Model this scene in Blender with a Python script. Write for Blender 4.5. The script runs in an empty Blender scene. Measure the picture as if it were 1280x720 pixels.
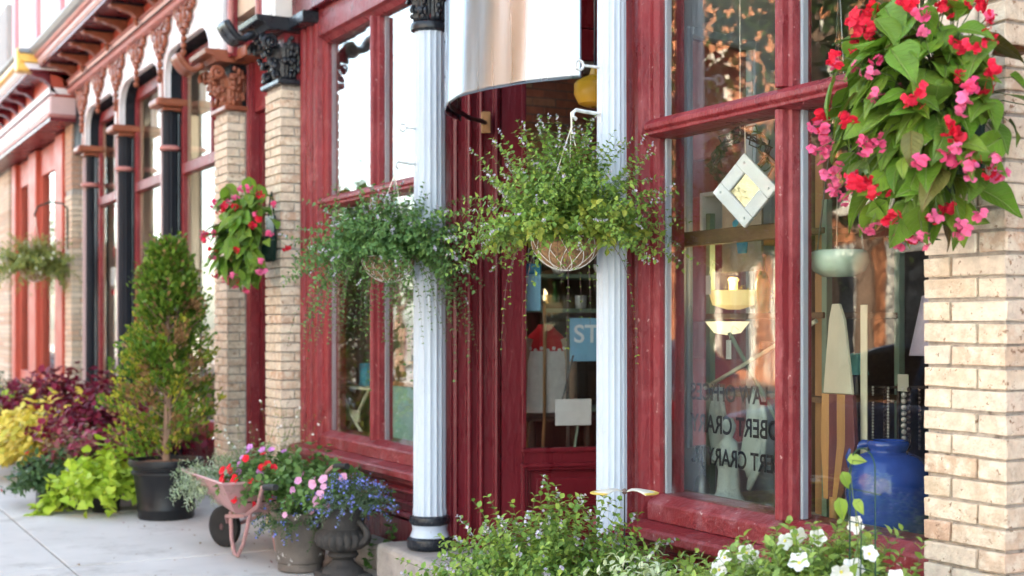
import bpy, bmesh, math, random
import numpy as np
from mathutils import Vector, Matrix, noise

random.seed(11)
rng = np.random.default_rng(11)
PI = math.pi
sc = bpy.context.scene
COL = sc.collection

# ------------------------------------------------------------------ camera
ALPHA = math.atan(910 / 1700)            # facade recedes to the left at this angle from the view axis
cam = bpy.data.cameras.new('camera')
cam_o = bpy.data.objects.new('camera', cam)
COL.objects.link(cam_o)
cam_o.location = (0, -3.16, 1.48)
cam_o.rotation_euler = (PI / 2, 0, PI / 2 - ALPHA)
cam.sensor_width = 36
cam.lens = 1700 / 1280 * 36
cam.shift_y = 47 / 1280
cam.clip_start = 0.05
cam.clip_end = 2000
cam.dof.use_dof = True
cam.dof.focus_distance = 5.2
cam.dof.aperture_fstop = 2.7
sc.camera = cam_o

# ------------------------------------------------------------------ sky, sun, exposure
SUN_EL = math.radians(31)
SUN_DIR = Vector((0.62, 0.78, 0)).normalized()      # towards the sun: behind the shop row
world = bpy.data.worlds.new('World')
sc.world = world
world.use_nodes = True
wn = world.node_tree
wn.nodes.clear()
sky = wn.nodes.new('ShaderNodeTexSky')
sky.sky_type = 'NISHITA'
sky.sun_disc = False
sky.sun_elevation = SUN_EL
sky.sun_rotation = math.atan2(SUN_DIR.x, SUN_DIR.y)
sky.air_density = 1.0
sky.dust_density = 2.0
sky.ozone_density = 0.6
hs = wn.nodes.new('ShaderNodeHueSaturation')
hs.inputs['Saturation'].default_value = 0.75        # thin bright haze over the whole sky
bg = wn.nodes.new('ShaderNodeBackground')
bg.inputs['Strength'].default_value = 0.15
wo = wn.nodes.new('ShaderNodeOutputWorld')
wn.links.new(sky.outputs[0], hs.inputs['Color'])
tint = wn.nodes.new('ShaderNodeMix')                # the haze is a little warm-green rather than violet
tint.data_type = 'RGBA'
tint.blend_type = 'MULTIPLY'
tint.inputs[0].default_value = 1.0
tint.inputs[7].default_value = (1.0, 1.018, 0.965, 1)
wn.links.new(hs.outputs[0], tint.inputs[6])
wn.links.new(tint.outputs[2], bg.inputs['Color'])
wn.links.new(bg.outputs[0], wo.inputs['Surface'])

sl = bpy.data.lights.new('sun', 'SUN')
sl.energy = 3.6
sl.angle = math.radians(0.5)
sl.color = (1.0, 0.88, 0.72)
so = bpy.data.objects.new('sun', sl)
COL.objects.link(so)
tow = Vector((SUN_DIR.x * math.cos(SUN_EL), SUN_DIR.y * math.cos(SUN_EL), math.sin(SUN_EL)))
so.rotation_euler = tow.to_track_quat('Z', 'Y').to_euler()
so.location = (0, 0, 20)

sc.view_settings.view_transform = 'Standard'
sc.view_settings.look = 'None'
sc.view_settings.gamma = 1
sc.view_settings.exposure = 3.15
sc.view_settings.use_curve_mapping = False

# ------------------------------------------------------------------ materials
MATS = {}

def new_mat(name):
    m = bpy.data.materials.new(name)
    m.use_nodes = True
    m.node_tree.nodes.clear()
    MATS[name] = m
    return m, m.node_tree.nodes, m.node_tree.links

def ramp(nt, stops, interp='LINEAR'):
    r = nt.nodes.new('ShaderNodeValToRGB')
    r.color_ramp.interpolation = interp
    el = r.color_ramp.elements
    while len(el) < len(stops):
        el.new(0.5)
    for e, (p, c) in zip(el, stops):
        e.position = p
        e.color = (c[0], c[1], c[2], 1) if not isinstance(c, (int, float)) else (c, c, c, 1)
    return r

def mul(c, k):
    return tuple(min(1, x * k) for x in c[:3])

def noise_node(nt, pos, scale, detail=4, stretch=(1, 1, 1), rough=0.55, offset=None):
    mp = nt.nodes.new('ShaderNodeMapping')
    mp.inputs['Scale'].default_value = stretch
    if offset:
        mp.inputs['Location'].default_value = offset
    nt.links.new(pos, mp.inputs['Vector'])
    n = nt.nodes.new('ShaderNodeTexNoise')
    n.inputs['Scale'].default_value = scale
    n.inputs['Detail'].default_value = detail
    n.inputs['Roughness'].default_value = rough
    nt.links.new(mp.outputs[0], n.inputs['Vector'])
    return n

def mixc(nt, fac, a, b, mode='MIX'):
    m = nt.nodes.new('ShaderNodeMix')
    m.data_type = 'RGBA'
    m.blend_type = mode
    for sock, val in ((m.inputs[0], fac), (m.inputs[6], a), (m.inputs[7], b)):
        if hasattr(val, 'is_linked'):
            nt.links.new(val, sock)
        elif isinstance(val, (int, float)):
            sock.default_value = val
        else:
            sock.default_value = (val[0], val[1], val[2], 1)
    return m.outputs[2]

def pmat(name, col, rough=0.5, var=0.12, scale=6, bump=0.0, bscale=70, stretch=(1, 1, 1), metal=0.0,
         chips=None, chip_scale=30, chip_thr=0.66, dirt=None, dirt_scale=3, dirt_thr=0.55, rand=None, cols=None,
         spec=0.32, coat=0.0, rough_var=0.1, emit=None, emit_s=0.0):
    m, N, L = new_mat(name)
    nt = m.node_tree
    geo = N.new('ShaderNodeNewGeometry')
    pos = geo.outputs['Position']
    n1 = noise_node(nt, pos, scale, 5, stretch)
    r1 = ramp(nt, [(0.3, mul(col, 1 - var)), (0.72, mul(col, 1 + var))])
    L.new(n1.outputs['Fac'], r1.inputs[0])
    c = r1.outputs[0]
    if cols:
        if rand == 'object':
            oi = N.new('ShaderNodeObjectInfo')
            rv = oi.outputs['Random']
        else:
            rv = geo.outputs['Random Per Island']
        rr = ramp(nt, [(i / max(1, len(cols) - 1), cc) for i, cc in enumerate(cols)])
        L.new(rv, rr.inputs[0])
        rb = ramp(nt, [(0.25, 1 - var), (0.75, 1 + var)])
        L.new(n1.outputs['Fac'], rb.inputs[0])
        c = mixc(nt, 1.0, rr.outputs[0], rb.outputs[0], 'MULTIPLY')
    height = None
    if bump:
        n2 = noise_node(nt, pos, bscale, 6, stretch, 0.6)
        height = n2.outputs['Fac']
    if dirt:
        n4 = noise_node(nt, pos, dirt_scale, 7, stretch, 0.68, (3.1, 7.7, 1.3))
        rd = ramp(nt, [(dirt_thr, 0.0), (dirt_thr + 0.16, 1.0)])
        L.new(n4.outputs['Fac'], rd.inputs[0])
        c = mixc(nt, rd.outputs[0], c, dirt)
    if chips:
        n3 = noise_node(nt, pos, chip_scale, 8, stretch, 0.7, (11, 5, 2))
        rc = ramp(nt, [(chip_thr, 0.0), (chip_thr + 0.035, 1.0)])
        L.new(n3.outputs['Fac'], rc.inputs[0])
        c = mixc(nt, rc.outputs[0], c, chips)
    p = N.new('ShaderNodeBsdfPrincipled')
    L.new(c, p.inputs['Base Color'])
    p.inputs['Metallic'].default_value = metal
    p.inputs['Specular IOR Level'].default_value = spec
    if coat:
        p.inputs['Coat Weight'].default_value = coat
        p.inputs['Coat Roughness'].default_value = 0.06
    rn = ramp(nt, [(0.3, max(0.02, rough - rough_var)), (0.7, min(1, rough + rough_var))])
    L.new(n1.outputs['Fac'], rn.inputs[0])
    L.new(rn.outputs[0], p.inputs['Roughness'])
    if height is not None:
        b = N.new('ShaderNodeBump')
        b.inputs['Strength'].default_value = min(1.0, bump)
        b.inputs['Distance'].default_value = 0.004 * max(1, bump)
        L.new(height, b.inputs['Height'])
        L.new(b.outputs[0], p.inputs['Normal'])
    if emit:
        p.inputs['Emission Color'].default_value = (*emit, 1)
        p.inputs['Emission Strength'].default_value = emit_s
    o = N.new('ShaderNodeOutputMaterial')
    L.new(p.outputs[0], o.inputs[0])
    return m

def lmat(name, cols, rough=0.42, trans=0.3, var=0.18, rand='island', spec=0.22):
    """leaf or petal: colour differs leaf by leaf, some light passes through"""
    m, N, L = new_mat(name)
    nt = m.node_tree
    geo = N.new('ShaderNodeNewGeometry')
    if rand == 'object':
        rv = N.new('ShaderNodeObjectInfo').outputs['Random']
    else:
        rv = geo.outputs['Random Per Island']
    rr = ramp(nt, [(i / max(1, len(cols) - 1), cc) for i, cc in enumerate(cols)])
    L.new(rv, rr.inputs[0])
    n1 = noise_node(nt, geo.outputs['Position'], 14, 4)
    rb = ramp(nt, [(0.25, 1 - var), (0.75, 1 + var)])
    L.new(n1.outputs['Fac'], rb.inputs[0])
    c = mixc(nt, 1.0, rr.outputs[0], rb.outputs[0], 'MULTIPLY')
    p = N.new('ShaderNodeBsdfPrincipled')
    L.new(c, p.inputs['Base Color'])
    p.inputs['Roughness'].default_value = rough
    p.inputs['Specular IOR Level'].default_value = spec
    t = N.new('ShaderNodeBsdfTranslucent')
    c2 = mixc(nt, 1.0, c, (1.0, 1.0, 0.72), 'MULTIPLY')
    L.new(c2, t.inputs['Color'])
    mx = N.new('ShaderNodeMixShader')
    mx.inputs[0].default_value = trans
    L.new(p.outputs[0], mx.inputs[1])
    L.new(t.outputs[0], mx.inputs[2])
    o = N.new('ShaderNodeOutputMaterial')
    L.new(mx.outputs[0], o.inputs[0])
    return m

def veined_leaf(name, cols, rough=0.32, trans=0.28, vein=(0.30, 0.40, 0.13)):
    """big leaf (local x across, y along): ribs stand out in colour and relief"""
    m = lmat(name, cols, rough, trans, 0.25, 'object')
    nt = m.node_tree
    N, L = nt.nodes, nt.links
    p = next(n for n in N if n.type == 'BSDF_PRINCIPLED')
    src = p.inputs['Base Color'].links[0].from_socket
    tc = N.new('ShaderNodeTexCoord')
    sx = N.new('ShaderNodeSeparateXYZ')
    L.new(tc.outputs['Object'], sx.inputs[0])
    def mth(op, a_, b_=None):
        q = N.new('ShaderNodeMath')
        q.operation = op
        for k_, v_ in enumerate((a_, b_)):
            if v_ is None:
                continue
            if isinstance(v_, (int, float)):
                q.inputs[k_].default_value = v_
            else:
                L.new(v_, q.inputs[k_])
        return q.outputs[0]
    ax = mth('ABSOLUTE', sx.outputs[0])
    ph = mth('SUBTRACT', sx.outputs[1], mth('MULTIPLY', ax, 0.85))
    w = mth('ABSOLUTE', mth('SINE', mth('MULTIPLY', ph, 22.0)))
    r1 = ramp(nt, [(0.0, 1.0), (0.22, 0.0)])
    L.new(w, r1.inputs[0])
    r2 = ramp(nt, [(0.0, 1.0), (0.022, 0.0)])
    L.new(ax, r2.inputs[0])
    v = mth('MAXIMUM', mth('MULTIPLY', r1.outputs[0], 0.45), r2.outputs[0])
    c = mixc(nt, mth('MULTIPLY', v, 0.9), src, vein)
    L.new(c, p.inputs['Base Color'])
    b = N.new('ShaderNodeBump')
    b.inputs['Strength'].default_value = 0.6
    b.inputs['Distance'].default_value = 0.012
    b.invert = True
    L.new(v, b.inputs['Height'])
    L.new(b.outputs[0], p.inputs['Normal'])
    return m

def glass_mat(name, boost=1.6, tint=(0.97, 0.99, 0.98), wav=0.0):
    m, N, L = new_mat(name)
    nt = m.node_tree
    lw = N.new('ShaderNodeLayerWeight')          # Schlick reflectance from the facing angle, the same from either side
    lw.inputs['Blend'].default_value = 0.5
    pw = N.new('ShaderNodeMath')
    pw.operation = 'POWER'
    pw.inputs[1].default_value = 4.0
    L.new(lw.outputs['Facing'], pw.inputs[0])
    mm = N.new('ShaderNodeMath')
    mm.operation = 'MULTIPLY_ADD'
    mm.use_clamp = True
    mm.inputs[1].default_value = 0.92 * boost
    mm.inputs[2].default_value = 0.045 * boost
    L.new(pw.outputs[0], mm.inputs[0])
    tr = N.new('ShaderNodeBsdfTransparent')
    tr.inputs[0].default_value = (*tint, 1)
    gl = N.new('ShaderNodeBsdfGlossy')
    gl.inputs['Roughness'].default_value = 0.0
    if wav:
        geo = N.new('ShaderNodeNewGeometry')
        n = noise_node(nt, geo.outputs['Position'], 3.0, 2)
        b = N.new('ShaderNodeBump')
        b.inputs['Strength'].default_value = wav
        b.inputs['Distance'].default_value = 0.004
        L.new(n.outputs['Fac'], b.inputs['Height'])
        L.new(b.outputs[0], gl.inputs['Normal'])
    mx = N.new('ShaderNodeMixShader')
    L.new(mm.outputs[0], mx.inputs[0])
    L.new(tr.outputs[0], mx.inputs[1])
    L.new(gl.outputs[0], mx.inputs[2])
    o = N.new('ShaderNodeOutputMaterial')
    L.new(mx.outputs[0], o.inputs[0])
    return m

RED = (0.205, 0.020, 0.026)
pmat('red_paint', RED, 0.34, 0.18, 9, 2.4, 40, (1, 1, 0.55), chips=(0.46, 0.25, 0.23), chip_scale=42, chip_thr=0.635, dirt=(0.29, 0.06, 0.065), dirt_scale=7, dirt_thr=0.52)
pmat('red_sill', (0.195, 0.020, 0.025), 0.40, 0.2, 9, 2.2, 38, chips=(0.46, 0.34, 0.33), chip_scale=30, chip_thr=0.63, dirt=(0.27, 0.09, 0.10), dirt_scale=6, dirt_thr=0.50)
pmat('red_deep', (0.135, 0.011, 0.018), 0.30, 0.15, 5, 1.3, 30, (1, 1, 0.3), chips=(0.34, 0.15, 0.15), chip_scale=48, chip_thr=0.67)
pmat('salmon_paint', (0.44, 0.085, 0.052), 0.5, 0.1, 4, 0.2, 40)
pmat('cream_paint', (0.80, 0.78, 0.76), 0.45, 0.05, 7, 0.3, 60, (1, 1, 0.4), chips=(0.45, 0.40, 0.36), chip_scale=40, chip_thr=0.67)
pmat('column_paint', (0.47, 0.54, 0.62), 0.45, 0.07, 6, 0.5, 70, (1, 1, 0.3), chips=(0.32, 0.33, 0.35), chip_scale=45, chip_thr=0.66)
pmat('black_paint', (0.018, 0.021, 0.027), 0.28, 0.3, 9, 0.4, 60, chips=(0.12, 0.11, 0.11), chip_scale=40, chip_thr=0.65)
pmat('slate_paint', (0.012, 0.015, 0.021), 0.6, 0.25, 5, 0.25, 50, spec=0.2)
pmat('brown_paint', (0.27, 0.085, 0.045), 0.38, 0.22, 10, 0.4, 60, chips=(0.45, 0.25, 0.18), chip_scale=40, chip_thr=0.65)
pmat('white_frieze', (0.80, 0.78, 0.80), 0.5, 0.04, 5, 0.15, 50)
pmat('pink_band', (0.48, 0.20, 0.18), 0.45, 0.12, 6, 0.2, 50)
pmat('pale_pink', (0.66, 0.46, 0.44), 0.5, 0.06, 5, 0.15, 50)
pmat('gutter_yellow', (0.75, 0.45, 0.10), 0.4, 0.12, 6, 0.2, 50)
pmat('gutter_grey', (0.24, 0.25, 0.26), 0.4, 0.15, 6, 0.1, 50)
CREAM = [(0.55, 0.44, 0.285), (0.64, 0.54, 0.375), (0.49, 0.365, 0.235), (0.66, 0.57, 0.42), (0.59, 0.485, 0.33), (0.53, 0.36, 0.23), (0.62, 0.52, 0.36), (0.54, 0.455, 0.32)]
CREAM = [(r * 1.03, g * 1.0, b * 1.07) for r, g, b in CREAM]
pmat('cream_brick', CREAM[0], 0.9, 0.22, 26, 1.6, 85, cols=CREAM, rand='object', chips=(0.30, 0.19, 0.12), chip_scale=34, chip_thr=0.595, dirt=(0.72, 0.63, 0.49), dirt_scale=17, dirt_thr=0.46)
pmat('cream_brick_far', CREAM[0], 0.85, 0.12, 10, 0.5, 90, cols=CREAM, rand='island')
pmat('weathered_brick', (0.42, 0.35, 0.28), 0.9, 0.25, 18, 0.9, 110, cols=[(0.50, 0.38, 0.28), (0.40, 0.36, 0.31), (0.46, 0.33, 0.25), (0.36, 0.35, 0.31)], rand='object', dirt=(0.30, 0.31, 0.28), dirt_scale=16, dirt_thr=0.52)
pmat('mortar', (0.40, 0.36, 0.315), 0.95, 0.3, 30, 1.0, 200, dirt=(0.15, 0.125, 0.105), dirt_scale=20, dirt_thr=0.56)
pmat('red_brick', (0.42, 0.14, 0.10), 0.85, 0.2, 20, 0.7, 120, cols=[(0.42, 0.14, 0.10), (0.52, 0.18, 0.12), (0.36, 0.15, 0.11), (0.48, 0.16, 0.10), (0.48, 0.33, 0.23)], rand='object')
pmat('grey_mortar', (0.20, 0.15, 0.13), 0.95, 0.2, 30, 0.8, 200)
pmat('concrete', (0.53, 0.50, 0.465), 0.82, 0.10, 1.6, 0.5, 160, dirt=(0.40, 0.37, 0.34), dirt_scale=2.2, dirt_thr=0.54, chips=(0.26, 0.22, 0.19), chip_scale=11, chip_thr=0.66)
pmat('joint_dirt', (0.17, 0.15, 0.12), 0.95, 0.3, 20, 0.8, 160)
pmat('asphalt', (0.052, 0.052, 0.054), 0.85, 0.2, 5, 0.8, 200)
pmat('road_paint', (0.72, 0.70, 0.66), 0.7, 0.08, 8)
pmat('kerb_stone', (0.42, 0.41, 0.39), 0.8, 0.15, 5, 0.5, 120)
pmat('sandstone', (0.34, 0.31, 0.28), 0.85, 0.2, 8, 0.8, 90, dirt=(0.22, 0.21, 0.20), dirt_scale=6, dirt_thr=0.52)
pmat('earth', (0.20, 0.17, 0.13), 0.95, 0.25, 4, 0.8, 60)
pmat('soil', (0.055, 0.038, 0.026), 0.95, 0.35, 60, 1.0, 150)
pmat('mulch', (0.20, 0.095, 0.05), 0.95, 0.4, 80, 1.0, 150)
pmat('steel_brushed', (0.28, 0.33, 0.39), 0.30, 0.10, 14, 0.25, 16, (1, 1, 0.03), metal=1.0, rough_var=0.07)
pmat('steel_dark', (0.05, 0.05, 0.055), 0.45, 0.2, 9, metal=0.6)
pmat('hook_paint', (0.62, 0.64, 0.64), 0.4, 0.2, 30, 0.3, 80, chips=(0.30, 0.16, 0.09), chip_scale=60, chip_thr=0.62)
pmat('white_wire', (0.78, 0.77, 0.74), 0.4, 0.08, 20)
pmat('cord', (0.70, 0.64, 0.54), 0.85, 0.1, 60, 0.6, 300)
pmat('coir', (0.34, 0.20, 0.105), 0.95, 0.4, 60, 1.0, 190, dirt=(0.11, 0.07, 0.04), dirt_scale=30, dirt_thr=0.5)
pmat('green_plastic', (0.006, 0.028, 0.018), 0.45, 0.1, 8)
pmat('green_wire', (0.012, 0.05, 0.032), 0.4, 0.1, 20)
pmat('black_plastic', (0.012, 0.0125, 0.014), 0.42, 0.15, 8, 0.1, 30, dirt=(0.035, 0.032, 0.03), dirt_scale=7, dirt_thr=0.58)
pmat('rubber', (0.02, 0.02, 0.02), 0.75, 0.2, 12, 0.3, 80)
pmat('pink_metal', (0.46, 0.25, 0.25), 0.5, 0.15, 9, 0.3, 60, chips=(0.20, 0.09, 0.06), chip_scale=22, chip_thr=0.60, dirt=(0.36, 0.22, 0.20), dirt_scale=9, dirt_thr=0.5)
pmat('iron_urn', (0.045, 0.041, 0.038), 0.72, 0.25, 12, 0.7, 110, chips=(0.22, 0.20, 0.18), chip_scale=22, chip_thr=0.66)
pmat('old_stone_pot', (0.13, 0.108, 0.092), 0.85, 0.3, 8, 0.9, 90, chips=(0.55, 0.53, 0.50), chip_scale=8, chip_thr=0.585)
pmat('terracotta', (0.42, 0.17, 0.09), 0.8, 0.15, 6, 0.4, 80)
pmat('stem_green', (0.10, 0.15, 0.05), 0.6, 0.2, 20)
pmat('stem_purple', (0.13, 0.07, 0.075), 0.6, 0.2, 20)
pmat('bark', (0.17, 0.11, 0.075), 0.9, 0.3, 14, 1.0, 60, (1, 1, 0.3))
pmat('cedar_bark', (0.30, 0.19, 0.13), 0.9, 0.3, 20, 1.0, 80, (1, 1, 0.25))
glass_mat('shop_glass', 1.45, wav=0.12)
glass_mat('far_glass', 0.8, wav=0.2)
pmat('display_grey', (0.50, 0.53, 0.57), 0.6, 0.05, 5, 0.1, 30)
pmat('display_board', (0.42, 0.37, 0.30), 0.6, 0.2, 6, 0.2, 40)
pmat('plaster', (0.62, 0.60, 0.56), 0.85, 0.06, 3)
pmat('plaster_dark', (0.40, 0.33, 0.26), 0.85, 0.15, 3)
pmat('tan_wall', (0.48, 0.38, 0.28), 0.85, 0.15, 3)
pmat('dark_boards', (0.14, 0.085, 0.05), 0.5, 0.25, 5, 0.3, 40, (1, 6, 1))
pmat('oak', (0.36, 0.19, 0.08), 0.5, 0.25, 14, 0.4, 60, (1, 1, 0.2))
pmat('old_wood', (0.17, 0.095, 0.05), 0.65, 0.3, 14, 0.6, 70, (0.4, 1, 0.4), chips=(0.42, 0.34, 0.26), chip_scale=30, chip_thr=0.68)
pmat('dark_wood', (0.075, 0.045, 0.03), 0.5, 0.3, 12, 0.3, 60, (1, 1, 0.2))
pmat('white_wood', (0.70, 0.70, 0.69), 0.55, 0.06, 10, 0.3, 70, chips=(0.45, 0.40, 0.34), chip_scale=35, chip_thr=0.70)
pmat('mirror', (0.30, 0.28, 0.20), 0.06, 0.02, 5, metal=1.0, rough_var=0.01)
pmat('blue_glaze', (0.030, 0.075, 0.33), 0.12, 0.2, 7, 0.05, 20, coat=0.6, rough_var=0.05, dirt=(0.02, 0.045, 0.2), dirt_scale=4, dirt_thr=0.55)
pmat('green_glaze', (0.46, 0.58, 0.44), 0.18, 0.08, 8, 0.3, 25, coat=0.4)
pmat('maple', (0.50, 0.27, 0.10), 0.35, 0.15, 12, 0.1, 60, (1, 1, 0.15), coat=0.3)
pmat('walnut', (0.17, 0.055, 0.05), 0.35, 0.2, 12, 0.1, 60, (1, 1, 0.15), coat=0.3)
pmat('paddle_cream', (0.62, 0.58, 0.42), 0.45, 0.06, 8)
pmat('ink', (0.012, 0.013, 0.016), 0.5, 0.1, 20)
pmat('sky_sign', (0.22, 0.46, 0.66), 0.55, 0.08, 8, chips=(0.5, 0.55, 0.56), chip_scale=22, chip_thr=0.69)
pmat('pale_letter', (0.74, 0.80, 0.84), 0.6, 0.05, 20)
pmat('blue_paper', (0.26, 0.52, 0.68), 0.7, 0.05, 8)
pmat('deep_blue_paper', (0.04, 0.26, 0.42), 0.7, 0.05, 8)
pmat('frosted_card', (0.66, 0.66, 0.66), 0.3, 0.08, 6)
pmat('wool_white', (0.82, 0.78, 0.74), 0.95, 0.1, 25, 0.8, 180)
pmat('wool_red', (0.62, 0.018, 0.028), 0.95, 0.12, 25, 0.8, 180)
pmat('wool_tan', (0.50, 0.37, 0.27), 0.95, 0.1, 25, 0.8, 180)
pmat('yellow_enamel', (0.80, 0.42, 0.03), 0.3, 0.05, 5, coat=0.3)
pmat('lamp_lit', (0.9, 0.75, 0.4), 0.5, 0.05, 8, emit=(1.0, 0.66, 0.24), emit_s=0.10)
pmat('bulb_lit', (0.95, 0.9, 0.7), 0.5, 0.02, 8, emit=(1.0, 0.80, 0.45), emit_s=0.22)
pmat('green_bottle_glass', (0.012, 0.14, 0.03), 0.06, 0.1, 5, coat=0.6)
pmat('pewter', (0.22, 0.21, 0.19), 0.35, 0.2, 8, metal=0.8)
pmat('angel_white', (0.60, 0.66, 0.62), 0.7, 0.12, 14, 0.6, 60, dirt=(0.30, 0.36, 0.35), dirt_scale=12, dirt_thr=0.52)
pmat('shelf_green', (0.20, 0.27, 0.20), 0.55, 0.12, 8, 0.2, 60)
pmat('sage_panel', (0.24, 0.47, 0.40), 0.7, 0.15, 9, 0.3, 60)
pmat('cream_slat', (0.66, 0.66, 0.48), 0.55, 0.08, 9)
pmat('canvas_print', (0.42, 0.33, 0.25), 0.8, 0.25, 10, 0.4, 90)
pmat('vase_blue', (0.08, 0.36, 0.50), 0.6, 0.25, 25)
pmat('teal_ink', (0.03, 0.30, 0.36), 0.6, 0.1, 20)
pmat('paper_cream', (0.62, 0.60, 0.48), 0.8, 0.06, 9)
pmat('twig', (0.075, 0.05, 0.038), 0.8, 0.3, 20, 0.5, 90)
pmat('pearl', (0.72, 0.68, 0.60), 0.22, 0.1, 30, coat=0.4)
pmat('bead_dark', (0.12, 0.08, 0.07), 0.3, 0.3, 60)
pmat('teal_shade', (0.20, 0.55, 0.48), 0.5, 0.1, 20)
pmat('lilac_shade', (0.50, 0.42, 0.50), 0.7, 0.1, 20)
pmat('book_mix', (0.2, 0.2, 0.2), 0.7, 0.15, 20, cols=[(0.25, 0.04, 0.05), (0.08, 0.15, 0.30), (0.35, 0.28, 0.18), (0.05, 0.10, 0.08), (0.4, 0.36, 0.32), (0.12, 0.05, 0.12)], rand='object')
pmat('blind', (0.56, 0.47, 0.34), 0.85, 0.08, 3)
pmat('orange_brick', (0.46, 0.185, 0.085), 0.85, 0.16, 2.5, 0.3, 60)
pmat('cream_trim', (0.70, 0.64, 0.54), 0.7, 0.08, 4)
pmat('dark_pane', (0.03, 0.035, 0.04), 0.08, 0.1, 4)
pmat('car_paint', (0.03, 0.055, 0.12), 0.22, 0.06, 4, coat=1.0)
pmat('car_glass', (0.012, 0.014, 0.016), 0.04, 0.1, 3)
pmat('chrome', (0.7, 0.7, 0.7), 0.12, 0.03, 5, metal=1.0)
pmat('tail_red', (0.45, 0.02, 0.02), 0.25, 0.1, 6)
pmat('grey_render', (0.36, 0.34, 0.32), 0.85, 0.1, 3)
pmat('paper_white', (0.80, 0.79, 0.76), 0.8, 0.04, 9)
pmat('white_brick', (0.80, 0.78, 0.72), 0.85, 0.06, 12, 0.4, 50)
pmat('rose_paint', (0.62, 0.26, 0.28), 0.5, 0.08, 6)
lmat('tree_leaf', [(0.025, 0.05, 0.012), (0.04, 0.07, 0.016), (0.055, 0.085, 0.02)], trans=0.35)
lmat('scarlet_berry', [(0.5, 0.02, 0.02), (0.6, 0.03, 0.03)], trans=0.1)
lmat('magenta_petal', [(0.72, 0.03, 0.36), (0.76, 0.05, 0.40)], trans=0.25)
veined_leaf('vine_leaf', [(0.26, 0.40, 0.05), (0.20, 0.34, 0.04), (0.34, 0.46, 0.08)], 0.4, 0.35, (0.40, 0.50, 0.18))
lmat('dead_leaf', [(0.20, 0.11, 0.05), (0.32, 0.20, 0.08), (0.12, 0.07, 0.04), (0.24, 0.05, 0.07), (0.16, 0.18, 0.05)], trans=0.1)
pmat('car_paint_grey', (0.045, 0.043, 0.042), 0.25, 0.06, 4, coat=1.0)
pmat('pale_stone', (0.50, 0.50, 0.49), 0.85, 0.08, 2)

# ------------------------------------------------------------------ helpers
def link_obj(name, data, parent=None, local=False):
    o = bpy.data.objects.new(name, data)
    COL.objects.link(o)
    if parent is not None:
        o.parent = parent
        if not local and parent.type == 'EMPTY':
            o.matrix_parent_inverse = parent.matrix_basis.inverted()
    return o

def tag(o, label=None, cat=None, group=None, kind=None):
    if label:
        o['label'] = label
    if cat:
        o['category'] = cat
    if group:
        o['group'] = group
    if kind:
        o['kind'] = kind
    return o

def thing(name, label, cat, loc=(0, 0, 0), rz=0.0, group=None):
    o = bpy.data.objects.new(name, None)
    o.empty_display_size = 0.1
    COL.objects.link(o)
    o.location = loc
    o.rotation_euler = (0, 0, rz)
    o.matrix_basis = Matrix.Translation(loc) @ Matrix.Rotation(rz, 4, 'Z')
    return tag(o, label, cat, group)

def set_mat(me, mat):
    me.materials.append(MATS[mat])

REMAP = None      # optional change of proportions for a run of builds

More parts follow.
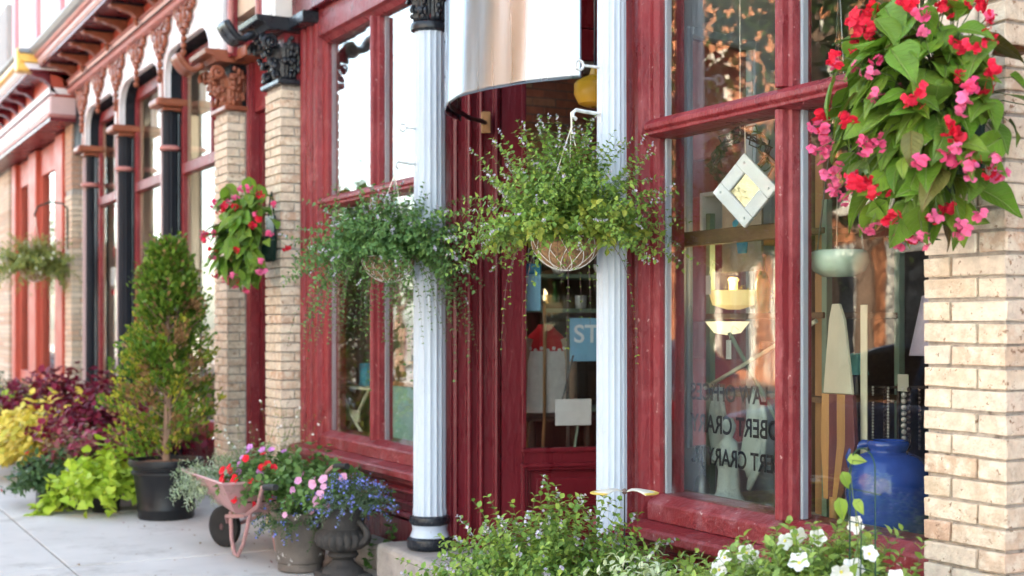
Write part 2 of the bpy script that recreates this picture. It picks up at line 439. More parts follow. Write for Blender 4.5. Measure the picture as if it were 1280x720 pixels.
class MB:
    def __init__(self):
        self.v = []
        self.f = []
    def add(self, vs, fs):
        n = len(self.v)
        self.v += [tuple(p) for p in vs]
        self.f += [tuple(i + n for i in q) for q in fs]
        return self
    def box(self, x0, x1, y0, y1, z0, z1):
        vs = [(x0, y0, z0), (x1, y0, z0), (x1, y1, z0), (x0, y1, z0), (x0, y0, z1), (x1, y0, z1), (x1, y1, z1), (x0, y1, z1)]
        return self.add(vs, [(0, 3, 2, 1), (4, 5, 6, 7), (0, 1, 5, 4), (1, 2, 6, 5), (2, 3, 7, 6), (3, 0, 4, 7)])
    def prism(self, prof, axis, lo, hi):
        """closed profile of (a, b) pairs swept along axis; axis x: (y, z), y: (x, z), z: (x, y)"""
        n = len(prof)
        def P(a, b, t):
            return (t, a, b) if axis == 'x' else (a, t, b) if axis == 'y' else (a, b, t)
        vs = [P(a, b, lo) for a, b in prof] + [P(a, b, hi) for a, b in prof]
        fs = [(i, (i + 1) % n, n + (i + 1) % n, n + i) for i in range(n)]
        fs += [tuple(range(n - 1, -1, -1)), tuple(range(n, 2 * n))]
        return self.add(vs, fs)
    def lathe(self, prof, seg=32, c=(0, 0, 0), rfun=None, a0=0, a1=2 * PI):
        full = abs(a1 - a0 - 2 * PI) < 1e-6
        m = seg if full else seg + 1
        vs = []
        for r, z in prof:
            for k in range(m):
                t = a0 + (a1 - a0) * k / seg
                rr = r * (rfun(t, z) if rfun else 1)
                vs.append((c[0] + rr * math.cos(t), c[1] + rr * math.sin(t), c[2] + z))
        fs = []
        for i in range(len(prof) - 1):
            for k in range(seg):
                k2 = (k + 1) % m
                fs.append((i * m + k, i * m + k2, (i + 1) * m + k2, (i + 1) * m + k))
        if full:
            fs.append(tuple(range(m - 1, -1, -1)))
            b = (len(prof) - 1) * m
            fs.append(tuple(range(b, b + m)))
        return self.add(vs, fs)
    def tube(self, pts, r, seg=6, cap=True):
        pts = [Vector(p) for p in pts]
        n = len(pts)
        rs = r if isinstance(r, (list, tuple)) else [r] * n
        up = Vector((0.13, 0.27, 0.95))
        vs = []
        for i, p in enumerate(pts):
            d = (pts[min(n - 1, i + 1)] - pts[max(0, i - 1)])
            if d.length < 1e-9:
                d = Vector((0, 0, 1))
            d.normalize()
            if abs(d.dot(up)) > 0.97:
                up = Vector((0.9, 0.3, 0.1))
            a = d.cross(up).normalized()
            b = d.cross(a).normalized()
            up = -b if b.dot(up) < 0 else b
            for k in range(seg):
                t = 2 * PI * k / seg
                vs.append(tuple(p + (a * math.cos(t) + b * math.sin(t)) * rs[i]))
        fs = []
        for i in range(n - 1):
            for k in range(seg):
                k2 = (k + 1) % seg
                fs.append((i * seg + k, i * seg + k2, (i + 1) * seg + k2, (i + 1) * seg + k))
        if cap:
            fs.append(tuple(range(seg - 1, -1, -1)))
            fs.append(tuple(range((n - 1) * seg, n * seg)))
        return self.add(vs, fs)
    def ball(self, c, r, seg=10, rings=6):
        rx, ry, rz = r if isinstance(r, (list, tuple)) else (r, r, r)
        vs = [(c[0], c[1], c[2] - rz)]
        for i in range(1, rings):
            t = PI * i / rings
            for k in range(seg):
                p = 2 * PI * k / seg
                vs.append((c[0] + rx * math.sin(t) * math.cos(p), c[1] + ry * math.sin(t) * math.sin(p), c[2] - rz * math.cos(t)))
        vs.append((c[0], c[1], c[2] + rz))
        fs = [(0, 1 + (k + 1) % seg, 1 + k) for k in range(seg)]
        for i in range(rings - 2):
            for k in range(seg):
                a = 1 + i * seg + k
                b = 1 + i * seg + (k + 1) % seg
                fs.append((a, b, b + seg, a + seg))
        e = len(vs) - 1
        base = 1 + (rings - 2) * seg
        fs += [(base + k, base + (k + 1) % seg, e) for k in range(seg)]
        return self.add(vs, fs)
    def grid(self, fn, nu, nv):
        vs = [fn(i / nu, j / nv) for j in range(nv + 1) for i in range(nu + 1)]
        fs = [(j * (nu + 1) + i, j * (nu + 1) + i + 1, (j + 1) * (nu + 1) + i + 1, (j + 1) * (nu + 1) + i) for j in range(nv) for i in range(nu)]
        return self.add(vs, fs)
    def mesh(self, name, mat, smooth=False):
        me = bpy.data.meshes.new(name)
        me.from_pydata([REMAP(p) for p in self.v] if REMAP else self.v, [], self.f)
        bm = bmesh.new()
        bm.from_mesh(me)
        bmesh.ops.recalc_face_normals(bm, faces=bm.faces)
        bm.to_mesh(me)
        bm.free()
        set_mat(me, mat)
        if smooth:
            me.polygons.foreach_set('use_smooth', [True] * len(me.polygons))
            if smooth != 'all':
                try:
                    me.set_sharp_from_angle(angle=math.radians(38))
                except Exception:
                    pass
        return me
    def build(self, name, mat, parent=None, local=False, smooth=False, bevel=0.0, bseg=1, thick=0.0, label=None, cat=None, kind=None, group=None):
        o = link_obj(name, self.mesh(name, mat, smooth), parent, local)
        if thick:
            s = o.modifiers.new('thick', 'SOLIDIFY')
            s.thickness = thick
            s.offset = 0
        if bevel:
            b = o.modifiers.new('bevel', 'BEVEL')
            b.width = bevel
            b.segments = bseg
            b.limit_method = 'ANGLE'
            b.angle_limit = math.radians(35)
        return tag(o, label, cat, group, kind)

def bx(x0, x1, y0, y1, z0, z1):
    return MB().box(x0, x1, y0, y1, z0, z1)

def spiral(c, r0, r1, turns, ax, ay, n=14, ph=0.0):
    c, ax, ay = Vector(c), Vector(ax), Vector(ay)
    out = []
    for i in range(n + 1):
        t = i / n
        r = r0 + (r1 - r0) * t
        a = ph + turns * 2 * PI * t
        out.append(c + ax * (r * math.cos(a)) + ay * (r * math.sin(a)))
    return out

def text_mesh(body, size, name, mat, parent, M, thick=0.001, bold=0.0, align='CENTER'):
    cu = bpy.data.curves.new(name, 'FONT')
    cu.body = body
    cu.size = size
    cu.extrude = thick
    cu.offset = bold
    cu.align_x = align
    cu.align_y = 'CENTER'
    t = bpy.data.objects.new(name, cu)
    COL.objects.link(t)
    dg = bpy.context.evaluated_depsgraph_get()
    me = bpy.data.meshes.new_from_object(t.evaluated_get(dg))
    bpy.data.objects.remove(t)
    me.transform(M)
    me.materials.clear()
    set_mat(me, mat)
    return link_obj(name, me, parent)

# ------------------------------------------------------------------ foliage in numpy
# leaf outline: x across, y along (0..1), z bend; seven points, six triangles, folded along the midrib
LEAF_V = np.array([(0, 0, 0), (-.34, .32, .07), (.34, .32, .07), (0, .38, -.02), (-.26, .68, .02), (.26, .68, .02), (0, .72, -.07), (0, 1.0, -.22)], float)
LEAF_F = np.array([(0, 3, 1), (0, 2, 3), (1, 3, 6), (1, 6, 4), (3, 2, 5), (3, 5, 6), (4, 6, 7), (6, 5, 7)])
QUAD_V = np.array([(0, 0, 0), (-.5, .5, .08), (.5, .5, .08), (0, 1, 0)], float)
QUAD_F = np.array([(0, 2, 1), (1, 2, 3)])
HEART_V = np.array([(0, .12, 0), (-.32, 0, .06), (.32, 0, .06), (-.52, .3, .08), (.52, .3, .08), (0, .42, -.03), (-.3, .68, .02), (.3, .68, .02), (0, 1.05, -.16)], float)
HEART_F = np.array([(0, 5, 1), (1, 5, 3), (0, 2, 5), (2, 4, 5), (3, 5, 6), (5, 4, 7), (6, 5, 8), (5, 7, 8)])
NARROW_V = LEAF_V * np.array([.45, 1, 1])

def unit(a):
    return a / np.maximum(1e-9, np.linalg.norm(a, axis=-1, keepdims=True))

def leaves_mesh(name, P, Dv, Nv, S, mat, parent=None, local=False, shape=(LEAF_V, LEAF_F), width=1.0, part_name=None, stuff=True, smooth=False):
    """P points, Dv growing directions, Nv leaf upper-side directions, S sizes"""
    P = np.asarray(P, float).reshape(-1, 3)
    Dv = unit(np.asarray(Dv, float).reshape(-1, 3))
    Nv = np.asarray(Nv, float).reshape(-1, 3)
    S = np.asarray(S, float).reshape(-1)
    A = unit(np.cross(Dv, Nv))
    N2 = np.cross(A, Dv)
    lv, lf = shape
    k = len(lv)
    V = P[:, None, :] + S[:, None, None] * (lv[None, :, 0:1] * width * A[:, None, :] + lv[None, :, 1:2] * Dv[:, None, :] + lv[None, :, 2:3] * N2[:, None, :])
    F = (lf[None] + (np.arange(len(P)) * k)[:, None, None]).reshape(-1, 3)
    me = tri_mesh(part_name or name, V.reshape(-1, 3), F, mat, smooth)
    o = link_obj(part_name or name, me, parent, local)
    if stuff:
        o['kind'] = 'stuff'
    return o

def tri_mesh(name, V, F, mat, smooth=False):
    me = bpy.data.meshes.new(name)
    me.vertices.add(len(V))
    me.vertices.foreach_set('co', np.ascontiguousarray(V, dtype=np.float32).ravel())
    nf = len(F)
    me.loops.add(nf * 3)
    me.loops.foreach_set('vertex_index', np.ascontiguousarray(F, dtype=np.int32).ravel())
    me.polygons.add(nf)
    me.polygons.foreach_set('loop_start', np.arange(nf, dtype=np.int32) * 3)
    me.polygons.foreach_set('loop_total', np.full(nf, 3, dtype=np.int32))
    if smooth:
        me.polygons.foreach_set('use_smooth', np.ones(nf, dtype=bool))
    me.update(calc_edges=True)
    set_mat(me, mat)
    return me

def stems_to_mesh(name, stems, rads, mat, parent, local=False, seg=3):
    mb = MB()
    V, F = [], []
    off = 0
    for st, r in zip(stems, rads):
        st = np.asarray(st)
        n = len(st)
        d = unit(np.gradient(st, axis=0))
        a = unit(np.cross(d, np.array([0.31, 0.2, 0.93])))
        b = np.cross(d, a)
        rr = np.linspace(r, r * 0.45, n)[:, None]
        ring = []
        for k in range(seg):
            t = 2 * PI * k / seg
            ring.append(st + (a * math.cos(t) + b * math.sin(t)) * rr)
        V.append(np.stack(ring, 1).reshape(-1, 3))
        idx = np.arange(n * seg).reshape(n, seg) + off
        p, q = idx[:-1], idx[1:]
        p2, q2 = np.roll(p, -1, 1), np.roll(q, -1, 1)
        F.append(np.stack([p, p2, q2], -1).reshape(-1, 3))
        F.append(np.stack([p, q2, q], -1).reshape(-1, 3))
        off += n * seg
    me = tri_mesh(name, np.concatenate(V), np.concatenate(F), mat, True)
    o = link_obj(name, me, parent, local)
    o['kind'] = 'stuff'
    return o

def grow(start, d0, length, bend, n=9, wob=0.12):
    """a stem from start, direction d0, drawn along by bend (vector added over its length)"""
    p = np.array(start, float)
    d = unit(np.array(d0, float))
    out = [p.copy()]
    for i in range(n):
        d = unit(d + np.array(bend) / n + rng.normal(0, wob / math.sqrt(n), 3))
        p = p + d * length / n
        out.append(p.copy())
    return np.array(out)

def leaf_along(st, spacing, size, taper=0.5, out=0.9, begin=0.15, pair=True, jit=0.3):
    """leaf positions, directions, normals and sizes along a stem"""
    seg = np.linalg.norm(np.diff(st, axis=0), axis=1)
    L = np.concatenate([[0], np.cumsum(seg)])
    tot = L[-1]
    P, D, N, S = [], [], [], []
    s = tot * begin
    ph = rng.uniform(0, 6.28)
    while s < tot:
        i = min(len(seg) - 1, int(np.searchsorted(L, s) - 1))
        i = max(0, i)
        t = (s - L[i]) / max(1e-6, seg[i])
        p = st[i] + (st[i + 1] - st[i]) * t
        d = unit(st[i + 1] - st[i])
        a = unit(np.cross(d, [0.2, 0.1, 0.97]) + 1e-6)
        b = np.cross(d, a)
        for k in range(2 if pair else 1):
            t2 = ph + k * PI
            side = a * math.cos(t2) + b * math.sin(t2)
            dd = unit(side * out + d * (1.05 - out * 0.6) + rng.normal(0, jit, 3) * 0.5 + np.array([0, 0, 0.05]))
            P.append(p)
            D.append(dd)
            N.append(unit(np.array([0, 0, 1.0]) + d * 0.35 + rng.normal(0, jit, 3)))
            S.append(size * (1 - (1 - taper) * s / tot) * rng.uniform(0.65, 1.2))
        ph += PI / 2 + rng.normal(0, 0.3)
        s += spacing * rng.uniform(0.75, 1.25)
    return P, D, N, S

class Plant:
    """collects stems and leaves of one plant, then makes its parts"""
    def __init__(self):
        self.st, self.r = [], []
        self.P, self.D, self.N, self.S = [], [], [], []
        self.tips = []
    def stem(self, start, d0, length, bend, r=0.0015, spacing=0.025, size=0.025, n=9, wob=0.12, **kw):
        s = grow(start, d0, length, bend, n, wob)
        self.st.append(s)
        self.r.append(r)
        a = leaf_along(s, spacing, size, **kw)
        for q, w in zip((self.P, self.D, self.N, self.S), a):
            q += w
        self.tips.append((s[-1], unit(s[-1] - s[-2])))
        return s
    def build(self, root, leaf_mat, stem_mat='stem_green', shape=(LEAF_V, LEAF_F), width=1.0, leafname='foliage'):
        if self.st:
            stems_to_mesh('stems', self.st, self.r, stem_mat, root)
        return leaves_mesh(leafname, self.P, self.D, self.N, self.S, leaf_mat, root, shape=shape, width=width)

def small_flowers(name, pts, dirs, size, mat, root, petals=4, stuff=True):
    """tiny blossoms made of a few petals each"""
    P, D, N, S = [], [], [], []
    for p, d in zip(pts, dirs):
        d = unit(np.array(d, float))
        a = unit(np.cross(d, [0.3, 0.5, 0.8]))
        b = np.cross(d, a)
        o = rng.uniform(0, 6)
        for k in range(petals):
            t = o + 2 * PI * k / petals
            P.append(p)
            D.append(a * math.cos(t) + b * math.sin(t) + d * 0.35)
            N.append(d)
            S.append(size * rng.uniform(0.75, 1.2))
    return leaves_mesh(name, P, D, N, S, mat, root, shape=(QUAD_V * np.array([1.1, 1, 1]), QUAD_F), stuff=stuff)

def on_sphere(zmin=-1, zmax=1):
    z = rng.uniform(zmin, zmax)
    t = rng.uniform(0, 2 * PI)
    r = math.sqrt(max(0, 1 - z * z))
    return np.array([r * math.cos(t), r * math.sin(t), z])

def place(name, me, parent, loc, d, up, scale):
    """a copy of a leaf or flower mesh (y along the growing direction) as an object of its own"""
    d = Vector(d).normalized()
    a = d.cross(Vector(up))
    if a.length < 1e-4:
        a = d.cross(Vector((0.3, 0.8, 0.5)))
    a.normalize()
    n = a.cross(d)
    o = link_obj(name, me, parent)
    M = Matrix((a, d, n)).transposed().to_4x4()
    o.matrix_basis = Matrix.Translation(Vector(loc)) @ M @ Matrix.Scale(scale, 4)
    return o

# ------------------------------------------------------------------ setting: ground, road, pavements
tag(bx(-600, 600, -600, 600, -0.6, -0.16).build('ground', 'earth'), kind='structure')
tag(bx(-300, 120, -11.0, -3.62, -0.155, -0.13).build('road', 'asphalt'), kind='structure')
for k in range(-14, 8):
    pass
lines = bpy.data.objects.new('road_markings', None)
COL.objects.link(lines)
lines['kind'] = 'structure'
for k in range(-12, 6):
    bx(k * 6.0, k * 6.0 + 3.0, -7.38, -7.26, -0.13, -0.126).build('painted_line', 'road_paint', lines)
side = bx(-120, 40, -3.44, 6.0, -0.15, -0.012).build('sidewalk', 'joint_dirt')
side['kind'] = 'structure'
yj = [-3.43, -1.62, 0.10]
xs = [-20.6, -18.2, -15.8, -13.4, -11.0, -8.66, -6.3, -3.9, -1.5, 0.9, 3.3]
for j in range(2):
    for i in range(len(xs) - 1):
        bx(xs[i] + 0.006, xs[i + 1] - 0.006, yj[j] + 0.006, yj[j + 1] - 0.006, -0.1, random.uniform(-0.003, 0.001)).build('paving_slab', 'concrete', side, bevel=0.007, bseg=2)
bx(-119, xs[0] - 0.006, -3.424, 0.094, -0.1, -0.002).build('far_paving', 'concrete', side, bevel=0.006)
bx(xs[-1] + 0.006, 39, -3.424, 0.094, -0.1, -0.002).build('near_paving', 'concrete', side, bevel=0.006)
kerb = bx(-120, 40, -3.62, -3.445, -0.155, -0.004).build('kerb', 'kerb_stone', bevel=0.02, bseg=2)
kerb['kind'] = 'structure'
far_walk = bx(-120, 40, -15.2, -11.0, -0.155, -0.01).build('far_sidewalk', 'grey_render')
far_walk['kind'] = 'structure'

rl = np.random.default_rng(77)
n = 170
lx = rl.uniform(-13.5, -6.3, n)
ly = -0.25 - np.abs(rl.normal(0, 0.55, n))
leaves_mesh('fallen_leaves', np.stack([lx, ly, np.full(n, 0.004)], 1), np.stack([rl.normal(0, 1, n), rl.normal(0, 1, n), np.full(n, 0.06)], 1), np.stack([rl.normal(0, .15, n), rl.normal(0, .15, n), np.ones(n)], 1), rl.uniform(0.010, 0.034, n), 'dead_leaf')
tag(bpy.data.objects['fallen_leaves'], 'scattered small dry leaves and petals on the pavement by the pots', 'leaf litter')

# ------------------------------------------------------------------ bricks
BRICK_CACHE = {}
def brick_mesh(dx, dy, dz, mat, k):
    key = (round(dx, 3), round(dy, 3), round(dz, 3), mat, k)
    if key in BRICK_CACHE:
        return BRICK_CACHE[key]
    bm = bmesh.new()
    bmesh.ops.create_cube(bm, size=1)
    bmesh.ops.scale(bm, vec=(dx, dy, dz), verts=bm.verts)
    bmesh.ops.bevel(bm, geom=list(bm.edges), offset=0.0030, segments=1, affect='EDGES', profile=0.6)
    for v in bm.verts:
        v.co += Vector([random.gauss(0, 0.0013) for _ in range(3)])
        v.co.z += 0.0008 * math.sin(v.co.x * 34 + k * 2)
    me = bpy.data.meshes.new('brick')
    bm.to_mesh(me)
    bm.free()
    me.polygons.foreach_set('use_smooth', [True] * len(me.polygons))
    me.set_sharp_from_angle(angle=math.radians(22))
    set_mat(me, mat)
    BRICK_CACHE[key] = me
    return me

PITCH, JOINT = 0.0680, 0.0105
def lay(parent, boxes, mat, join=None):
    """each box (x0,x1,y0,y1,z0) becomes a brick object, or all are joined into one part"""
    if join:
        mb = MB()
        for b in boxes:
            j = [random.uniform(-0.002, 0.002) for _ in range(2)]
            mb.box(b[0], b[1], b[2] + j[0], b[3] + j[1], b[4], b[4] + PITCH - JOINT)
        mb.build(join, mat, parent, bevel=0.004, kind='stuff')
        return
    for b in boxes:
        dx, dy, dz = b[1] - b[0], b[3] - b[2], PITCH - JOINT
        m = mat if len(b) < 6 else b[5]
        o = link_obj('brick', brick_mesh(dx, dy, dz, m, random.randrange(4)), parent)
        o.location = ((b[0] + b[1]) / 2 + random.gauss(0, 0.0008), (b[2] + b[3]) / 2 + random.gauss(0, 0.0010), b[4] + dz / 2 + random.gauss(0, 0.0007))
        o.rotation_euler = (random.gauss(0, 0.006), random.gauss(0, 0.005), random.gauss(0, 0.006))

def brick_pier(root, x0, x1, z0, z1, depth, individual=(0, 99), side_mat=None, mat='cream_brick', far=False):
    """a pier whose front (y = 0) and right side show; alternate courses of header + stretcher"""
    core = bx(x0 + 0.006, x1 - 0.012, 0.013, depth + 0.12, z0, z1).build('brick_pier', 'mortar', root)
    W = x1 - x0
    hd = (W - JOINT) / 3.0
    strl = W - JOINT - hd
    singles, rest = [], []
    z, k = z0, 0
    while z + PITCH <= z1 + 0.002:
        row = []
        if k % 2 == 0:
            row.append((x0, x0 + hd, 0, 0.10, z))
            row.append((x0 + hd + JOINT, x1, 0, 0.10, z))
            y = 0.10 + JOINT
        else:
            row.append((x0, x0 + strl, 0, 0.10, z))
            row.append((x0 + strl + JOINT, x1, 0, min(0.205, depth), z))
            y = 0.205 + JOINT
        ln = 0.20 if k % 2 == 0 else 0.10
        while y < depth - 0.02:
            e = min(depth, y + ln)
            b = (x1 - 0.10, x1, y, e, z)
            row.append(b + ((side_mat,) if side_mat else ()))
            y = e + JOINT
            ln = 0.20
        (singles if individual[0] <= z <= individual[1] else rest).extend(row)
        z += PITCH
        k += 1
    if far:
        lay(core, [b[:5] for b in singles + rest], 'cream_brick_far', 'brick_courses')
    else:
        lay(core, singles, mat)
        if rest:
            lay(core, [b[:5] for b in rest], 'cream_brick_far', 'brick_courses')
    return core

# ------------------------------------------------------------------ the shop
shop = thing('shop_building', 'old red painted shop front with big windows, fluted pale blue columns and cream brick piers', 'building')
brick_pier(shop, -3.158, -2.834, 0.0, 3.40, 0.50, (0.55, 2.75), 'weathered_brick')
brick_pier(shop, -9.796, -9.444, 0.0, 3.22, 0.155, (0.3, 3.3))

def casing(x0, x1, yb, name='casing', z0=0.05, z1=3.62, mat='red_paint', flip=False):
    """moulded upright board: flat, bead, hollow, flat, step down to the glass"""
    w = x1 - x0
    pr = [(0, yb), (0, 0.155), (.10, .150), (.12, .128), (.20, .122), (.26, .128), (.28, .146), (.36, .150), (.38, .136), (.47, .130), (.54, .138), (.56, .156), (.66, .158), (.69, .142), (.78, .140), (.83, .150), (.86, .185), (.93, .19), (1.0, .205), (1.0, yb)]
    pts = [(x0 + (a if not flip else 1 - a) * w, y) for a, y in pr]
    return MB().prism(pts, 'z', z0, z1).build(name, mat, shop, bevel=0.003)

def shop_window(x0, x1, xm, cl, cr):
    """x0..x1 clear opening, mullion xm, casings of width cl and cr"""
    casing(x0 - cl, x0, 0.34)
    casing(x1, x1 + cr, 0.34, flip=True)
    YG = 0.225
    # head
    MB().prism([(0.30, 3.46), (0.19, 3.46), (0.16, 3.49), (0.13, 3.50), (0.13, 3.62), (0.30, 3.62)], 'x', x0, x1).build('window_head', 'red_paint', shop, bevel=0.003)
    # bottom rail with a sloping top
    MB().prism([(0.36, 0.748), (0.205, 0.748), (0.150, 0.722), (0.142, 0.712), (0.142, 0.640), (0.36, 0.640)], 'x', x0, x1).build('bottom_rail', 'red_sill', shop, bevel=0.004, bseg=2)
    # sill ledge
    MB().prism([(0.30, 0.638), (0.142, 0.638), (0.062, 0.622), (0.050, 0.612), (0.050, 0.578), (0.066, 0.566), (0.10, 0.555), (0.118, 0.530), (0.30, 0.530)], 'x', x0 - cl + 0.01, x1 + cr - 0.01).build('sill', 'red_sill', shop, bevel=0.004, bseg=2)
    # apron below: board and three mouldings
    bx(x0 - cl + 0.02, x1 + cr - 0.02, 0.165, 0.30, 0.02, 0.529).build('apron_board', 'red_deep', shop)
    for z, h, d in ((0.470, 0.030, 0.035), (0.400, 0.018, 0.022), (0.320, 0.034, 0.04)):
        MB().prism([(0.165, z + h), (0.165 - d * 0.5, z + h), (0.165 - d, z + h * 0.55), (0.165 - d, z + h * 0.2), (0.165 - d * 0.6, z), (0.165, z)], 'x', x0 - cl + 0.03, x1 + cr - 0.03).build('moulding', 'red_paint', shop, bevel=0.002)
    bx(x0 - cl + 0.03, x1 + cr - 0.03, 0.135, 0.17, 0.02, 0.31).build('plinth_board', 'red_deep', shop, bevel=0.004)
    # transom and mullion
    MB().prism([(0.29, 2.385), (0.205, 2.385), (0.152, 2.372), (0.122, 2.350), (0.122, 2.328), (0.136, 2.318), (0.136, 2.304), (0.19, 2.296), (0.29, 2.296)], 'x', x0, x1).build('transom', 'red_paint', shop, bevel=0.003)
    for z0, z1 in ((0.745, 2.298), (2.382, 3.462)):
        MB().prism([(xm - .034, .29), (xm - .034, .195), (xm - .022, .188), (xm - .020, .160), (xm - .010, .148), (xm + .010, .148), (xm + .020, .160), (xm + .022, .188), (xm + .034, .195), (xm + .034, .29)], 'z', z0, z1).build('mullion', 'red_paint', shop, bevel=0.002)
    # panes, and the pale inner stops that hold them
    for a, b in ((x0, xm - .034), (xm + .034, x1)):
        for z0, z1 in ((0.748, 2.296), (2.385, 3.46)):
            bx(a + 0.001, b - 0.001, YG, YG + 0.005, z0 + 0.001, z1 - 0.001).build('pane', 'shop_glass', shop)
            st = MB()
            st.box(a, a + 0.016, YG + 0.008, YG + 0.035, z0, z1)
            st.box(b - 0.016, b, YG + 0.008, YG + 0.035, z0, z1)
            st.build('glazing_stop', 'column_paint', shop, bevel=0.002)

shop_window(-4.925, -3.12, -4.060, 0.32, 0.0)
shop_window(-9.02, -7.22, -8.10, 0.415, 0.26)

# columns
def flute(nf, depth):
    def fn(t, z):
        u = (t * nf / (2 * PI)) % 1.0
        if u < 0.1 or u > 0.9:
            return 1.0
        w = (u - 0.1) / 0.8 * 2 - 1
        return 1.0 - depth * math.sqrt(max(0, 1 - w * w))
    return fn

def acanthus(mb, c, out, up_h, w, curl, tilt=0.0):
    """one curled leaf: rises by up_h at c and rolls out along the vector out"""
    out = Vector(out).normalized()
    sd = Vector((0, 0, 1)).cross(out)
    def fn(u, v):
        t = v
        h = up_h * (math.sin(min(1.0, t * 1.15) * PI / 2) if t < 0.86 else 1 - (t - 0.86) * 1.6)
        o = curl * (0.25 * t + 0.95 * max(0, t - 0.45) ** 1.6 * 2.0)
        sc_ = w * (0.72 + 0.35 * math.sin(t * PI)) * (1 - 0.45 * t ** 3) * (1 + 0.16 * math.cos(t * 26))
        s = (u - 0.5) * sc_
        ridge = 0.16 * w * (1 - abs(u - 0.5) * 2) + 0.05 * w * math.cos((u - 0.5) * 22)
        return tuple(Vector(c) + out * (o + ridge) + sd * (s + tilt * t) + Vector((0, 0, h)))
    mb.grid(fn, 8, 10)

def column(ax, ay, r, mat='column_paint'):
    col = MB().lathe([(r * 1.03, 0.0), (r * 1.03, 0.03), (r, 0.045), (r * 0.985, 1.2), (r * 0.93, 2.66), (r * 0.93, 2.70), (r * 0.98, 2.72)], 112, (ax, ay, 0.41), flute(16, 0.06)).build('column', mat, shop, smooth=True)
    b = MB()
    b.lathe([(r * 1.22, 0.0), (r * 1.36, 0.012), (r * 1.40, 0.035), (r * 1.36, 0.06), (r * 1.2, 0.072)], 40, (ax, ay, 0.222))
    b.lathe([(r * 1.14, 0.0), (r * 1.24, 0.01), (r * 1.26, 0.026), (r * 1.22, 0.044), (r * 1.1, 0.052)], 40, (ax, ay, 0.362))
    b.build('base_ring', 'black_paint', col, smooth=True)
    MB().lathe([(r * 1.2, 0.0), (r * 1.16, 0.01), (r * 1.06, 0.035), (r * 1.07, 0.06), (r * 1.14, 0.07)], 40, (ax, ay, 0.293)).build('base_drum', mat, col, smooth=True)
    MB().lathe([(r * 0.98, 0.0), (r * 1.16, 0.012), (r * 1.2, 0.03), (r * 1.12, 0.05), (r * 0.95, 0.055)], 40, (ax, ay, 3.128)).build('neck_ring', 'black_paint', col, smooth=True)
    MB().lathe([(r * 0.86, 0), (r * 0.86, 0.2), (r * 1.02, 0.4)], 24, (ax, ay, 3.18)).build('capital_core', 'red_paint', col, smooth=True)
    cp = MB()
    for tier, (z, h, n, ph) in enumerate(((3.185, 0.15, 8, 0.0), (3.25, 0.2, 8, 0.39))):
        for k in range(n):
            t = 2 * PI * k / n + ph
            o = Vector((math.cos(t), math.sin(t), 0))
            acanthus(cp, Vector((ax, ay, z)) + o * r * 0.86, o, h, r * 0.85, r * 0.55)
    rr = random.Random(5)
    for k in range(40):
        t = rr.uniform(0, 2 * PI)
        zz = 3.20 + 0.30 * rr.random()
        o = Vector((math.cos(t), math.sin(t), 0))
        c0 = Vector((ax, ay, zz)) + o * r * (1.0 + 0.7 * ((zz - 3.2) / 0.3) ** 1.5)
        if k % 3 == 0:
            cp.tube(spiral(c0, 0.024, 0.004, 1.2, o, (0, 0, 1), 10, -0.8), 0.008, 5)
        else:
            cp.ball(tuple(c0), (rr.uniform(0.010, 0.018),) * 2 + (rr.uniform(0.012, 0.022),), 7, 5)
    for k in range(4):
        t = PI / 4 + k * PI / 2
        o = Vector((math.cos(t), math.sin(t), 0))
        for q in (-1, 1):
            c0 = Vector((ax, ay, 3.52)) + o * r * 1.35 + o.cross(Vector((0, 0, 1))) * 0.014 * q
            cp.tube(spiral(c0, 0.045, 0.008, 1.4, o, (0, 0, 1), 16, -0.6), 0.011, 6)
    cp.build('capital_leaves', 'black_paint', col, smooth=True, thick=0.007)
    bx(ax - r * 1.75, ax + r * 1.75, ay - r * 1.75, ay + r * 1.75, 3.575, 3.62).build('abacus', 'black_paint', col, bevel=0.008)
    return col

col_left = column(-6.98, 0.05, 0.0925)
col_right = column(-5.02, 0.02, 0.068)

def bracket_hook(ax, ay, r, z, ln, parent, ring=False):
    y0 = ay - r * 0.9
    if ring:
        pts = [(ax, y0, z), (ax, y0 - ln + 0.02, z)] + [tuple(p) for p in spiral((ax, y0 - ln, z), 0.02, 0.02, 1.0, (0, 1, 0), (0, 0, 1), 14)]
        MB().tube(pts, 0.0065, 8).build('eye_hook', 'hook_paint', parent, smooth=True)
    else:
        pts = [(ax, y0, z), (ax, y0 - ln * 0.6, z + 0.004), (ax, y0 - ln * 0.9, z + 0.008), (ax, y0 - ln, z - 0.003), (ax, y0 - ln - 0.004, z - 0.02), (ax, y0 - ln + 0.015, z - 0.032)]
        mb = MB().tube(pts, 0.0085, 8)
        mb.box(ax - 0.012, ax + 0.012, y0 - 0.004, y0 + 0.006, z - 0.04, z + 0.045)
        mb.build('hook_arm', 'hook_paint', parent, smooth=True)

bracket_hook(-5.02, 0.02, 0.066, 2.398, 0.135, col_right)
bracket_hook(-5.02, 0.02, 0.066, 2.600, 0.105, col_right, True)
bracket_hook(-6.98, 0.05, 0.090, 2.385, 0.125, col_left)
bracket_hook(-6.98, 0.05, 0.090, 2.585, 0.085, col_left, True)

# entry: splayed left wall with the glazed door, in its own frame (x along the wall inwards, -y to the street side)
EN = Matrix.Translation((-6.95, 0.15, 0)) @ Matrix.Rotation(math.atan2(0.963, 0.27), 4, 'Z')
def entry(mb, name, mat, parent, **kw):
    mb.v = [tuple(EN @ Vector(p)) for p in mb.v]
    return mb.build(name, mat, parent, **kw)

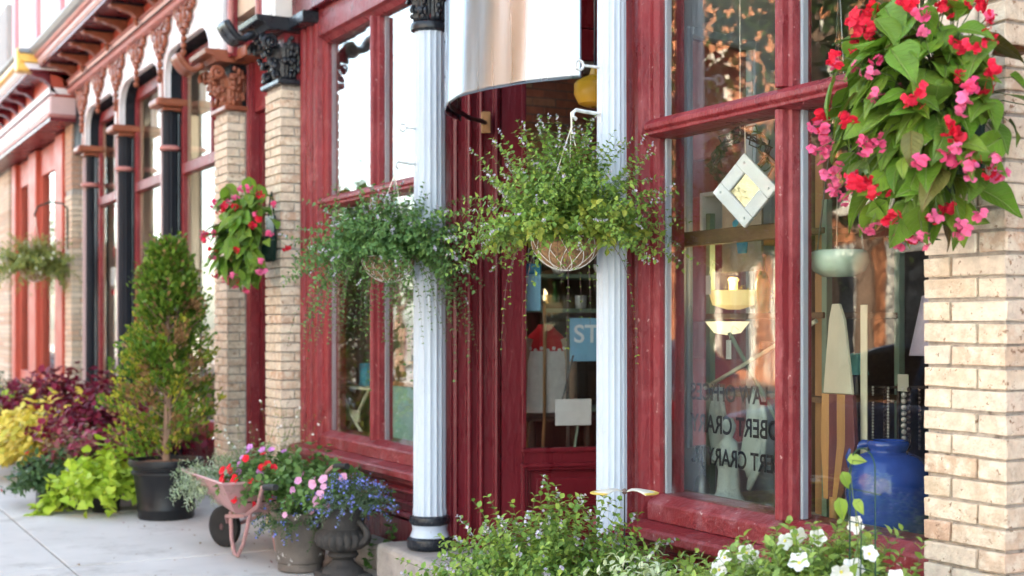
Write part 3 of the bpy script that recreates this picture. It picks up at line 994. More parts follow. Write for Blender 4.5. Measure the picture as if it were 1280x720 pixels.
pr = [(-0.10, 0.10), (-0.10, 0.0), (0.02, 0.0), (0.025, -0.022), (0.045, -0.03), (0.055, -0.012), (0.10, -0.008), (0.105, -0.03), (0.118, -0.036), (0.132, -0.03), (0.136, 0.0), (0.170, 0.004), (0.176, -0.018), (0.188, -0.024), (0.2, -0.018), (0.206, 0.006), (0.262, 0.008), (0.268, -0.012), (0.283, -0.016), (0.29, 0.012), (0.305, 0.014), (0.305, 0.10)]
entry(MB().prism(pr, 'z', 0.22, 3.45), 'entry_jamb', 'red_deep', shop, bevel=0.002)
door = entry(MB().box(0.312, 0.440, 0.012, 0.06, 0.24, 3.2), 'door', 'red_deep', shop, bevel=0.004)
entry(MB().box(1.04, 1.15, 0.012, 0.06, 0.24, 3.2), 'door_stile', 'red_deep', door, bevel=0.004)
entry(MB().box(0.441, 1.039, 0.012, 0.06, 0.672, 0.772), 'lock_rail', 'red_deep', door, bevel=0.003)
entry(MB().box(0.441, 1.039, 0.012, 0.06, 0.24, 0.40), 'bottom_rail', 'red_deep', door, bevel=0.003)
entry(MB().box(0.441, 1.039, 0.012, 0.06, 3.02, 3.2), 'top_rail', 'red_deep', door, bevel=0.003)
entry(MB().box(0.441, 1.039, 0.036, 0.055, 0.40, 0.672), 'panel', 'red_deep', door)
entry(MB().box(0.520, 0.960, 0.024, 0.040, 0.47, 0.60), 'raised_panel', 'red_deep', door, bevel=0.006, bseg=2)
def frame_moulding(x0, x1, z0, z1, w, y0, y1, name):
    mb = MB()
    mb.box(x0, x1, y0, y1, z0, z0 + w)
    mb.box(x0, x1, y0, y1, z1 - w, z1)
    mb.box(x0, x0 + w, y0, y1, z0 + w, z1 - w)
    mb.box(x1 - w, x1, y0, y1, z0 + w, z1 - w)
    return entry(mb, name, 'red_deep', door, bevel=0.005, bseg=2)
frame_moulding(0.428, 1.052, 0.752, 3.04, 0.026, -0.006, 0.03, 'glass_moulding')
frame_moulding(0.425, 1.055, 0.388, 0.690, 0.024, -0.008, 0.03, 'panel_moulding')
frame_moulding(0.452, 1.028, 0.414, 0.664, 0.016, 0.004, 0.036, 'panel_moulding')
frame_moulding(0.472, 1.008, 0.434, 0.644, 0.009, 0.016, 0.036, 'panel_moulding')
entry(MB().box(0.441, 1.039, 0.034, 0.039, 0.772, 3.02), 'pane', 'shop_glass', door)
entry(MB().tube([(1.09, -0.004, 1.12), (1.09, -0.05, 1.12), (1.09, -0.055, 1.28), (1.09, -0.004, 1.28)], 0.008, 8), 'door_handle', 'steel_dark', door, smooth=True)
entry(MB().box(1.158, 1.26, -0.01, 0.10, 0.22, 3.45), 'entry_jamb', 'red_deep', shop, bevel=0.003)
entry(MB().box(0.312, 1.15, 0.0, 0.09, 3.204, 3.45), 'door_head', 'red_deep', shop, bevel=0.003)
# back of the entry, its soffit and floor step
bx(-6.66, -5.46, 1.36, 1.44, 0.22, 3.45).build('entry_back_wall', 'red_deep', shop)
for z in (0.6, 1.5, 2.4):
    bx(-6.45, -5.65, 1.335, 1.359, z, z + 0.7).build('entry_panel', 'red_paint', shop, bevel=0.012, bseg=2)
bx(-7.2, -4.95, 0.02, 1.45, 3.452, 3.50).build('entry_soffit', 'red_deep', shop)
bx(-6.86, -5.1, 0.32, 1.36, 0.0, 0.215).build('entry_step', 'sandstone', shop, bevel=0.012, bseg=2)
# right wall of the entry: red outside, pale grey inside, with a window in it
RW = Matrix.Translation((-5.235, 0.345, 0)) @ Matrix.Rotation(math.atan2(1.0, -0.26), 4, 'Z')
def rwall(mb, name, mat, parent=shop, **kw):
    mb.v = [tuple(RW @ Vector(p)) for p in mb.v]
    return mb.build(name, mat, parent, **kw)
for x0, x1, z0, z1 in ((0, 0.30, 0.22, 3.45), (0.78, 1.03, 0.22, 3.45), (0.30, 0.78, 0.22, 0.9), (0.30, 0.78, 2.86, 3.45)):
    rwall(MB().box(x0, x1, 0.03, 0.06, z0, z1), 'entry_side_board', 'red_deep')
    rwall(MB().box(x0, x1, -0.01, 0.028, z0, z1), 'inner_board', 'display_grey')
for x0, x1, z0, z1 in ((0.27, 0.30, 0.9, 2.90), (0.78, 0.815, 0.9, 2.90), (0.30, 0.78, 2.86, 2.90)):
    rwall(MB().box(x0, x1, -0.03, -0.012, z0, z1), 'inner_architrave', 'column_paint', bevel=0.004)
rwall(MB().box(0.30, 0.78, 0.02, 0.025, 0.9, 2.86), 'pane', 'shop_glass')

# wall above the windows, upper storey, roof and the blank bay towards the camera
bx(-10.7, 4.5, 0.16, 0.60, 3.623, 3.95).build('lintel_board', 'red_paint', shop, bevel=0.004)
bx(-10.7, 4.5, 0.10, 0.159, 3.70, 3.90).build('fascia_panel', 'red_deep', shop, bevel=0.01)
bx(-10.78, 4.5, 0.05, 0.7, 3.952, 6.6).build('upper_wall', 'cream_brick_far', shop)
MB().prism([(0.05, 4.02), (-0.12, 4.02), (-0.18, 4.08), (-0.34, 4.16), (-0.38, 4.22), (-0.38, 4.30), (0.05, 4.30)], 'x', -9.3, 4.5).build('cornice', 'red_paint', shop, bevel=0.006)
bx(-2.83, 4.5, 0.20, 0.50, 0.0, 3.62).build('side_bay_wall', 'red_paint', shop)
for k in range(4):
    bx(-2.6 + k * 1.75, -1.1 + k * 1.75, 0.17, 0.199, 0.5, 3.3).build('side_bay_panel', 'red_deep', shop, bevel=0.02, bseg=2)
bx(-10.78, 4.5, 0.7, 7.2, 6.4, 6.6).build('roof', 'asphalt', shop)
# shop interior
bx(-9.6, -2.7, 0.36, 7.0, 0.10, 0.24).build('shop_floor', 'dark_boards', shop)
bx(-9.6, -2.7, 0.70, 7.0, 3.52, 3.6).build('shop_ceiling', 'plaster', shop)
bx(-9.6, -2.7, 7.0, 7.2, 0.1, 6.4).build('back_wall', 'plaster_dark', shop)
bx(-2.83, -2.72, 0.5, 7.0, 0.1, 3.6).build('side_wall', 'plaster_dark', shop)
party = bx(-9.62, -9.445, 0.30, 7.0, 0.1, 3.6).build('party_wall', 'grey_mortar', shop)
rows = []
for k in range(13):
    z = 2.62 + k * PITCH
    y = 1.35 - (0.105 if k % 2 else 0)
    while y < 3.3:
        rows.append((-9.46, -9.437, y, y + 0.2, z))
        y += 0.21
lay(party, rows, 'red_brick')
# display floors
bx(-5.18, -3.12, 0.31, 1.25, 0.64, 0.69).build('display_floor', 'display_board', shop)
bx(-9.43, -7.0, 0.31, 1.10, 0.60, 0.65).build('display_floor', 'display_board', shop)

# pier heads: impost, capital, bracketed abacus and fluted strip above
def pier_head(root, x0, x1, dark, strip=True):
    m, mm = ('black_paint', 'black_paint') if dark else ('brown_paint', 'brown_paint')
    xc = (x0 + x1) / 2
    w = x1 - x0
    MB().prism([(x0 - .03, -.03), (x1 + .04, -.03), (x1 + .04, .2), (x0 - .03, .2)], 'z', 3.222, 3.262).build('impost', m, root, bevel=0.008)
    bx(x0 + 0.03, x1 - 0.01, 0.03, 0.3, 3.263, 3.60).build('capital_block', 'red_paint' if dark else 'slate_paint', root)
    cp = MB()
    for tier, (z, h, cu) in enumerate(((3.265, 0.15, 0.07), (3.32, 0.20, 0.10))):
        n = 3 - tier
        for k in range(n):
            u = (k + 0.5) / n
            acanthus(cp, (x0 + 0.02 + (w - 0.03) * u, 0.028, z), (0, -1, 0), h, w / n * 1.05, cu)
            if k < 2:
                acanthus(cp, (x1 - 0.012, 0.03 + 0.11 * (u if n > 1 else 0.5), z), (1, 0, 0), h, 0.10, cu * 0.7)
    rr = random.Random(int(abs(x0) * 100))
    for k in range(46):
        on_side = rr.random() < 0.35
        zz = 3.28 + 0.28 * rr.random()
        fl = 0.02 + 0.09 * ((zz - 3.26) / 0.3) ** 1.5
        if on_side:
            c0, oo = (x1 + fl * 0.6, 0.02 + 0.12 * rr.random(), zz), Vector((1, 0, 0))
        else:
            c0, oo = (x0 + 0.02 + (w - 0.03) * rr.random(), -fl, zz), Vector((0, -1, 0))
        if k % 3 == 0:
            cp.tube(spiral(c0, rr.uniform(0.018, 0.032), 0.004, 1.2, oo, (0, 0, 1), 10, -0.8), rr.uniform(0.006, 0.010), 5)
        else:
            cp.ball(c0, (rr.uniform(0.010, 0.022), rr.uniform(0.010, 0.020), rr.uniform(0.012, 0.024)), 7, 5)
    for px in (x0 + 0.02, x1):
        for q in (-1, 1):
            cp.tube(spiral((px + 0.012 * q, -0.075, 3.52), 0.055, 0.008, 1.5, (0, -1, 0), (0, 0, 1), 18, -0.6), 0.013, 6)
    cp.build('capital_leaves', m, root, smooth=True, thick=0.008)
    ab = MB().prism([(0.25, 3.602), (-0.10, 3.602), (-0.13, 3.64), (-0.19, 3.66), (-0.20, 3.70), (0.25, 3.70)], 'x', x0 - 0.05, x1 + 0.06).build('abacus', m, root, bevel=0.006)
    bx(x1 + 0.062, x1 + 0.36, 0.04, 0.25, 3.61, 3.695).build('abacus_return', m, root, bevel=0.006)
    # the upswept scroll that juts towards the street
    sw = MB()
    def fn(u, v):
        t = v
        return (x0 - 0.02 + (w * 0.66) * u, -0.15 - 0.20 * t, 3.60 + 0.02 * t - 0.075 * math.sin(t * PI * 0.9) + 0.075 * t * t + 0.02 * math.cos((u - .5) * 3))
    sw.grid(fn, 4, 10)
    sw.build('scroll_bracket', m, root, smooth=True, thick=0.04)
    if strip:
        st = MB()
        st.box(x0 + 0.02, x1 - 0.04, -0.03, 0.2, 3.702, 4.6)
        st.build('pilaster_strip', 'cream_paint', root, bevel=0.004)
        for k in range(4):
            a = x0 + 0.045 + k * (w - 0.12) / 4
            bx(a, a + (w - 0.12) / 4 - 0.018, -0.040, -0.029, 3.74, 4.56).build('strip_reed', 'cream_paint', root, bevel=0.006)

pier_head(shop, -9.796, -9.444, True)

# narrow doorway bay between the two brick piers
bay = [(-10.78, -10.70), (-9.90, -9.797)]
for a, b in bay:
    MB().prism([(a, .34), (a, .16), (a + .3 * (b - a), .15), (a + .5 * (b - a), .17), (b, .17), (b, .34)], 'z', 0.02, 3.62).build('door_casing', 'red_paint', shop, bevel=0.003)
stair = bx(-10.695, -10.60, 0.24, 0.29, 0.1, 3.2).build('stair_door', 'red_deep', shop, bevel=0.004)
bx(-10.0, -9.905, 0.24, 0.29, 0.1, 3.2).build('stile', 'red_deep', stair, bevel=0.004)
bx(-10.599, -10.001, 0.24, 0.29, 0.1, 0.8).build('kick_panel', 'red_deep', stair, bevel=0.004)
bx(-10.599, -10.001, 0.24, 0.29, 3.05, 3.2).build('head_rail', 'red_deep', stair, bevel=0.004)
bx(-10.599, -10.001, 0.262, 0.267, 0.8, 3.05).build('pane', 'far_glass', stair)
bx(-10.695, -9.905, 0.20, 0.30, 3.202, 3.62).build('door_head', 'red_paint', shop, bevel=0.004)
bx(-10.76, -9.63, 0.9, 1.0, 0.0, 3.6).build('stair_hall_wall', 'tan_wall', shop)
# arched red niche above that doorway
nm = MB()
R0, xc0, zs = 0.36, -10.29, 4.05
pts_in = [(xc0 + R0, 3.64)] + [(xc0 + R0 * math.cos(t), zs + R0 * math.sin(t)) for t in np.linspace(0, PI, 18)] + [(xc0 - R0, 3.64)]
outer = [(-9.80, 3.64), (-9.80, 4.62), (-10.78, 4.62), (-10.78, 3.64)]
nm.prism(outer[:2] + outer[2:] + pts_in[::-1], 'y', -0.01, 0.048)
nm.build('niche_frame', 'red_paint', shop, bevel=0.004)
ring = [(xc0 + R0 * math.cos(t), -0.012, zs + R0 * math.sin(t)) for t in np.linspace(0, PI, 22)]
MB().tube([(xc0 + R0, -0.012, 3.66)] + ring + [(xc0 - R0, -0.012, 3.66)], 0.022, 8).build('niche_bead', 'pink_band', shop, smooth=True)

# stone blocks at the foot of the column
s1 = tag(bx(-7.35, -6.52, -0.13, 0.30, 0.0, 0.22).build('stone_step', 'sandstone', bevel=0.035, bseg=3), 'rounded grey stone block under the left fluted column', 'stone step')
s2 = tag(bx(-7.95, -7.36, -0.02, 0.12, 0.0, 0.17).build('stone_step', 'sandstone', bevel=0.02, bseg=2), 'low brown stone ledge below the left shop window, behind the urn', 'stone step')
bx(-5.5, -4.7, -0.12, 0.13, 0.0, 0.22).build('column_plinth', 'sandstone', shop, bevel=0.03, bseg=3)

# curved metal hood over the entry
hood = thing('metal_hood', 'curved sheet of brushed metal hung over the shop entrance', 'canopy', (-5.9, 0.72, 2.59))
HC, HR = (-5.9, 0.72), 0.98
ha0, ha1 = math.atan2(-0.74, 0.66), math.atan2(-0.68, -0.72) 
ha0 = -math.radians(47.5)
ha1 = -math.radians(139)
def hfn(u, v):
    t = ha0 + (ha1 - ha0) * u
    dent = 0.0
    for (du, dv) in ((0.71, 0.3), (0.71, 0.62), (0.99, 0.5)):
        dent -= 0.006 * math.exp(-(((u - du) / 0.018) ** 2 + ((v - dv) / 0.05) ** 2))
    r = HR + 0.004 * math.sin(u * 17) + 0.002 * math.sin(u * 41 + v * 2) + dent
    return (HC[0] + r * math.cos(t), HC[1] + r * math.sin(t), 2.59 + 0.545 * v)
MB().grid(hfn, 110, 26).build('metal_sheet', 'steel_brushed', hood, smooth='all', thick=0.003)
rim = MB()
for z in (2.625, 3.09):
    pts = []
    for i in range(26):
        t = ha0 + (ha1 - ha0) * i / 25
        pts.append((HC[0] + (HR - 0.02) * math.cos(t), HC[1] + (HR - 0.02) * math.sin(t), z))
    pts += [(-6.72, 0.17, z), (-6.80, 0.29, z), (-6.855, 0.34, z)]
    rim.tube(pts, 0.013, 6)
rim.build('support_band', 'steel_dark', hood, smooth=True)
for z in (2.60, 3.07):
    mb = MB().box(0.185, 0.235, -0.055, -0.024, z - 0.03, z + 0.09)
    entry(mb, 'wooden_block', 'oak', hood, bevel=0.003)
for a in (0.72,):
    for zz in (2.75, 2.93):
        t = ha0 + (ha1 - ha0) * a
        MB().ball((HC[0] + (HR + 0.002) * math.cos(t), HC[1] + (HR + 0.002) * math.sin(t), zz), 0.005, 8, 5).build('rivet', 'steel_dark', hood)

# ------------------------------------------------------------------ the arcaded neighbour
arc = thing('arcade_building', 'neighbouring shop front with white arches, brown scrollwork and slate coloured columns', 'building')
brick_pier(arc, -11.16, -10.785, 0.0, 3.22, 0.15, (0.3, 3.3))
pier_head(arc, -11.16, -10.785, False)
brick_pier(arc, -17.99, -17.55, 0.0, 3.18, 0.19, far=True)
rb = []
for k in range(20):
    z = 3.19 + k * PITCH
    o = 0.07 if k % 2 else 0
    rb.append((-17.99, -17.55, 0, 0.10, z))
    rb.append((-17.65, -17.55, 0.11, 0.19, z))
top = bx(-17.982, -17.558, 0.009, 0.4, 3.18, 4.56).build('brick_pier', 'mortar', arc)
lay(top, rb, 'red_brick', 'brick_courses')

cols_x = [-16.72, -14.84, -12.90]
def pier_side(x):
    return x
for x in cols_x:
    cm = MB()
    rr = 0.072 if x > -16 else 0.05
    cm.lathe([(rr * 1.2, 0), (rr * 1.2, 0.1), (rr * 1.04, 0.14), (rr, 2.3), (rr, 3.3)], 48, (x, 0.07, 0.22), flute(12, 0.12))
    c = cm.build('arcade_column', 'slate_paint', arc, smooth=True)
    MB().lathe([(0.10, 0), (0.10, 0.22), (0.09, 0.25)], 24, (x, 0.07, 0.0)).build('column_foot', 'slate_paint', c, smooth=True)
    bx(x - 0.098, x - 0.074, 0.0, 0.05, 0.3, 3.5).build('pale_edge', 'pale_pink', c)
    MB().lathe([(0.075, 0), (0.105, 0.015), (0.105, 0.04), (0.075, 0.055)], 24, (x, 0.065, 3.13)).build('column_band', 'pink_band', c, smooth=True)
    MB().prism([(x - 0.10, -0.02), (x + 0.10, -0.02), (x + 0.10, 0.20), (x - 0.10, 0.20)], 'z', 3.505, 3.54).build('cap_lower', 'brown_paint', c, bevel=0.01)
    MB().prism([(x - 0.17, -0.10), (x + 0.17, -0.10), (x + 0.17, 0.21), (x - 0.17, 0.21)], 'z', 3.541, 3.615).build('cap_upper', 'brown_paint', c, bevel=0.025, bseg=2)

def arch_panel(xa, xb):
    """white spandrel over one opening: depressed arch with rounded shoulders"""
    hw = 0.10
    a, b = xa + hw, xb - hw
    zs, zc, zt = 3.616, 4.04, 4.333
    pts = []
    n = 9
    rx, rz = (b - a) * 0.20, 0.24
    for i in range(n):
        t = PI - (PI / 2) * i / (n - 1)
        pts.append((a + rx + rx * math.cos(t), zc - rz + rz * math.sin(t)))
    for i in range(n):
        t = PI / 2 - (PI / 2) * i / (n - 1)
        pts.append((b - rx + rx * math.cos(t), zc - rz + rz * math.sin(t)))
    prof = [(xa + 0.001, zs), (a, zs)] + pts + [(b, zs), (xb - 0.001, zs), (xb - 0.001, zt), (xa + 0.001, zt)]
    p = MB().prism(prof, 'y', 0.0, 0.05).build('arch_panel', 'white_frieze', arc)
    inner = [(x, z) for x, z in ([(a, zs)] + pts + [(b, zs)])]
    mb = MB()
    mb.grid(lambda u, v: ((inner[round(u * (len(inner) - 1))][0] - 0.004 * 0), 0.051 + 0.16 * v, inner[round(u * (len(inner) - 1))][1]), len(inner) - 1, 1)
    mb.build('arch_soffit', 'slate_paint', p, thick=0.01)
    bx(xa + 0.02, a - 0.012, 0.052, 0.22, zs, zt).build('spandrel_block', 'slate_paint', p)
    bx(b + 0.012, xb - 0.02, 0.052, 0.22, zs, zt).build('spandrel_block', 'slate_paint', p)
    MB().tube([(x, -0.006, z + 0.0) for x, z in inner], 0.013, 6).build('arch_bead', 'white_frieze', p, smooth=True)
    return p

# carved scrollwork, one mesh for all
sw = MB()
for sx in (-1, 1):
    sw.tube(spiral((0.09 * sx, -0.018, 0.02), 0.075, 0.014, 1.5, (sx, 0, 0), (0, 0, 1), 20, 0.6), 0.018, 7)
    sw.tube(spiral((0.17 * sx, -0.016, 0.10), 0.05, 0.010, 1.4, (-sx, 0, 0), (0, 0, 1), 18, 0.2), 0.014, 7)
    sw.tube([(0.02 * sx, -0.02, -0.05), (0.05 * sx, -0.03, 0.05), (0.03 * sx, -0.02, 0.12), (0.10 * sx, -0.02, 0.16)], [0.018, 0.016, 0.013, 0.008], 7)
    sw.ball((0.205 * sx, -0.02, 0.155), (0.026, 0.018, 0.026), 8, 5)
    sw.ball((0.055 * sx, -0.02, -0.06), (0.026, 0.022, 0.03), 8, 5)
sw.ball((0, -0.03, 0.02), (0.035, 0.03, 0.06), 10, 6)
sw.ball((0, -0.028, 0.10), (0.025, 0.025, 0.035), 8, 5)
for k in range(4):
    sw.ball((0, -0.022, -0.10 - k * 0.06), (0.034 - k * 0.005, 0.022, 0.034), 8, 5)
scroll_me = sw.mesh('scroll_ornament', 'brown_paint', True)
xa_list = [(-16.72, -14.84), (-14.84, -12.90), (-12.90, -11.16)]
for xa, xb in xa_list:
    p = arch_panel(xa, xb)
    for fx, fz in ((0.0, 4.13), (0.5, 4.19)):
        o = link_obj('scroll_ornament', scroll_me, p)
        o.location = (xa + (xb - xa) * fx, -0.002, fz)
        o.scale = (1.5, 1.3, 1.0 if fx > 0.2 else 1.15)
    bx(xa - 0.055, xa + 0.055, -0.022, -0.001, 3.63, 3.90).build('springer_tablet', 'brown_paint', p, bevel=0.012, bseg=2)
bx(-17.55, -16.73, 0.03, 0.45, 3.616, 4.333).build('spandrel_block', 'slate_paint', arc)
bx(-17.52, -16.80, 0.16, 0.3, 0.0, 3.615).build('corner_board', 'slate_paint', arc)
# bands, frieze, brackets and cornice (flattened to the height and overhang they have)
def arc_cornice(p):
    x, y, z = p
    return (max(x, -17.42), y * 0.72 if y < -0.1 else y, float(np.interp(z, [4.0, 4.385, 4.466, 4.65, 4.886, 5.13, 5.2, 9], [4.0, 4.335, 4.40, 4.51, 4.64, 4.87, 4.94, 9])))
REMAP = arc_cornice
MB().prism([(0.30, 4.386), (-0.03, 4.386), (-0.06, 4.40), (-0.075, 4.425), (-0.06, 4.45), (-0.09, 4.465), (0.30, 4.465)], 'x', -17.99, -11.16).build('pink_band', 'pink_band', arc, bevel=0.004)
MB().prism([(0.30, 4.466), (-0.095, 4.466), (-0.10, 4.478), (-0.07, 4.482), (0.30, 4.482)], 'x', -17.99, -11.16).build('dark_line', 'slate_paint', arc)
bx(-17.99, -11.16, -0.06, 0.30, 4.483, 4.62).build('frieze', 'pale_pink', arc)
bx(-17.99, -11.16, -0.085, 0.30, 4.621, 4.65).build('frieze_bead', 'pink_band', arc, bevel=0.006)
bx(-17.99, -11.16, -0.04, 0.30, 4.651, 4.86).build('bracket_course', 'salmon_paint', arc)
for k in range(10):
    x = -17.7 + k * 0.69
    mb = MB()
    mb.prism([(-0.041, 4.855), (-0.50, 4.855), (-0.51, 4.82), (-0.47, 4.79), (-0.40, 4.79), (-0.34, 4.75), (-0.27, 4.735), (-0.20, 4.70), (-0.16, 4.65), (-0.12, 4.63), (-0.041, 4.655)], 'x', x - 0.055, x + 0.055)
    b = mb.build('bracket', 'brown_paint', arc, bevel=0.012, bseg=2)
    bx(x - 0.065, x + 0.065, -0.47, -0.04, 4.856, 4.885).build('bracket_cap', 'slate_paint', b)
    if k % 2 == 0:
        mb = MB().tube([(x, -0.12, 4.66), (x, -0.15, 4.60), (x, -0.125, 4.54), (x, -0.09, 4.52)], [0.03, 0.035, 0.03, 0.02], 8)
        mb.build('drop', 'brown_paint', b, smooth=True)
bx(-17.99, -11.16, -0.56, 0.30, 4.886, 4.92).build('cornice_soffit', 'red_deep', arc)
MB().prism([(0.3, 4.921), (-0.57, 4.921), (-0.60, 4.95), (-0.60, 4.985), (0.3, 4.985)], 'x', -17.99, -11.16).build('cornice_fascia', 'pale_pink', arc)
MB().prism([(0.3, 4.986), (-0.61, 4.986), (-0.64, 5.0), (-0.66, 5.03), (0.3, 5.03)], 'x', -17.99, -11.16).build('cornice_band', 'pink_band', arc)
MB().prism([(0.3, 5.031), (-0.66, 5.031), (-0.70, 5.05), (-0.74, 5.10), (-0.74, 5.13), (0.3, 5.2)], 'x', -17.99, -11.16).build('gutter', 'gutter_grey', arc, bevel=0.01)
REMAP = None
bx(-18.0, -10.78, 0.31, 7.2, 4.50, 8.0).build('upper_wall', 'cream_brick_far', arc)
# windows behind the columns
def bay_window(x0, x1, tops):
    fr = MB()
    w = 0.07
    fr.box(x0, x0 + w, 0.15, 0.22, 0.5, 4.0)
    fr.box(x1 - w, x1, 0.15, 0.22, 0.5, 4.0)
    fr.box(x0 + w, x1 - w, 0.15, 0.22, 3.88, 4.0)
    fr.box(x0 + w, x1 - w, 0.135, 0.22, 2.90, 3.00)
    fr.box(x0 + w, x1 - w, 0.15, 0.22, 0.5, 0.64)
    for t in tops:
        fr.box(x0 + (x1 - x0) * t - 0.03, x0 + (x1 - x0) * t + 0.03, 0.15, 0.22, 3.0, 3.88)
    wf = fr.build('window_frame', 'red_paint', arc, bevel=0.006)
    bx(x0 + w, x1 - w, 0.185, 0.190, 0.64, 2.90).build('pane', 'far_glass', wf)
    bx(x0 + w, x1 - w, 0.185, 0.190, 3.0, 3.88).build('pane', 'far_glass', wf)
    bx(x0 + w, x0 + w + 0.03, 0.195, 0.22, 0.64, 3.88).build('inner_stop', 'tan_wall', wf)
bay_window(-16.66, -14.93, (0.55,))
bay_window(-14.75, -12.99, ())
bay_window(-12.81, -11.17, (0.62,))
for x in cols_x[1:] + [-11.18]:
    bx(x - 0.085, x + 0.085, 0.15, 0.23, 0.0, 3.61).build('window_post', 'slate_paint', arc)
bx(-16.9, -11.1, 0.16, 0.60, 0.0, 0.498).build('stall_riser', 'red_deep', arc)
bx(-17.5, -11.1, 1.6, 1.7, 0.0, 4.4).build('inner_wall', 'tan_wall', arc)
bx(-17.5, -11.1, 0.6, 1.6, 4.2, 4.3).build('inner_ceiling', 'plaster', arc)
bx(-17.5, -11.1, 0.6, 1.6, 0.0, 0.12).build('inner_floor', 'dark_boards', arc)
for x0, x1, z in ((-16.5, -15.0, 3.1), (-14.7, -13.1, 2.5), (-12.75, -11.3, 3.0)):
    tag(bx(x0, x1, 0.30, 0.315, z, 4.15).build('roller_blind', 'blind'), {-16.5: 'tan roller blind in the arcade window nearest the brick corner pier', -14.7: 'tan roller blind in the middle arcade window between the slate columns', -12.75: 'tan roller blind in the arcade window behind the cedar'}[x0], 'blind')
# price card hung inside the first arcade window
card = thing('window_card', 'white card with red print hanging in the far arcade window', 'card', (-16.1, 0.23, 1.6))
bx(-16.35, -15.85, 0.232, 0.236, 1.95, 2.16).build('card_sheet', 'paper_white', card)
bx(-16.3, -15.9, 0.2305, 0.2315, 1.84, 1.90).build('red_line', 'wool_red', card)
for xx in (-16.2, -15.95):
    for zz in (2.28, 2.75):
        bx(xx, xx + 0.05, 0.2305, 0.2315, zz, zz + 0.13).build('red_mark', 'wool_red', card)

# ------------------------------------------------------------------ the far salmon shop front
far = thing('far_shop_building', 'salmon painted shop front with white frieze and yellow edged cornice at the far left', 'building')
brick_pier(far, -24.6, -22.9, 0.0, 4.0, 0.3, far=True)
def post(x0, x1, y0=0.0, z1=3.98, m='salmon_paint'):
    bx(x0, x1, y0, 0.3, 0.0, z1).build('post', m, far, bevel=0.01)
post(-22.6, -22.25)
post(-20.95, -20.3)
post(-18.75, -18.2)
post(-18.18, -18.0, 0.1, 3.98, 'pale_pink')
for x0, x1 in ((-22.25, -20.95), (-20.3, -18.75)):
    fr = MB()
    fr.box(x0, x0 + 0.09, 0.07, 0.14, 0.4, 3.98)
    fr.box(x1 - 0.09, x1, 0.07, 0.14, 0.4, 3.98)
    fr.box(x0 + 0.09, x1 - 0.09, 0.07, 0.14, 3.6, 3.98)
    fr.box(x0 + 0.09, x1 - 0.09, 0.07, 0.14, 0.4, 0.8)
    wf = fr.build('window_frame', 'salmon_paint', far, bevel=0.008)
    bx(x0 + 0.09, x1 - 0.09, 0.10, 0.106, 0.8, 3.6).build('pane', 'far_glass', wf)
bx(-22.25, -18.75, 0.08, 0.6, 0.0, 0.398).build('stall_riser', 'salmon_paint', far)
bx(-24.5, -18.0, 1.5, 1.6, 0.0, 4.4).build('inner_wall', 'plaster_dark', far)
def far_cornice(p):
    x, y, z = p
    return (x + 0.58 if x > -18.3 else x, y * 0.68 if y < -0.3 else y, float(np.interp(z, [4.0, 4.12, 4.40, 4.80, 5.13, 5.2, 9], [4.0, 4.09, 4.30, 4.58, 4.85, 4.92, 9])))
REMAP = far_cornice
bx(-24.6, -18.0, -0.28, 0.3, 4.0, 4.06).build('beam_soffit', 'red_deep', far)
bx(-24.6, -18.0, -0.30, 0.3, 4.061, 4.12).build('beam_edge', 'pink_band', far, bevel=0.01)
fz = bx(-24.6, -18.0, -0.27, 0.3, 4.121, 4.40).build('frieze', 'pale_pink', far)
for k in range(6):
    x = -24.4 + k * 1.08
    bx(x, x + 0.94, -0.285, -0.271, 4.16, 4.36).build('frieze_panel', 'white_frieze', fz, bevel=0.006)
bx(-24.6, -18.0, -0.32, 0.3, 4.401, 4.45).build('moulding', 'salmon_paint', far, bevel=0.012)
bx(-24.6, -18.0, -0.29, 0.3, 4.451, 4.56).build('upper_frieze', 'white_frieze', far)
bx(-24.6, -18.0, -0.27, 0.3, 4.561, 4.80).build('bracket_course', 'salmon_paint', far)
for k in range(10):
    x = -24.2 + k * 0.68
    MB().prism([(-0.271, 4.80), (-0.70, 4.80), (-0.72, 4.76), (-0.66, 4.72), (-0.55, 4.71), (-0.47, 4.66), (-0.40, 4.60), (-0.36, 4.50), (-0.31, 4.47), (-0.271, 4.50)], 'x', x - 0.08, x + 0.08).build('bracket', 'red_deep', far, bevel=0.015, bseg=2)
bx(-24.6, -17.98, -0.76, 0.3, 4.801, 4.84).build('cornice_soffit', 'red_deep', far)
MB().prism([(0.3, 4.841), (-0.77, 4.841), (-0.82, 4.88), (-0.86, 4.93), (0.3, 4.93)], 'x', -24.6, -17.98).build('cornice_white', 'white_frieze', far)
MB().prism([(0.3, 4.931), (-0.87, 4.931), (-0.92, 4.96), (-0.93, 5.03), (-0.90, 5.06), (0.3, 5.06)], 'x', -24.6, -17.95).build('cornice_yellow', 'gutter_yellow', far, bevel=0.01)
MB().prism([(0.3, 5.061), (-0.91, 5.061), (-0.96, 5.09), (-0.96, 5.13), (0.3, 5.2)], 'x', -24.6, -17.93).build('gutter', 'gutter_grey', far, bevel=0.01)
bx(-18.22, -17.99, -0.98, -0.5, 4.80, 5.15).build('cornice_end_block', 'gutter_yellow', far, bevel=0.03, bseg=2)
REMAP = None
wall = bx(-24.6, -18.01, 0.31, 7.2, 4.5, 8.6).build('upper_wall', 'white_brick', far)
rows = []
for x in (-24.1, -21.9, -19.85, -18.15):
    bx(x - 0.13, x + 0.13, 0.24, 0.309, 4.95, 8.6).build('red_strip', 'rose_paint', far)
bx(-70, -24.62, 0.2, 7.2, 0.0, 7.0).build('row_house', 'grey_render')
tag(bpy.data.objects['row_house'], 'plain far end of the shop row beyond the salmon front', 'building')

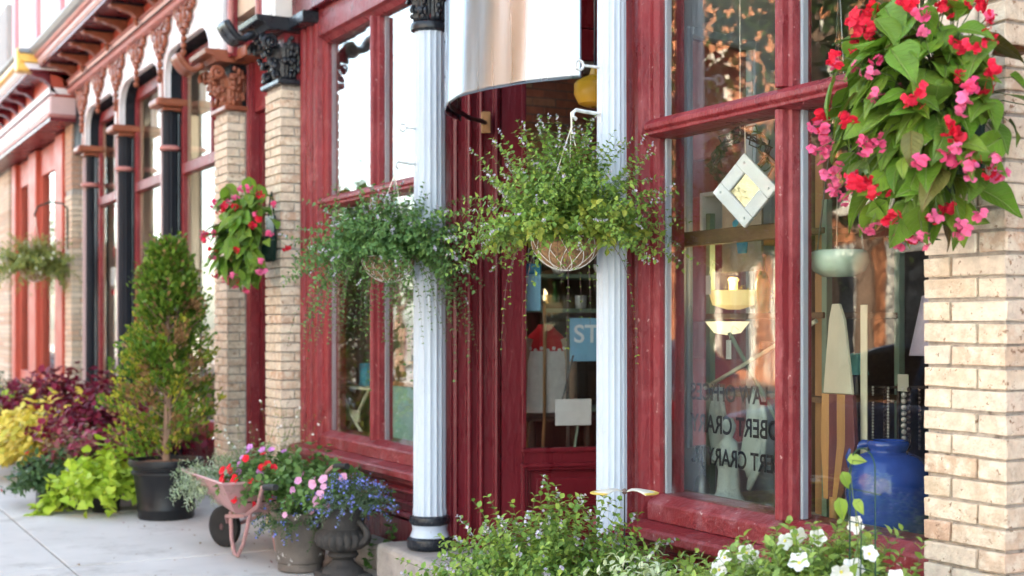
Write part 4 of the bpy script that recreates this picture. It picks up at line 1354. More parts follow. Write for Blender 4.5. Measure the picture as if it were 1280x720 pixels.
# ------------------------------------------------------------------ across the street (seen in the glass)
opp = thing('brick_building', 'orange brick building across the street mirrored in the right shop window', 'building')
YO = -15.3
bx(-31, -9.5, YO - 8, YO, 0, 9.5).build('wall', 'orange_brick', opp)
MB().prism([(YO, 9.3), (YO + 0.35, 9.5), (YO + 0.45, 9.8), (YO, 9.8)], 'x', -31.2, -9.4).build('cornice', 'cream_trim', opp)
bx(-31, -9.5, YO, YO + 0.12, 3.7, 4.1).build('string_course', 'cream_trim', opp)
for k in range(6):
    x = -29.5 + k * 3.4
    for z, h in ((5.2, 2.3),):
        fr = MB()
        fr.box(x, x + 1.3, YO, YO + 0.1, z - 0.15, z)
        fr.box(x, x + 1.3, YO, YO + 0.1, z + h, z + h + 0.25)
        fr.box(x, x + 0.1, YO, YO + 0.06, z, z + h)
        fr.box(x + 1.2, x + 1.3, YO, YO + 0.06, z, z + h)
        fr.box(x + 0.1, x + 1.2, YO, YO + 0.05, z + h / 2 - 0.04, z + h / 2 + 0.04)
        w = fr.build('window', 'cream_trim', opp)
        bx(x + 0.1, x + 1.2, YO + 0.005, YO + 0.02, z, z + h).build('window_glass', 'dark_pane', w)
    fr = MB()
    fr.box(x - 0.5, x + 2.2, YO, YO + 0.12, 2.9, 3.1)
    fr.box(x - 0.5, x - 0.35, YO, YO + 0.1, 0.3, 2.9)
    fr.box(x + 2.05, x + 2.2, YO, YO + 0.1, 0.3, 2.9)
    fr.box(x + 0.78, x + 0.92, YO, YO + 0.1, 0.3, 2.9)
    w = fr.build('shop_window', 'cream_trim', opp)
    bx(x - 0.35, x + 2.05, YO + 0.005, YO + 0.02, 0.5, 2.9).build('window_glass', 'dark_pane', w)

pale = thing('stone_building', 'pale grey stone building across the street, mirrored in the metal hood', 'building')
bx(-9.3, 14, YO - 8, YO + 0.1, 0, 8.6).build('wall', 'pale_stone', pale)
bx(-9.4, 14, YO + 0.1, YO + 0.5, 8.2, 8.6).build('cornice', 'cream_trim', pale)
for k in range(7):
    x = -8.3 + k * 3.1
    for z, h in ((1.0, 2.2), (4.9, 2.2)):
        fr = MB()
        fr.box(x, x + 1.4, YO + 0.1, YO + 0.2, z - 0.15, z)
        fr.box(x, x + 0.1, YO + 0.1, YO + 0.17, z, z + h)
        fr.box(x + 1.3, x + 1.4, YO + 0.1, YO + 0.17, z, z + h)
        fr.box(x, x + 1.4, YO + 0.1, YO + 0.2, z + h, z + h + 0.2)
        w = fr.build('window', 'cream_trim', pale)
        bx(x + 0.1, x + 1.3, YO + 0.105, YO + 0.12, z, z + h).build('window_glass', 'dark_pane', w)

def street_tree(x, y, h, cr, label, seed, n=2600, leafs=0.17):
    r = np.random.default_rng(seed)
    t = thing('street_tree', label, 'tree', (x, y, -0.1), group='trees across the street')
    mb = MB()
    mb.tube([(x, y, -0.1), (x + .05, y, h * .25), (x - .05, y + .08, h * .5), (x + .05, y, h * .85)], [0.17, 0.14, 0.10, 0.03], 9)
    br = []
    for k in range(11):
        a = k * 2.4
        z0 = h * (0.34 + 0.045 * k)
        L = cr * (0.95 - 0.045 * k)
        p1 = (x + math.cos(a) * L * .5, y + math.sin(a) * L * .5, z0 + L * .35)
        p2 = (x + math.cos(a) * L, y + math.sin(a) * L, z0 + L * .5)
        mb.tube([(x, y, z0), p1, p2], [0.055, 0.035, 0.012], 6)
        br += [p1, p2, ((p1[0] + p2[0]) / 2, (p1[1] + p2[1]) / 2, (p1[2] + p2[2]) / 2 + .2)]
    br.append((x, y, h * .95))
    mb.build('trunk', 'bark', t, smooth=True)
    br = np.array(br)
    c = br[r.integers(0, len(br), n)]
    P = c + r.normal(0, cr * 0.20, (n, 3)) * np.array([1, 1, 0.75])
    leaves_mesh('crown', P, r.normal(0, 1, (n, 3)) + [0, 0, -.3], r.normal(0, .6, (n, 3)) + [0, 0, 1], r.uniform(.6, 1.2, n) * leafs, 'tree_leaf', t)
street_tree(-16.5, -11.6, 7.6, 2.6, 'leafy street tree mirrored dark at the top of the right shop window', 3)
street_tree(-23.5, -11.8, 8.2, 2.9, 'leafy street tree mirrored in the upper left pane of the right shop window', 4)
street_tree(-9.6, -4.7, 7.2, 2.3, 'leafy kerb tree whose dark crown is mirrored in the upper right panes', 12, 5200, 0.13)
street_tree(-44, -11.9, 7.0, 2.6, 'small leafy street tree mirrored low in the left shop window', 5)
street_tree(-56, -4.6, 6.0, 2.4, 'round leafy tree beyond the far end of the shop row', 6)
street_tree(-36, -12.0, 5.2, 2.0, 'short leafy street tree at the corner across the street', 8)

# cars parked at the near kerb, behind the photographer
def parked_car(L0, YC, paint, label):
    car = thing('parked_car', label, 'car', (L0, YC, -0.13), group='cars parked along the kerb')
    def carpt(px, pz):
        return (L0 + px, pz - 0.13)
    body = [(-2.15, .28), (-2.2, .5), (-2.1, .72), (-1.1, .92), (1.75, .98), (2.15, .92), (2.22, .6), (2.15, .28), (1.75, .26), (1.68, .5), (1.4, .64), (1.1, .5), (1.02, .24), (-1.05, .24), (-1.12, .5), (-1.4, .64), (-1.7, .5), (-1.76, .26)]
    MB().prism([carpt(*p) for p in body], 'y', YC - 0.85, YC + 0.85).build('body', paint, car, bevel=0.07, bseg=3, smooth=True)
    cab = [(-1.05, .93), (-0.35, 1.36), (0.1, 1.44), (0.95, 1.42), (1.65, .99)]
    MB().prism([carpt(*p) for p in cab], 'y', YC - 0.72, YC + 0.72).build('cabin', 'car_glass', car, bevel=0.05, bseg=2)
    MB().prism([carpt(*p) for p in [(-0.42, 1.345), (0.1, 1.46), (0.95, 1.44), (1.1, 1.33), (0.95, 1.395), (0.1, 1.41)]], 'y', YC - 0.7, YC + 0.7).build('roof', paint, car, bevel=0.02, smooth=True)
    for px in (-0.38, 0.35, 1.08):
        MB().tube([(L0 + px, YC + 0.735, 0.80), (L0 + px + 0.16, YC + 0.70, 1.26)], 0.035, 6).build('pillar', paint, car)
    for px in (-1.4, 1.4):
        for y0, y1 in ((YC + 0.62, YC + 0.87), (YC - 0.87, YC - 0.62)):
            w = MB()
            w.v = []
            w.lathe([(0.2, -0.12), (0.31, -0.12), (0.335, -0.09), (0.335, 0.09), (0.31, 0.12), (0.2, 0.12)], 28)
            w.v = [(L0 + px + a, (y0 + y1) / 2 + cc, 0.20 + b) for a, b, cc in w.v]
            wh = w.build('wheel', 'rubber', car, smooth=True)
            r_ = MB().lathe([(0.0, -0.08), (0.2, -0.11), (0.2, 0.11), (0.0, 0.08)], 20)
            r_.v = [(L0 + px + a, (y0 + y1) / 2 + cc * 1.12, 0.20 + b) for a, b, cc in r_.v]
            r_.build('rim', 'chrome', wh, smooth=True)
    for yy in (YC + 0.6, YC - 0.6):
        MB().ball((L0 - 2.12, yy, 0.50), (0.08, 0.16, 0.08), 12, 8).build('headlight', 'chrome', car, smooth=True)
        bx(L0 + 2.18, L0 + 2.225, yy - 0.12, yy + 0.12, 0.45, 0.68).build('tail_light', 'tail_red', car, bevel=0.02)

parked_car(-8.9, -5.5, 'car_paint', 'dark blue parked car mirrored low in the right half of the right shop window')
parked_car(-14.3, -5.5, 'car_paint_grey', 'dark grey parked car mirrored low in the left half of the right shop window')

# ------------------------------------------------------------------ plant materials
lmat('mint_leaf', [(0.12, 0.22, 0.045), (0.17, 0.295, 0.06), (0.22, 0.35, 0.065), (0.31, 0.40, 0.07), (0.15, 0.26, 0.065)])
lmat('basket_leaf', [(0.085, 0.18, 0.055), (0.12, 0.235, 0.07), (0.17, 0.29, 0.08), (0.10, 0.20, 0.07)])
lmat('yellow_green_leaf', [(0.26, 0.32, 0.05), (0.34, 0.36, 0.06), (0.20, 0.28, 0.05)])
lmat('far_basket_leaf', [(0.26, 0.30, 0.08), (0.36, 0.38, 0.11), (0.18, 0.24, 0.07)])
lmat('lilac_petal', [(0.50, 0.46, 0.60), (0.62, 0.58, 0.68), (0.40, 0.36, 0.50)], trans=0.25)
veined_leaf('begonia_leaf', [(0.09, 0.20, 0.02), (0.14, 0.27, 0.028), (0.11, 0.23, 0.025), (0.20, 0.33, 0.035), (0.075, 0.16, 0.025), (0.24, 0.35, 0.05)])
veined_leaf('begonia_leaf_bronze', [(0.13, 0.045, 0.03), (0.12, 0.12, 0.03), (0.15, 0.15, 0.04)], vein=(0.28, 0.20, 0.08))
lmat('begonia_red', [(0.70, 0.018, 0.048), (0.76, 0.03, 0.08), (0.64, 0.015, 0.035)], rough=0.45, trans=0.3, rand='object')
lmat('begonia_pink', [(0.76, 0.09, 0.24), (0.80, 0.18, 0.36), (0.74, 0.07, 0.20)], rough=0.45, trans=0.3, rand='object')
lmat('cedar_leaf', [(0.06, 0.13, 0.018), (0.09, 0.18, 0.022), (0.14, 0.24, 0.025), (0.19, 0.27, 0.03), (0.08, 0.16, 0.02)], trans=0.28)
lmat('cedar_sun_gold', [(0.36, 0.38, 0.035), (0.46, 0.42, 0.05), (0.28, 0.34, 0.03), (0.50, 0.38, 0.07)], trans=0.35)  # warm sunlight on the lower cedar, put into the leaf colour
lmat('cedar_brown', [(0.27, 0.14, 0.06), (0.34, 0.20, 0.09), (0.20, 0.11, 0.05)], trans=0.15)
lmat('maroon_leaf', [(0.12, 0.006, 0.022), (0.19, 0.010, 0.034), (0.25, 0.016, 0.048), (0.10, 0.006, 0.02)], trans=0.25)
lmat('rose_coleus_leaf', [(0.34, 0.04, 0.10), (0.44, 0.08, 0.13), (0.24, 0.12, 0.09), (0.20, 0.17, 0.06)], trans=0.25)
lmat('gold_leaf', [(0.72, 0.56, 0.08), (0.80, 0.64, 0.13), (0.60, 0.58, 0.10)], trans=0.3)
lmat('lime_leaf', [(0.40, 0.55, 0.05), (0.50, 0.62, 0.07), (0.32, 0.47, 0.04)], trans=0.3)
lmat('deep_green_leaf', [(0.045, 0.09, 0.035), (0.07, 0.13, 0.045), (0.09, 0.16, 0.05)], trans=0.25)
lmat('grey_green_leaf', [(0.10, 0.15, 0.09), (0.14, 0.20, 0.12), (0.08, 0.12, 0.07)], trans=0.25)
lmat('silver_leaf', [(0.34, 0.42, 0.30), (0.44, 0.50, 0.38), (0.28, 0.37, 0.22), (0.38, 0.46, 0.26)], trans=0.25)
lmat('impatiens_leaf', [(0.08, 0.16, 0.04), (0.12, 0.22, 0.06), (0.16, 0.27, 0.08)], trans=0.28)
lmat('blue_petal', [(0.16, 0.19, 0.66), (0.28, 0.32, 0.80), (0.12, 0.13, 0.56)], trans=0.2)
lmat('pink_petal', [(0.78, 0.36, 0.58), (0.84, 0.46, 0.66), (0.72, 0.30, 0.56)], trans=0.3, rand='object')
lmat('mauve_petal', [(0.60, 0.22, 0.58), (0.68, 0.32, 0.66)], trans=0.3, rand='object')
lmat('scarlet_petal', [(0.66, 0.010, 0.025), (0.74, 0.02, 0.04)], trans=0.25, rand='object')
lmat('white_petal', [(0.84, 0.85, 0.86), (0.88, 0.88, 0.87)], trans=0.35, rand='object', var=0.05)
lmat('small_white_petal', [(0.80, 0.80, 0.80), (0.86, 0.85, 0.84)], trans=0.3, var=0.05)
lmat('burgundy_petal', [(0.28, 0.008, 0.05), (0.36, 0.012, 0.07)], trans=0.2)
lmat('variegated_leaf', [(0.50, 0.58, 0.36), (0.62, 0.66, 0.48), (0.38, 0.50, 0.22), (0.56, 0.62, 0.40)], trans=0.3)
lmat('petunia_leaf', [(0.17, 0.27, 0.06), (0.25, 0.37, 0.08), (0.32, 0.44, 0.10), (0.20, 0.31, 0.09)], trans=0.3)
lmat('ivy_leaf', [(0.06, 0.14, 0.03), (0.10, 0.20, 0.04)], trans=0.25)
pmat('flower_eye', (0.62, 0.55, 0.10), 0.6, 0.1, 40)
pmat('butterfly_cream', (0.62, 0.60, 0.52), 0.5, 0.05, 20)
pmat('butterfly_yellow', (0.62, 0.45, 0.10), 0.5, 0.08, 20)

# ------------------------------------------------------------------ hanging baskets
def wire_basket(root, c, r, hook, z_hook):
    """coir lined half bowl of white wire with three cords up to the hook"""
    cx, cy, cz = c
    prof = [(r * math.sin(t), -r * 0.92 * math.cos(t)) for t in np.linspace(0.06, PI / 2, 9)]
    def lump(t, z):
        return 0.995 + 0.02 * math.sin(5 * t + 30 * z) + 0.012 * math.sin(11 * t)
    MB().lathe(prof, 40, (cx, cy, cz), lump).build('coir_liner', 'coir', root, smooth='all')
    MB().lathe([(r * 0.94, 0), (r * 0.6, 0.02), (0.001, 0.03)], 24, (cx, cy, cz - 0.012)).build('soil', 'soil', root, smooth=True)
    w = MB()
    n = 12
    for k in range(n):
        for sgn in (1, -1):
            pts = []
            for i in range(10):
                t = 0.12 + (PI / 2 - 0.12) * i / 9
                a = 2 * PI * k / n + sgn * (t - 0.12) * 0.5
                pts.append((cx + r * 1.01 * math.sin(t) * math.cos(a), cy + r * 1.01 * math.sin(t) * math.sin(a), cz - r * 0.93 * math.cos(t)))
            w.tube(pts, 0.0018, 4)
    for t in (0.14, PI / 2):
        w.tube([(cx + r * 1.01 * math.sin(t) * math.cos(a), cy + r * 1.01 * math.sin(t) * math.sin(a), cz - r * 0.93 * math.cos(t)) for a in np.linspace(0, 2 * PI, 30)], 0.003, 5)
    w.build('wire_frame', 'white_wire', root, smooth=True)
    cd = MB()
    for k in range(3):
        a = 2 * PI * k / 3 + 0.5
        e = Vector((cx + r * math.cos(a), cy + r * math.sin(a), cz))
        cd.tube([tuple(hook), tuple((Vector(hook) + e) / 2 + Vector((0, 0, -0.004))), tuple(e)], 0.0028, 5)
    cd.tube([(hook[0], hook[1], hook[2] - 0.03), (hook[0] + .004, hook[1], hook[2]), (hook[0], hook[1], z_hook)], 0.004, 5)
    cd.build('hanging_cord', 'cord', root, smooth=True)

def flower_spikes(pl, frac, n, size, mat, root, name='flower_spikes', back=0.05):
    pts, dirs = [], []
    for (p, d) in pl.tips:
        if rng.random() > frac:
            continue
        for k in range(n):
            q = p - d * back * k / max(1, n) + rng.normal(0, size * 0.45, 3)
            pts.append(q)
            dirs.append(d + rng.normal(0, 0.7, 3))
    return small_flowers(name, pts, dirs, size, mat, root, 4)

def basket_plant(c, r, spread, height, leafmat, n, droop, leaf, root, flower='lilac_petal', trailers=8, trail_len=0.4, fl=0.5, accent=None):
    pl = Plant()
    cx, cy, cz = c
    for k in range(n):
        a = rng.uniform(0, 2 * PI)
        e = rng.uniform(0.02, 1.0) ** 0.8
        d = np.array([math.cos(a) * e, math.sin(a) * e, 1.0 - 0.75 * e])
        st = (cx + r * 0.75 * e * math.cos(a), cy + r * 0.75 * e * math.sin(a), cz)
        L = (height * (1 - e) + spread * e) * rng.uniform(0.55, 1.12)
        pl.stem(st, d, L, (0, 0, -droop * e * rng.uniform(0.4, 1.5)), 0.0013, leaf * 0.62, leaf, n=8, wob=0.35, taper=0.45, begin=0.12)
    pl.build(root, leafmat, 'stem_green')
    flower_spikes(pl, fl, 6, leaf * 0.155, flower, root)
    tr = Plant()
    for k in range(trailers):
        a = rng.uniform(0, 2 * PI)
        st = (cx + r * math.cos(a), cy + r * math.sin(a), cz + 0.01)
        tr.stem(st, (math.cos(a) * 0.8, math.sin(a) * 0.8, 0.1), trail_len * rng.uniform(0.5, 1.3), (0, 0, -3.2), 0.0013, 0.032, leaf * 0.62, n=14, wob=0.2, taper=0.4, begin=0.3)
    o = tr.build(root, accent or leafmat, 'stem_purple', leafname='trailing_leaves')
    return pl

b1 = thing('hanging_basket', 'wire hanging basket of flowering mint on the right fluted column by the door', 'hanging basket', (-5.02, -0.20, 1.70), group='hanging baskets along the shop fronts')
wire_basket(b1, (-5.02, -0.21, 1.855), 0.150, (-5.02, -0.185, 2.33), 2.395)
basket_plant((-5.02, -0.21, 1.86), 0.150, 0.45, 0.50, 'mint_leaf', 400, 0.9, 0.042, b1, trailers=6, trail_len=0.34, fl=0.4)
# yellower shoots and the long bare runners that hang below the bowl
yl = Plant()
for k in range(46):
    a = rng.uniform(0, 2 * PI)
    yl.stem((-5.02 + 0.13 * math.cos(a), -0.21 + 0.13 * math.sin(a), 1.87), (math.cos(a), math.sin(a), 0.5), rng.uniform(0.16, 0.34), (0, 0, -0.9), 0.0016, 0.035, 0.056, n=8, wob=0.25, taper=0.7, begin=0.35)
yl.build(b1, 'yellow_green_leaf', leafname='young_shoots')
rn = Plant()
for (a, L) in ((-0.5, 0.52), (-0.15, 0.42), (-1.1, 0.5), (0.6, 0.60), (-2.0, 0.34), (2.4, 0.40), (-1.6, 0.56)):
    rn.stem((-5.02 + 0.15 * math.cos(a), -0.21 + 0.15 * math.sin(a), 1.86), (math.cos(a), math.sin(a), -0.2), L, (0, 0, -4.5), 0.0016, 0.034, 0.014, n=14, wob=0.1, taper=0.8, begin=0.1)
rn.build(b1, 'mint_leaf', 'stem_purple', leafname='runner_leaves')

b2 = thing('hanging_basket', 'wire hanging basket of dark green trailing mint on the left fluted column', 'hanging basket', (-6.98, -0.2, 1.65), group='hanging baskets along the shop fronts')
wire_basket(b2, (-6.98, -0.20, 1.86), 0.150, (-6.98, -0.165, 2.32), 2.38)
basket_plant((-6.98, -0.20, 1.865), 0.150, 0.57, 0.33, 'basket_leaf', 440, 1.35, 0.046, b2, trailers=85, trail_len=0.56, fl=0.3)
rn = Plant()
for k in range(11):
    a = rng.uniform(0, 2 * PI)
    rn.stem((-6.98 + 0.16 * math.cos(a), -0.2 + 0.16 * math.sin(a), 1.87), (math.cos(a), math.sin(a), 0), rng.uniform(0.5, 0.95), (0, 0, -3.6), 0.0016, 0.045, 0.024, n=14, wob=0.15, taper=0.7, begin=0.25)
rn.build(b2, 'basket_leaf', 'stem_purple', leafname='runner_leaves')

b3 = thing('hanging_basket', 'yellowish hanging basket on a green hoop bracket by the far salmon shop', 'hanging basket', (-17.95, -0.38, 2.0), group='hanging baskets along the shop fronts')
wire_basket(b3, (-17.95, -0.38, 2.2), 0.18, (-17.95, -0.36, 2.78), 2.86)
basket_plant((-17.95, -0.38, 2.2), 0.18, 0.72, 0.36, 'far_basket_leaf', 300, 1.3, 0.07, b3, flower='small_white_petal', trailers=24, trail_len=0.4, fl=0.15)
hb = tag(MB().tube([(-17.75, -0.012, 2.45), (-17.75, -0.012, 2.95), (-17.80, -0.06, 3.02), (-17.86, -0.20, 3.04), (-17.92, -0.34, 2.98), (-17.95, -0.38, 2.87), (-17.95, -0.36, 2.85)], 0.012, 7).build('hoop_bracket', 'green_plastic', smooth=True), 'green hoop bracket on the far cream brick pier', 'bracket')

# ------------------------------------------------------------------ begonias on the piers
def wing_leaf_mesh(k, mat):
    """pointed lopsided begonia leaf, length 1, folded along its midrib with a wavy edge"""
    r = random.Random(k)
    skew = r.uniform(0.10, 0.2)
    fold = r.uniform(0.14, 0.3)
    bend = r.uniform(0.1, 0.45)
    rows = []
    mb = MB()
    def fn(u, v):
        t = v
        s = (u - 0.5) * 2
        wl = 0.34 * (math.sin(PI * min(1, t ** 0.62)) ** 0.85) * (1 - 0.32 * t) + 0.004
        side = wl * (1 + (skew * 1.9 if s < 0 else -skew))
        x = s * side + 0.05 * math.sin(t * 3) * (1 if k % 2 else -1)
        y = t - (0.13 * (abs(s) ** 1.3) * max(0, 1 - t * 4))
        z = fold * abs(s) * side * 1.4 - bend * t * t + 0.022 * math.sin(9 * t + k) * abs(s) + 0.012 * math.cos(s * 9)
        return (x, y, z)
    mb.grid(fn, 6, 8)
    me = mb.mesh('leaf', mat, 'all')
    return me
BEG = [wing_leaf_mesh(k, 'begonia_leaf') for k in range(5)]
BRZ = [wing_leaf_mesh(k + 7, 'begonia_leaf_bronze') for k in range(2)]

def blossom_cluster(k, mat, n=7):
    """a hanging bunch of two-petalled begonia flowers, about 1 across"""
    r = np.random.default_rng(50 + k)
    mb = MB()
    for i in range(n):
        c = r.normal(0, 0.24, 3) + np.array([0, 0.35, 0])
        d = unit(c + r.normal(0, 0.4, 3))
        a = unit(np.cross(d, [0.2, 0.4, 0.9]))
        b = np.cross(d, a)
        for j, (w, s) in enumerate(((0.30, 0.34), (0.30, 0.34), (0.14, 0.26), (0.14, 0.26))):
            ang = j % 2 * PI + (PI / 2 if j > 1 else 0) + r.normal(0, 0.2)
            out = a * math.cos(ang) + b * math.sin(ang)
            sd = np.cross(out, d)
            def fn(u, v, c=c, out=out, sd=sd, d=d, w=w, s=s):
                q = (u - 0.5) * 2 * w * math.sin(PI * (0.12 + 0.82 * v)) ** 0.7
                return tuple(c + out * s * v + sd * q + d * (0.12 * v * (1 - v) * 2 + 0.10 * abs(u - .5)))
            mb.grid(fn, 3, 3)
        mb.tube([(0, 0, 0), tuple(c * 0.55 + np.array([0, 0, 0.06])), tuple(c)], 0.012, 3, False)
    return mb.mesh('blossom', mat, 'all')
BLO_R = [blossom_cluster(k, 'begonia_red') for k in range(4)]
BLO_P = [blossom_cluster(k + 5, 'begonia_pink', 6) for k in range(3)]

def begonia(root, c, ext, n_leaf, n_flow, scale, seed, pink=0.35, mount=None):
    r = np.random.default_rng(seed)
    c = np.array(c)
    ext = np.array(ext)
    stems = []
    for i in range(n_leaf):
        d = r.normal(0, 1, 3)
        d[1] = -abs(d[1]) if r.random() < 0.85 else d[1] * 0.4
        d = unit(d)
        rad = r.uniform(0.55, 0.98)
        p = c + d * ext * rad
        gd = unit(d * np.array([1, 1, 0.45]) * 0.9 + np.array([0, 0, -0.55]) + r.normal(0, 0.35, 3))
        up = unit(d * 0.9 + np.array([0, 0, 0.7]) + r.normal(0, 0.3, 3))
        s = scale * r.uniform(0.65, 1.25)
        br = r.random() < 0.05
        p0 = p - gd * s * 0.45
        place('leaf', (BRZ[r.integers(2)] if br else BEG[r.integers(5)]), root, p0, gd, up, s)
        base = c + np.array([0, 0.08, 0.0]) + d * ext * 0.12
        mid = (base + p0) / 2 + np.array([0, 0, 0.05])
        stems.append(np.array([base, mid, p0]))
    for i in range(n_flow):
        d = r.normal(0, 1, 3)
        d[1] = -abs(d[1]) if r.random() < 0.9 else d[1] * 0.3
        d = unit(d)
        p = c + d * ext * r.uniform(0.88, 1.10)
        gd = unit(d * 0.45 + np.array([0, 0, -0.9]) + r.normal(0, 0.3, 3))
        low = d[2] < -0.25
        me = BLO_P[r.integers(3)] if (r.random() < pink + (0.35 if low else 0)) else BLO_R[r.integers(4)]
        place('blossom', me, root, p, gd, d, scale * r.uniform(0.28, 0.48))
        stems.append(np.array([c + d * ext * 0.3, c + d * ext * 0.7 + np.array([0, 0, 0.03]), p]))
    stems_to_mesh('stems', stems, [0.0028 * scale / 0.11] * len(stems), 'stem_green', root)

def wall_pot(root, x, z, s=1.0):
    MB().lathe([(0.06 * s, -0.17 * s), (0.095 * s, -0.10 * s), (0.115 * s, 0.0), (0.118 * s, 0.03 * s)], 26, (x, -0.012, z), None, PI, 2 * PI).build('half_pot', 'green_plastic', root, smooth=True, thick=0.006)
    bx(x - 0.112 * s, x + 0.112 * s, -0.030, -0.016, z - 0.16 * s, z + 0.2 * s).build('back_plate', 'green_plastic', root, bevel=0.003)
    MB().lathe([(0.11 * s, 0.0), (0.001, 0.012)], 20, (x, -0.014, z), None, PI, 2 * PI).build('soil', 'soil', root)
    st = MB()
    for sx in (-1, 1):
        st.tube([(x + sx * 0.08 * s, -0.02, z + 0.18 * s), (x + sx * 0.03, -0.018, z + 0.33 * s), (x, -0.016, z + 0.40 * s)], 0.006, 5)
    st.build('strap', 'green_plastic', root)

g1 = thing('wall_begonia', 'large begonia with coral red flowers hung on the near cream brick pier', 'potted plant', (-2.95, 0, 1.75), group='begonias hung on the brick piers')
wall_pot(g1, -2.99, 2.02, 0.85)
begonia(g1, (-2.945, -0.20, 2.09), (0.32, 0.27, 0.375), 290, 84, 0.118, 5)
g2 = thing('wall_begonia', 'begonia with red and pink flowers hung on the brick pier under the black capital', 'potted plant', (-9.5, 0, 1.8), group='begonias hung on the brick piers')
wall_pot(g2, -9.60, 2.10, 0.9)
begonia(g2, (-9.52, -0.20, 2.11), (0.34, 0.32, 0.38), 200, 46, 0.135, 6, 0.4)

# ------------------------------------------------------------------ cedar in its tub
ct = thing('potted_cedar', 'bushy conical cedar with browning patches standing in a black tub', 'potted tree', (-10.508, -0.56, 0.0))
CX, CY = -10.508, -0.56
MB().lathe([(0.205, 0.0), (0.215, 0.02), (0.212, 0.05), (0.222, 0.07), (0.222, 0.085), (0.215, 0.10), (0.245, 0.33), (0.252, 0.345), (0.262, 0.345), (0.262, 0.365), (0.25, 0.375), (0.255, 0.40), (0.28, 0.405), (0.285, 0.43), (0.28, 0.455), (0.262, 0.455), (0.255, 0.42), (0.001, 0.42)], 56, (CX, CY, 0)).build('tub', 'black_plastic', ct, smooth=True)
MB().lathe([(0.252, 0.423), (0.15, 0.435), (0.001, 0.44)], 30, (CX, CY, 0)).build('mulch', 'mulch', ct)
tr = MB()
tr.tube([(CX, CY, 0.40), (CX + 0.01, CY, 0.62), (CX + 0.03, CY, 1.0), (CX + 0.05, CY, 1.5), (CX + 0.09, CY, 2.05)], [0.030, 0.026, 0.02, 0.013, 0.004], 8)
tr.tube([(CX + 0.01, CY, 0.50), (CX + 0.05, CY + 0.02, 0.75), (CX + 0.10, CY, 1.15)], [0.016, 0.013, 0.006], 7)
P, D, N, S, B = [], [], [], [], []
brn = []
gP, gD = [], []
rc = np.random.default_rng(21)
for i in range(320):
    h = rc.uniform(0, 1) ** 0.9
    z0 = 0.54 + 1.56 * h
    rad = 0.375 * (1 - h) ** 0.62 * (1.0 if h > 0.12 else 0.72 + 2.3 * h) * rc.uniform(0.62, 1.16) + 0.035
    a = rc.uniform(0, 2 * PI)
    if h < 0.3 and math.sin(a * 1.0 + 0.6) > 0.93:
        continue
    lump = noise.noise(Vector((math.cos(a) * 1.7, math.sin(a) * 1.7, z0 * 3.0)))
    rad *= 1 + 0.42 * lump
    base = np.array([CX + 0.09 * h, CY, z0 - rad * 0.4])
    tip = base + np.array([math.cos(a) * rad, math.sin(a) * rad, rad * rc.uniform(0.35, 0.9)])
    if i < 70:
        tr.tube([tuple(base), tuple((base + tip) / 2 - np.array([0, 0, 0.01])), tuple(tip)], [0.006, 0.004, 0.002], 4)
    brown = (noise.noise(Vector((tip[0] * 3.1, tip[1] * 3.1, tip[2] * 2.6))) > 0.16 and 0.05 < h < 0.9)
    golden = h < 0.62 and noise.noise(Vector((tip[0] * 4.0 + 9, tip[1] * 4.0, tip[2] * 3.5))) > -0.02  # lower sprays coloured yellow to stand in for warm sun on them
    m = 46
    u = 1.05 - 0.7 * rc.uniform(0, 1, m) ** 1.6
    pts = base + (tip - base) * u[:, None] + rc.normal(0, 0.026, (m, 3))
    dd = unit(tip - base) * 0.8 + rc.normal(0, 0.45, (m, 3)) + np.array([0, 0, 0.45])
    nn = rc.normal(0, 1, (m, 3))
    sz = rc.uniform(0.028, 0.058, m)
    for q in range(m):
        isb = (brown and (u[q] < 0.93 or rc.random() < 0.3)) or rc.random() < 0.06
        isg = golden and not isb and rc.random() < 0.55
        (brn if isb else gP if isg else P).append(pts[q])
        (B if isb else gD if isg else D).append((dd[q], nn[q], sz[q]))
tr.build('trunk', 'cedar_bark', ct, smooth=True)
SPRAY_V = np.array([(0, 0, 0), (-.22, .4, .03), (-.06, .36, 0), (-.30, .75, .0), (0, .62, -.03), (.06, .36, 0), (.22, .4, .03), (.30, .75, 0), (0, 1.0, -.05)], float)
SPRAY_F = np.array([(0, 2, 1), (0, 6, 5), (0, 5, 2), (2, 5, 4), (2, 4, 3), (5, 7, 4), (3, 4, 8), (4, 7, 8)])
leaves_mesh('crown', P, [x[0] for x in D], [x[1] for x in D], [x[2] for x in D], 'cedar_leaf', ct, shape=(SPRAY_V, SPRAY_F))
leaves_mesh('sun_gold_sprays', gP, [x[0] for x in gD], [x[1] for x in gD], [x[2] for x in gD], 'cedar_sun_gold', ct, shape=(SPRAY_V, SPRAY_F))
leaves_mesh('dead_sprays', brn, [x[0] for x in B], [x[1] for x in B], [x[2] for x in B], 'cedar_brown', ct, shape=(SPRAY_V, SPRAY_F))

# ------------------------------------------------------------------ bushy pot plants
def pot(root, x, y, r, h, mat='black_plastic', z=0.0):
    MB().lathe([(r * 0.72, 0), (r * 0.95, h * 0.86), (r * 1.06, h * 0.87), (r * 1.06, h), (r * 0.95, h), (r * 0.92, h * 0.9), (0.001, h * 0.9)], 30, (x, y, z)).build('pot', mat, root, smooth=True)

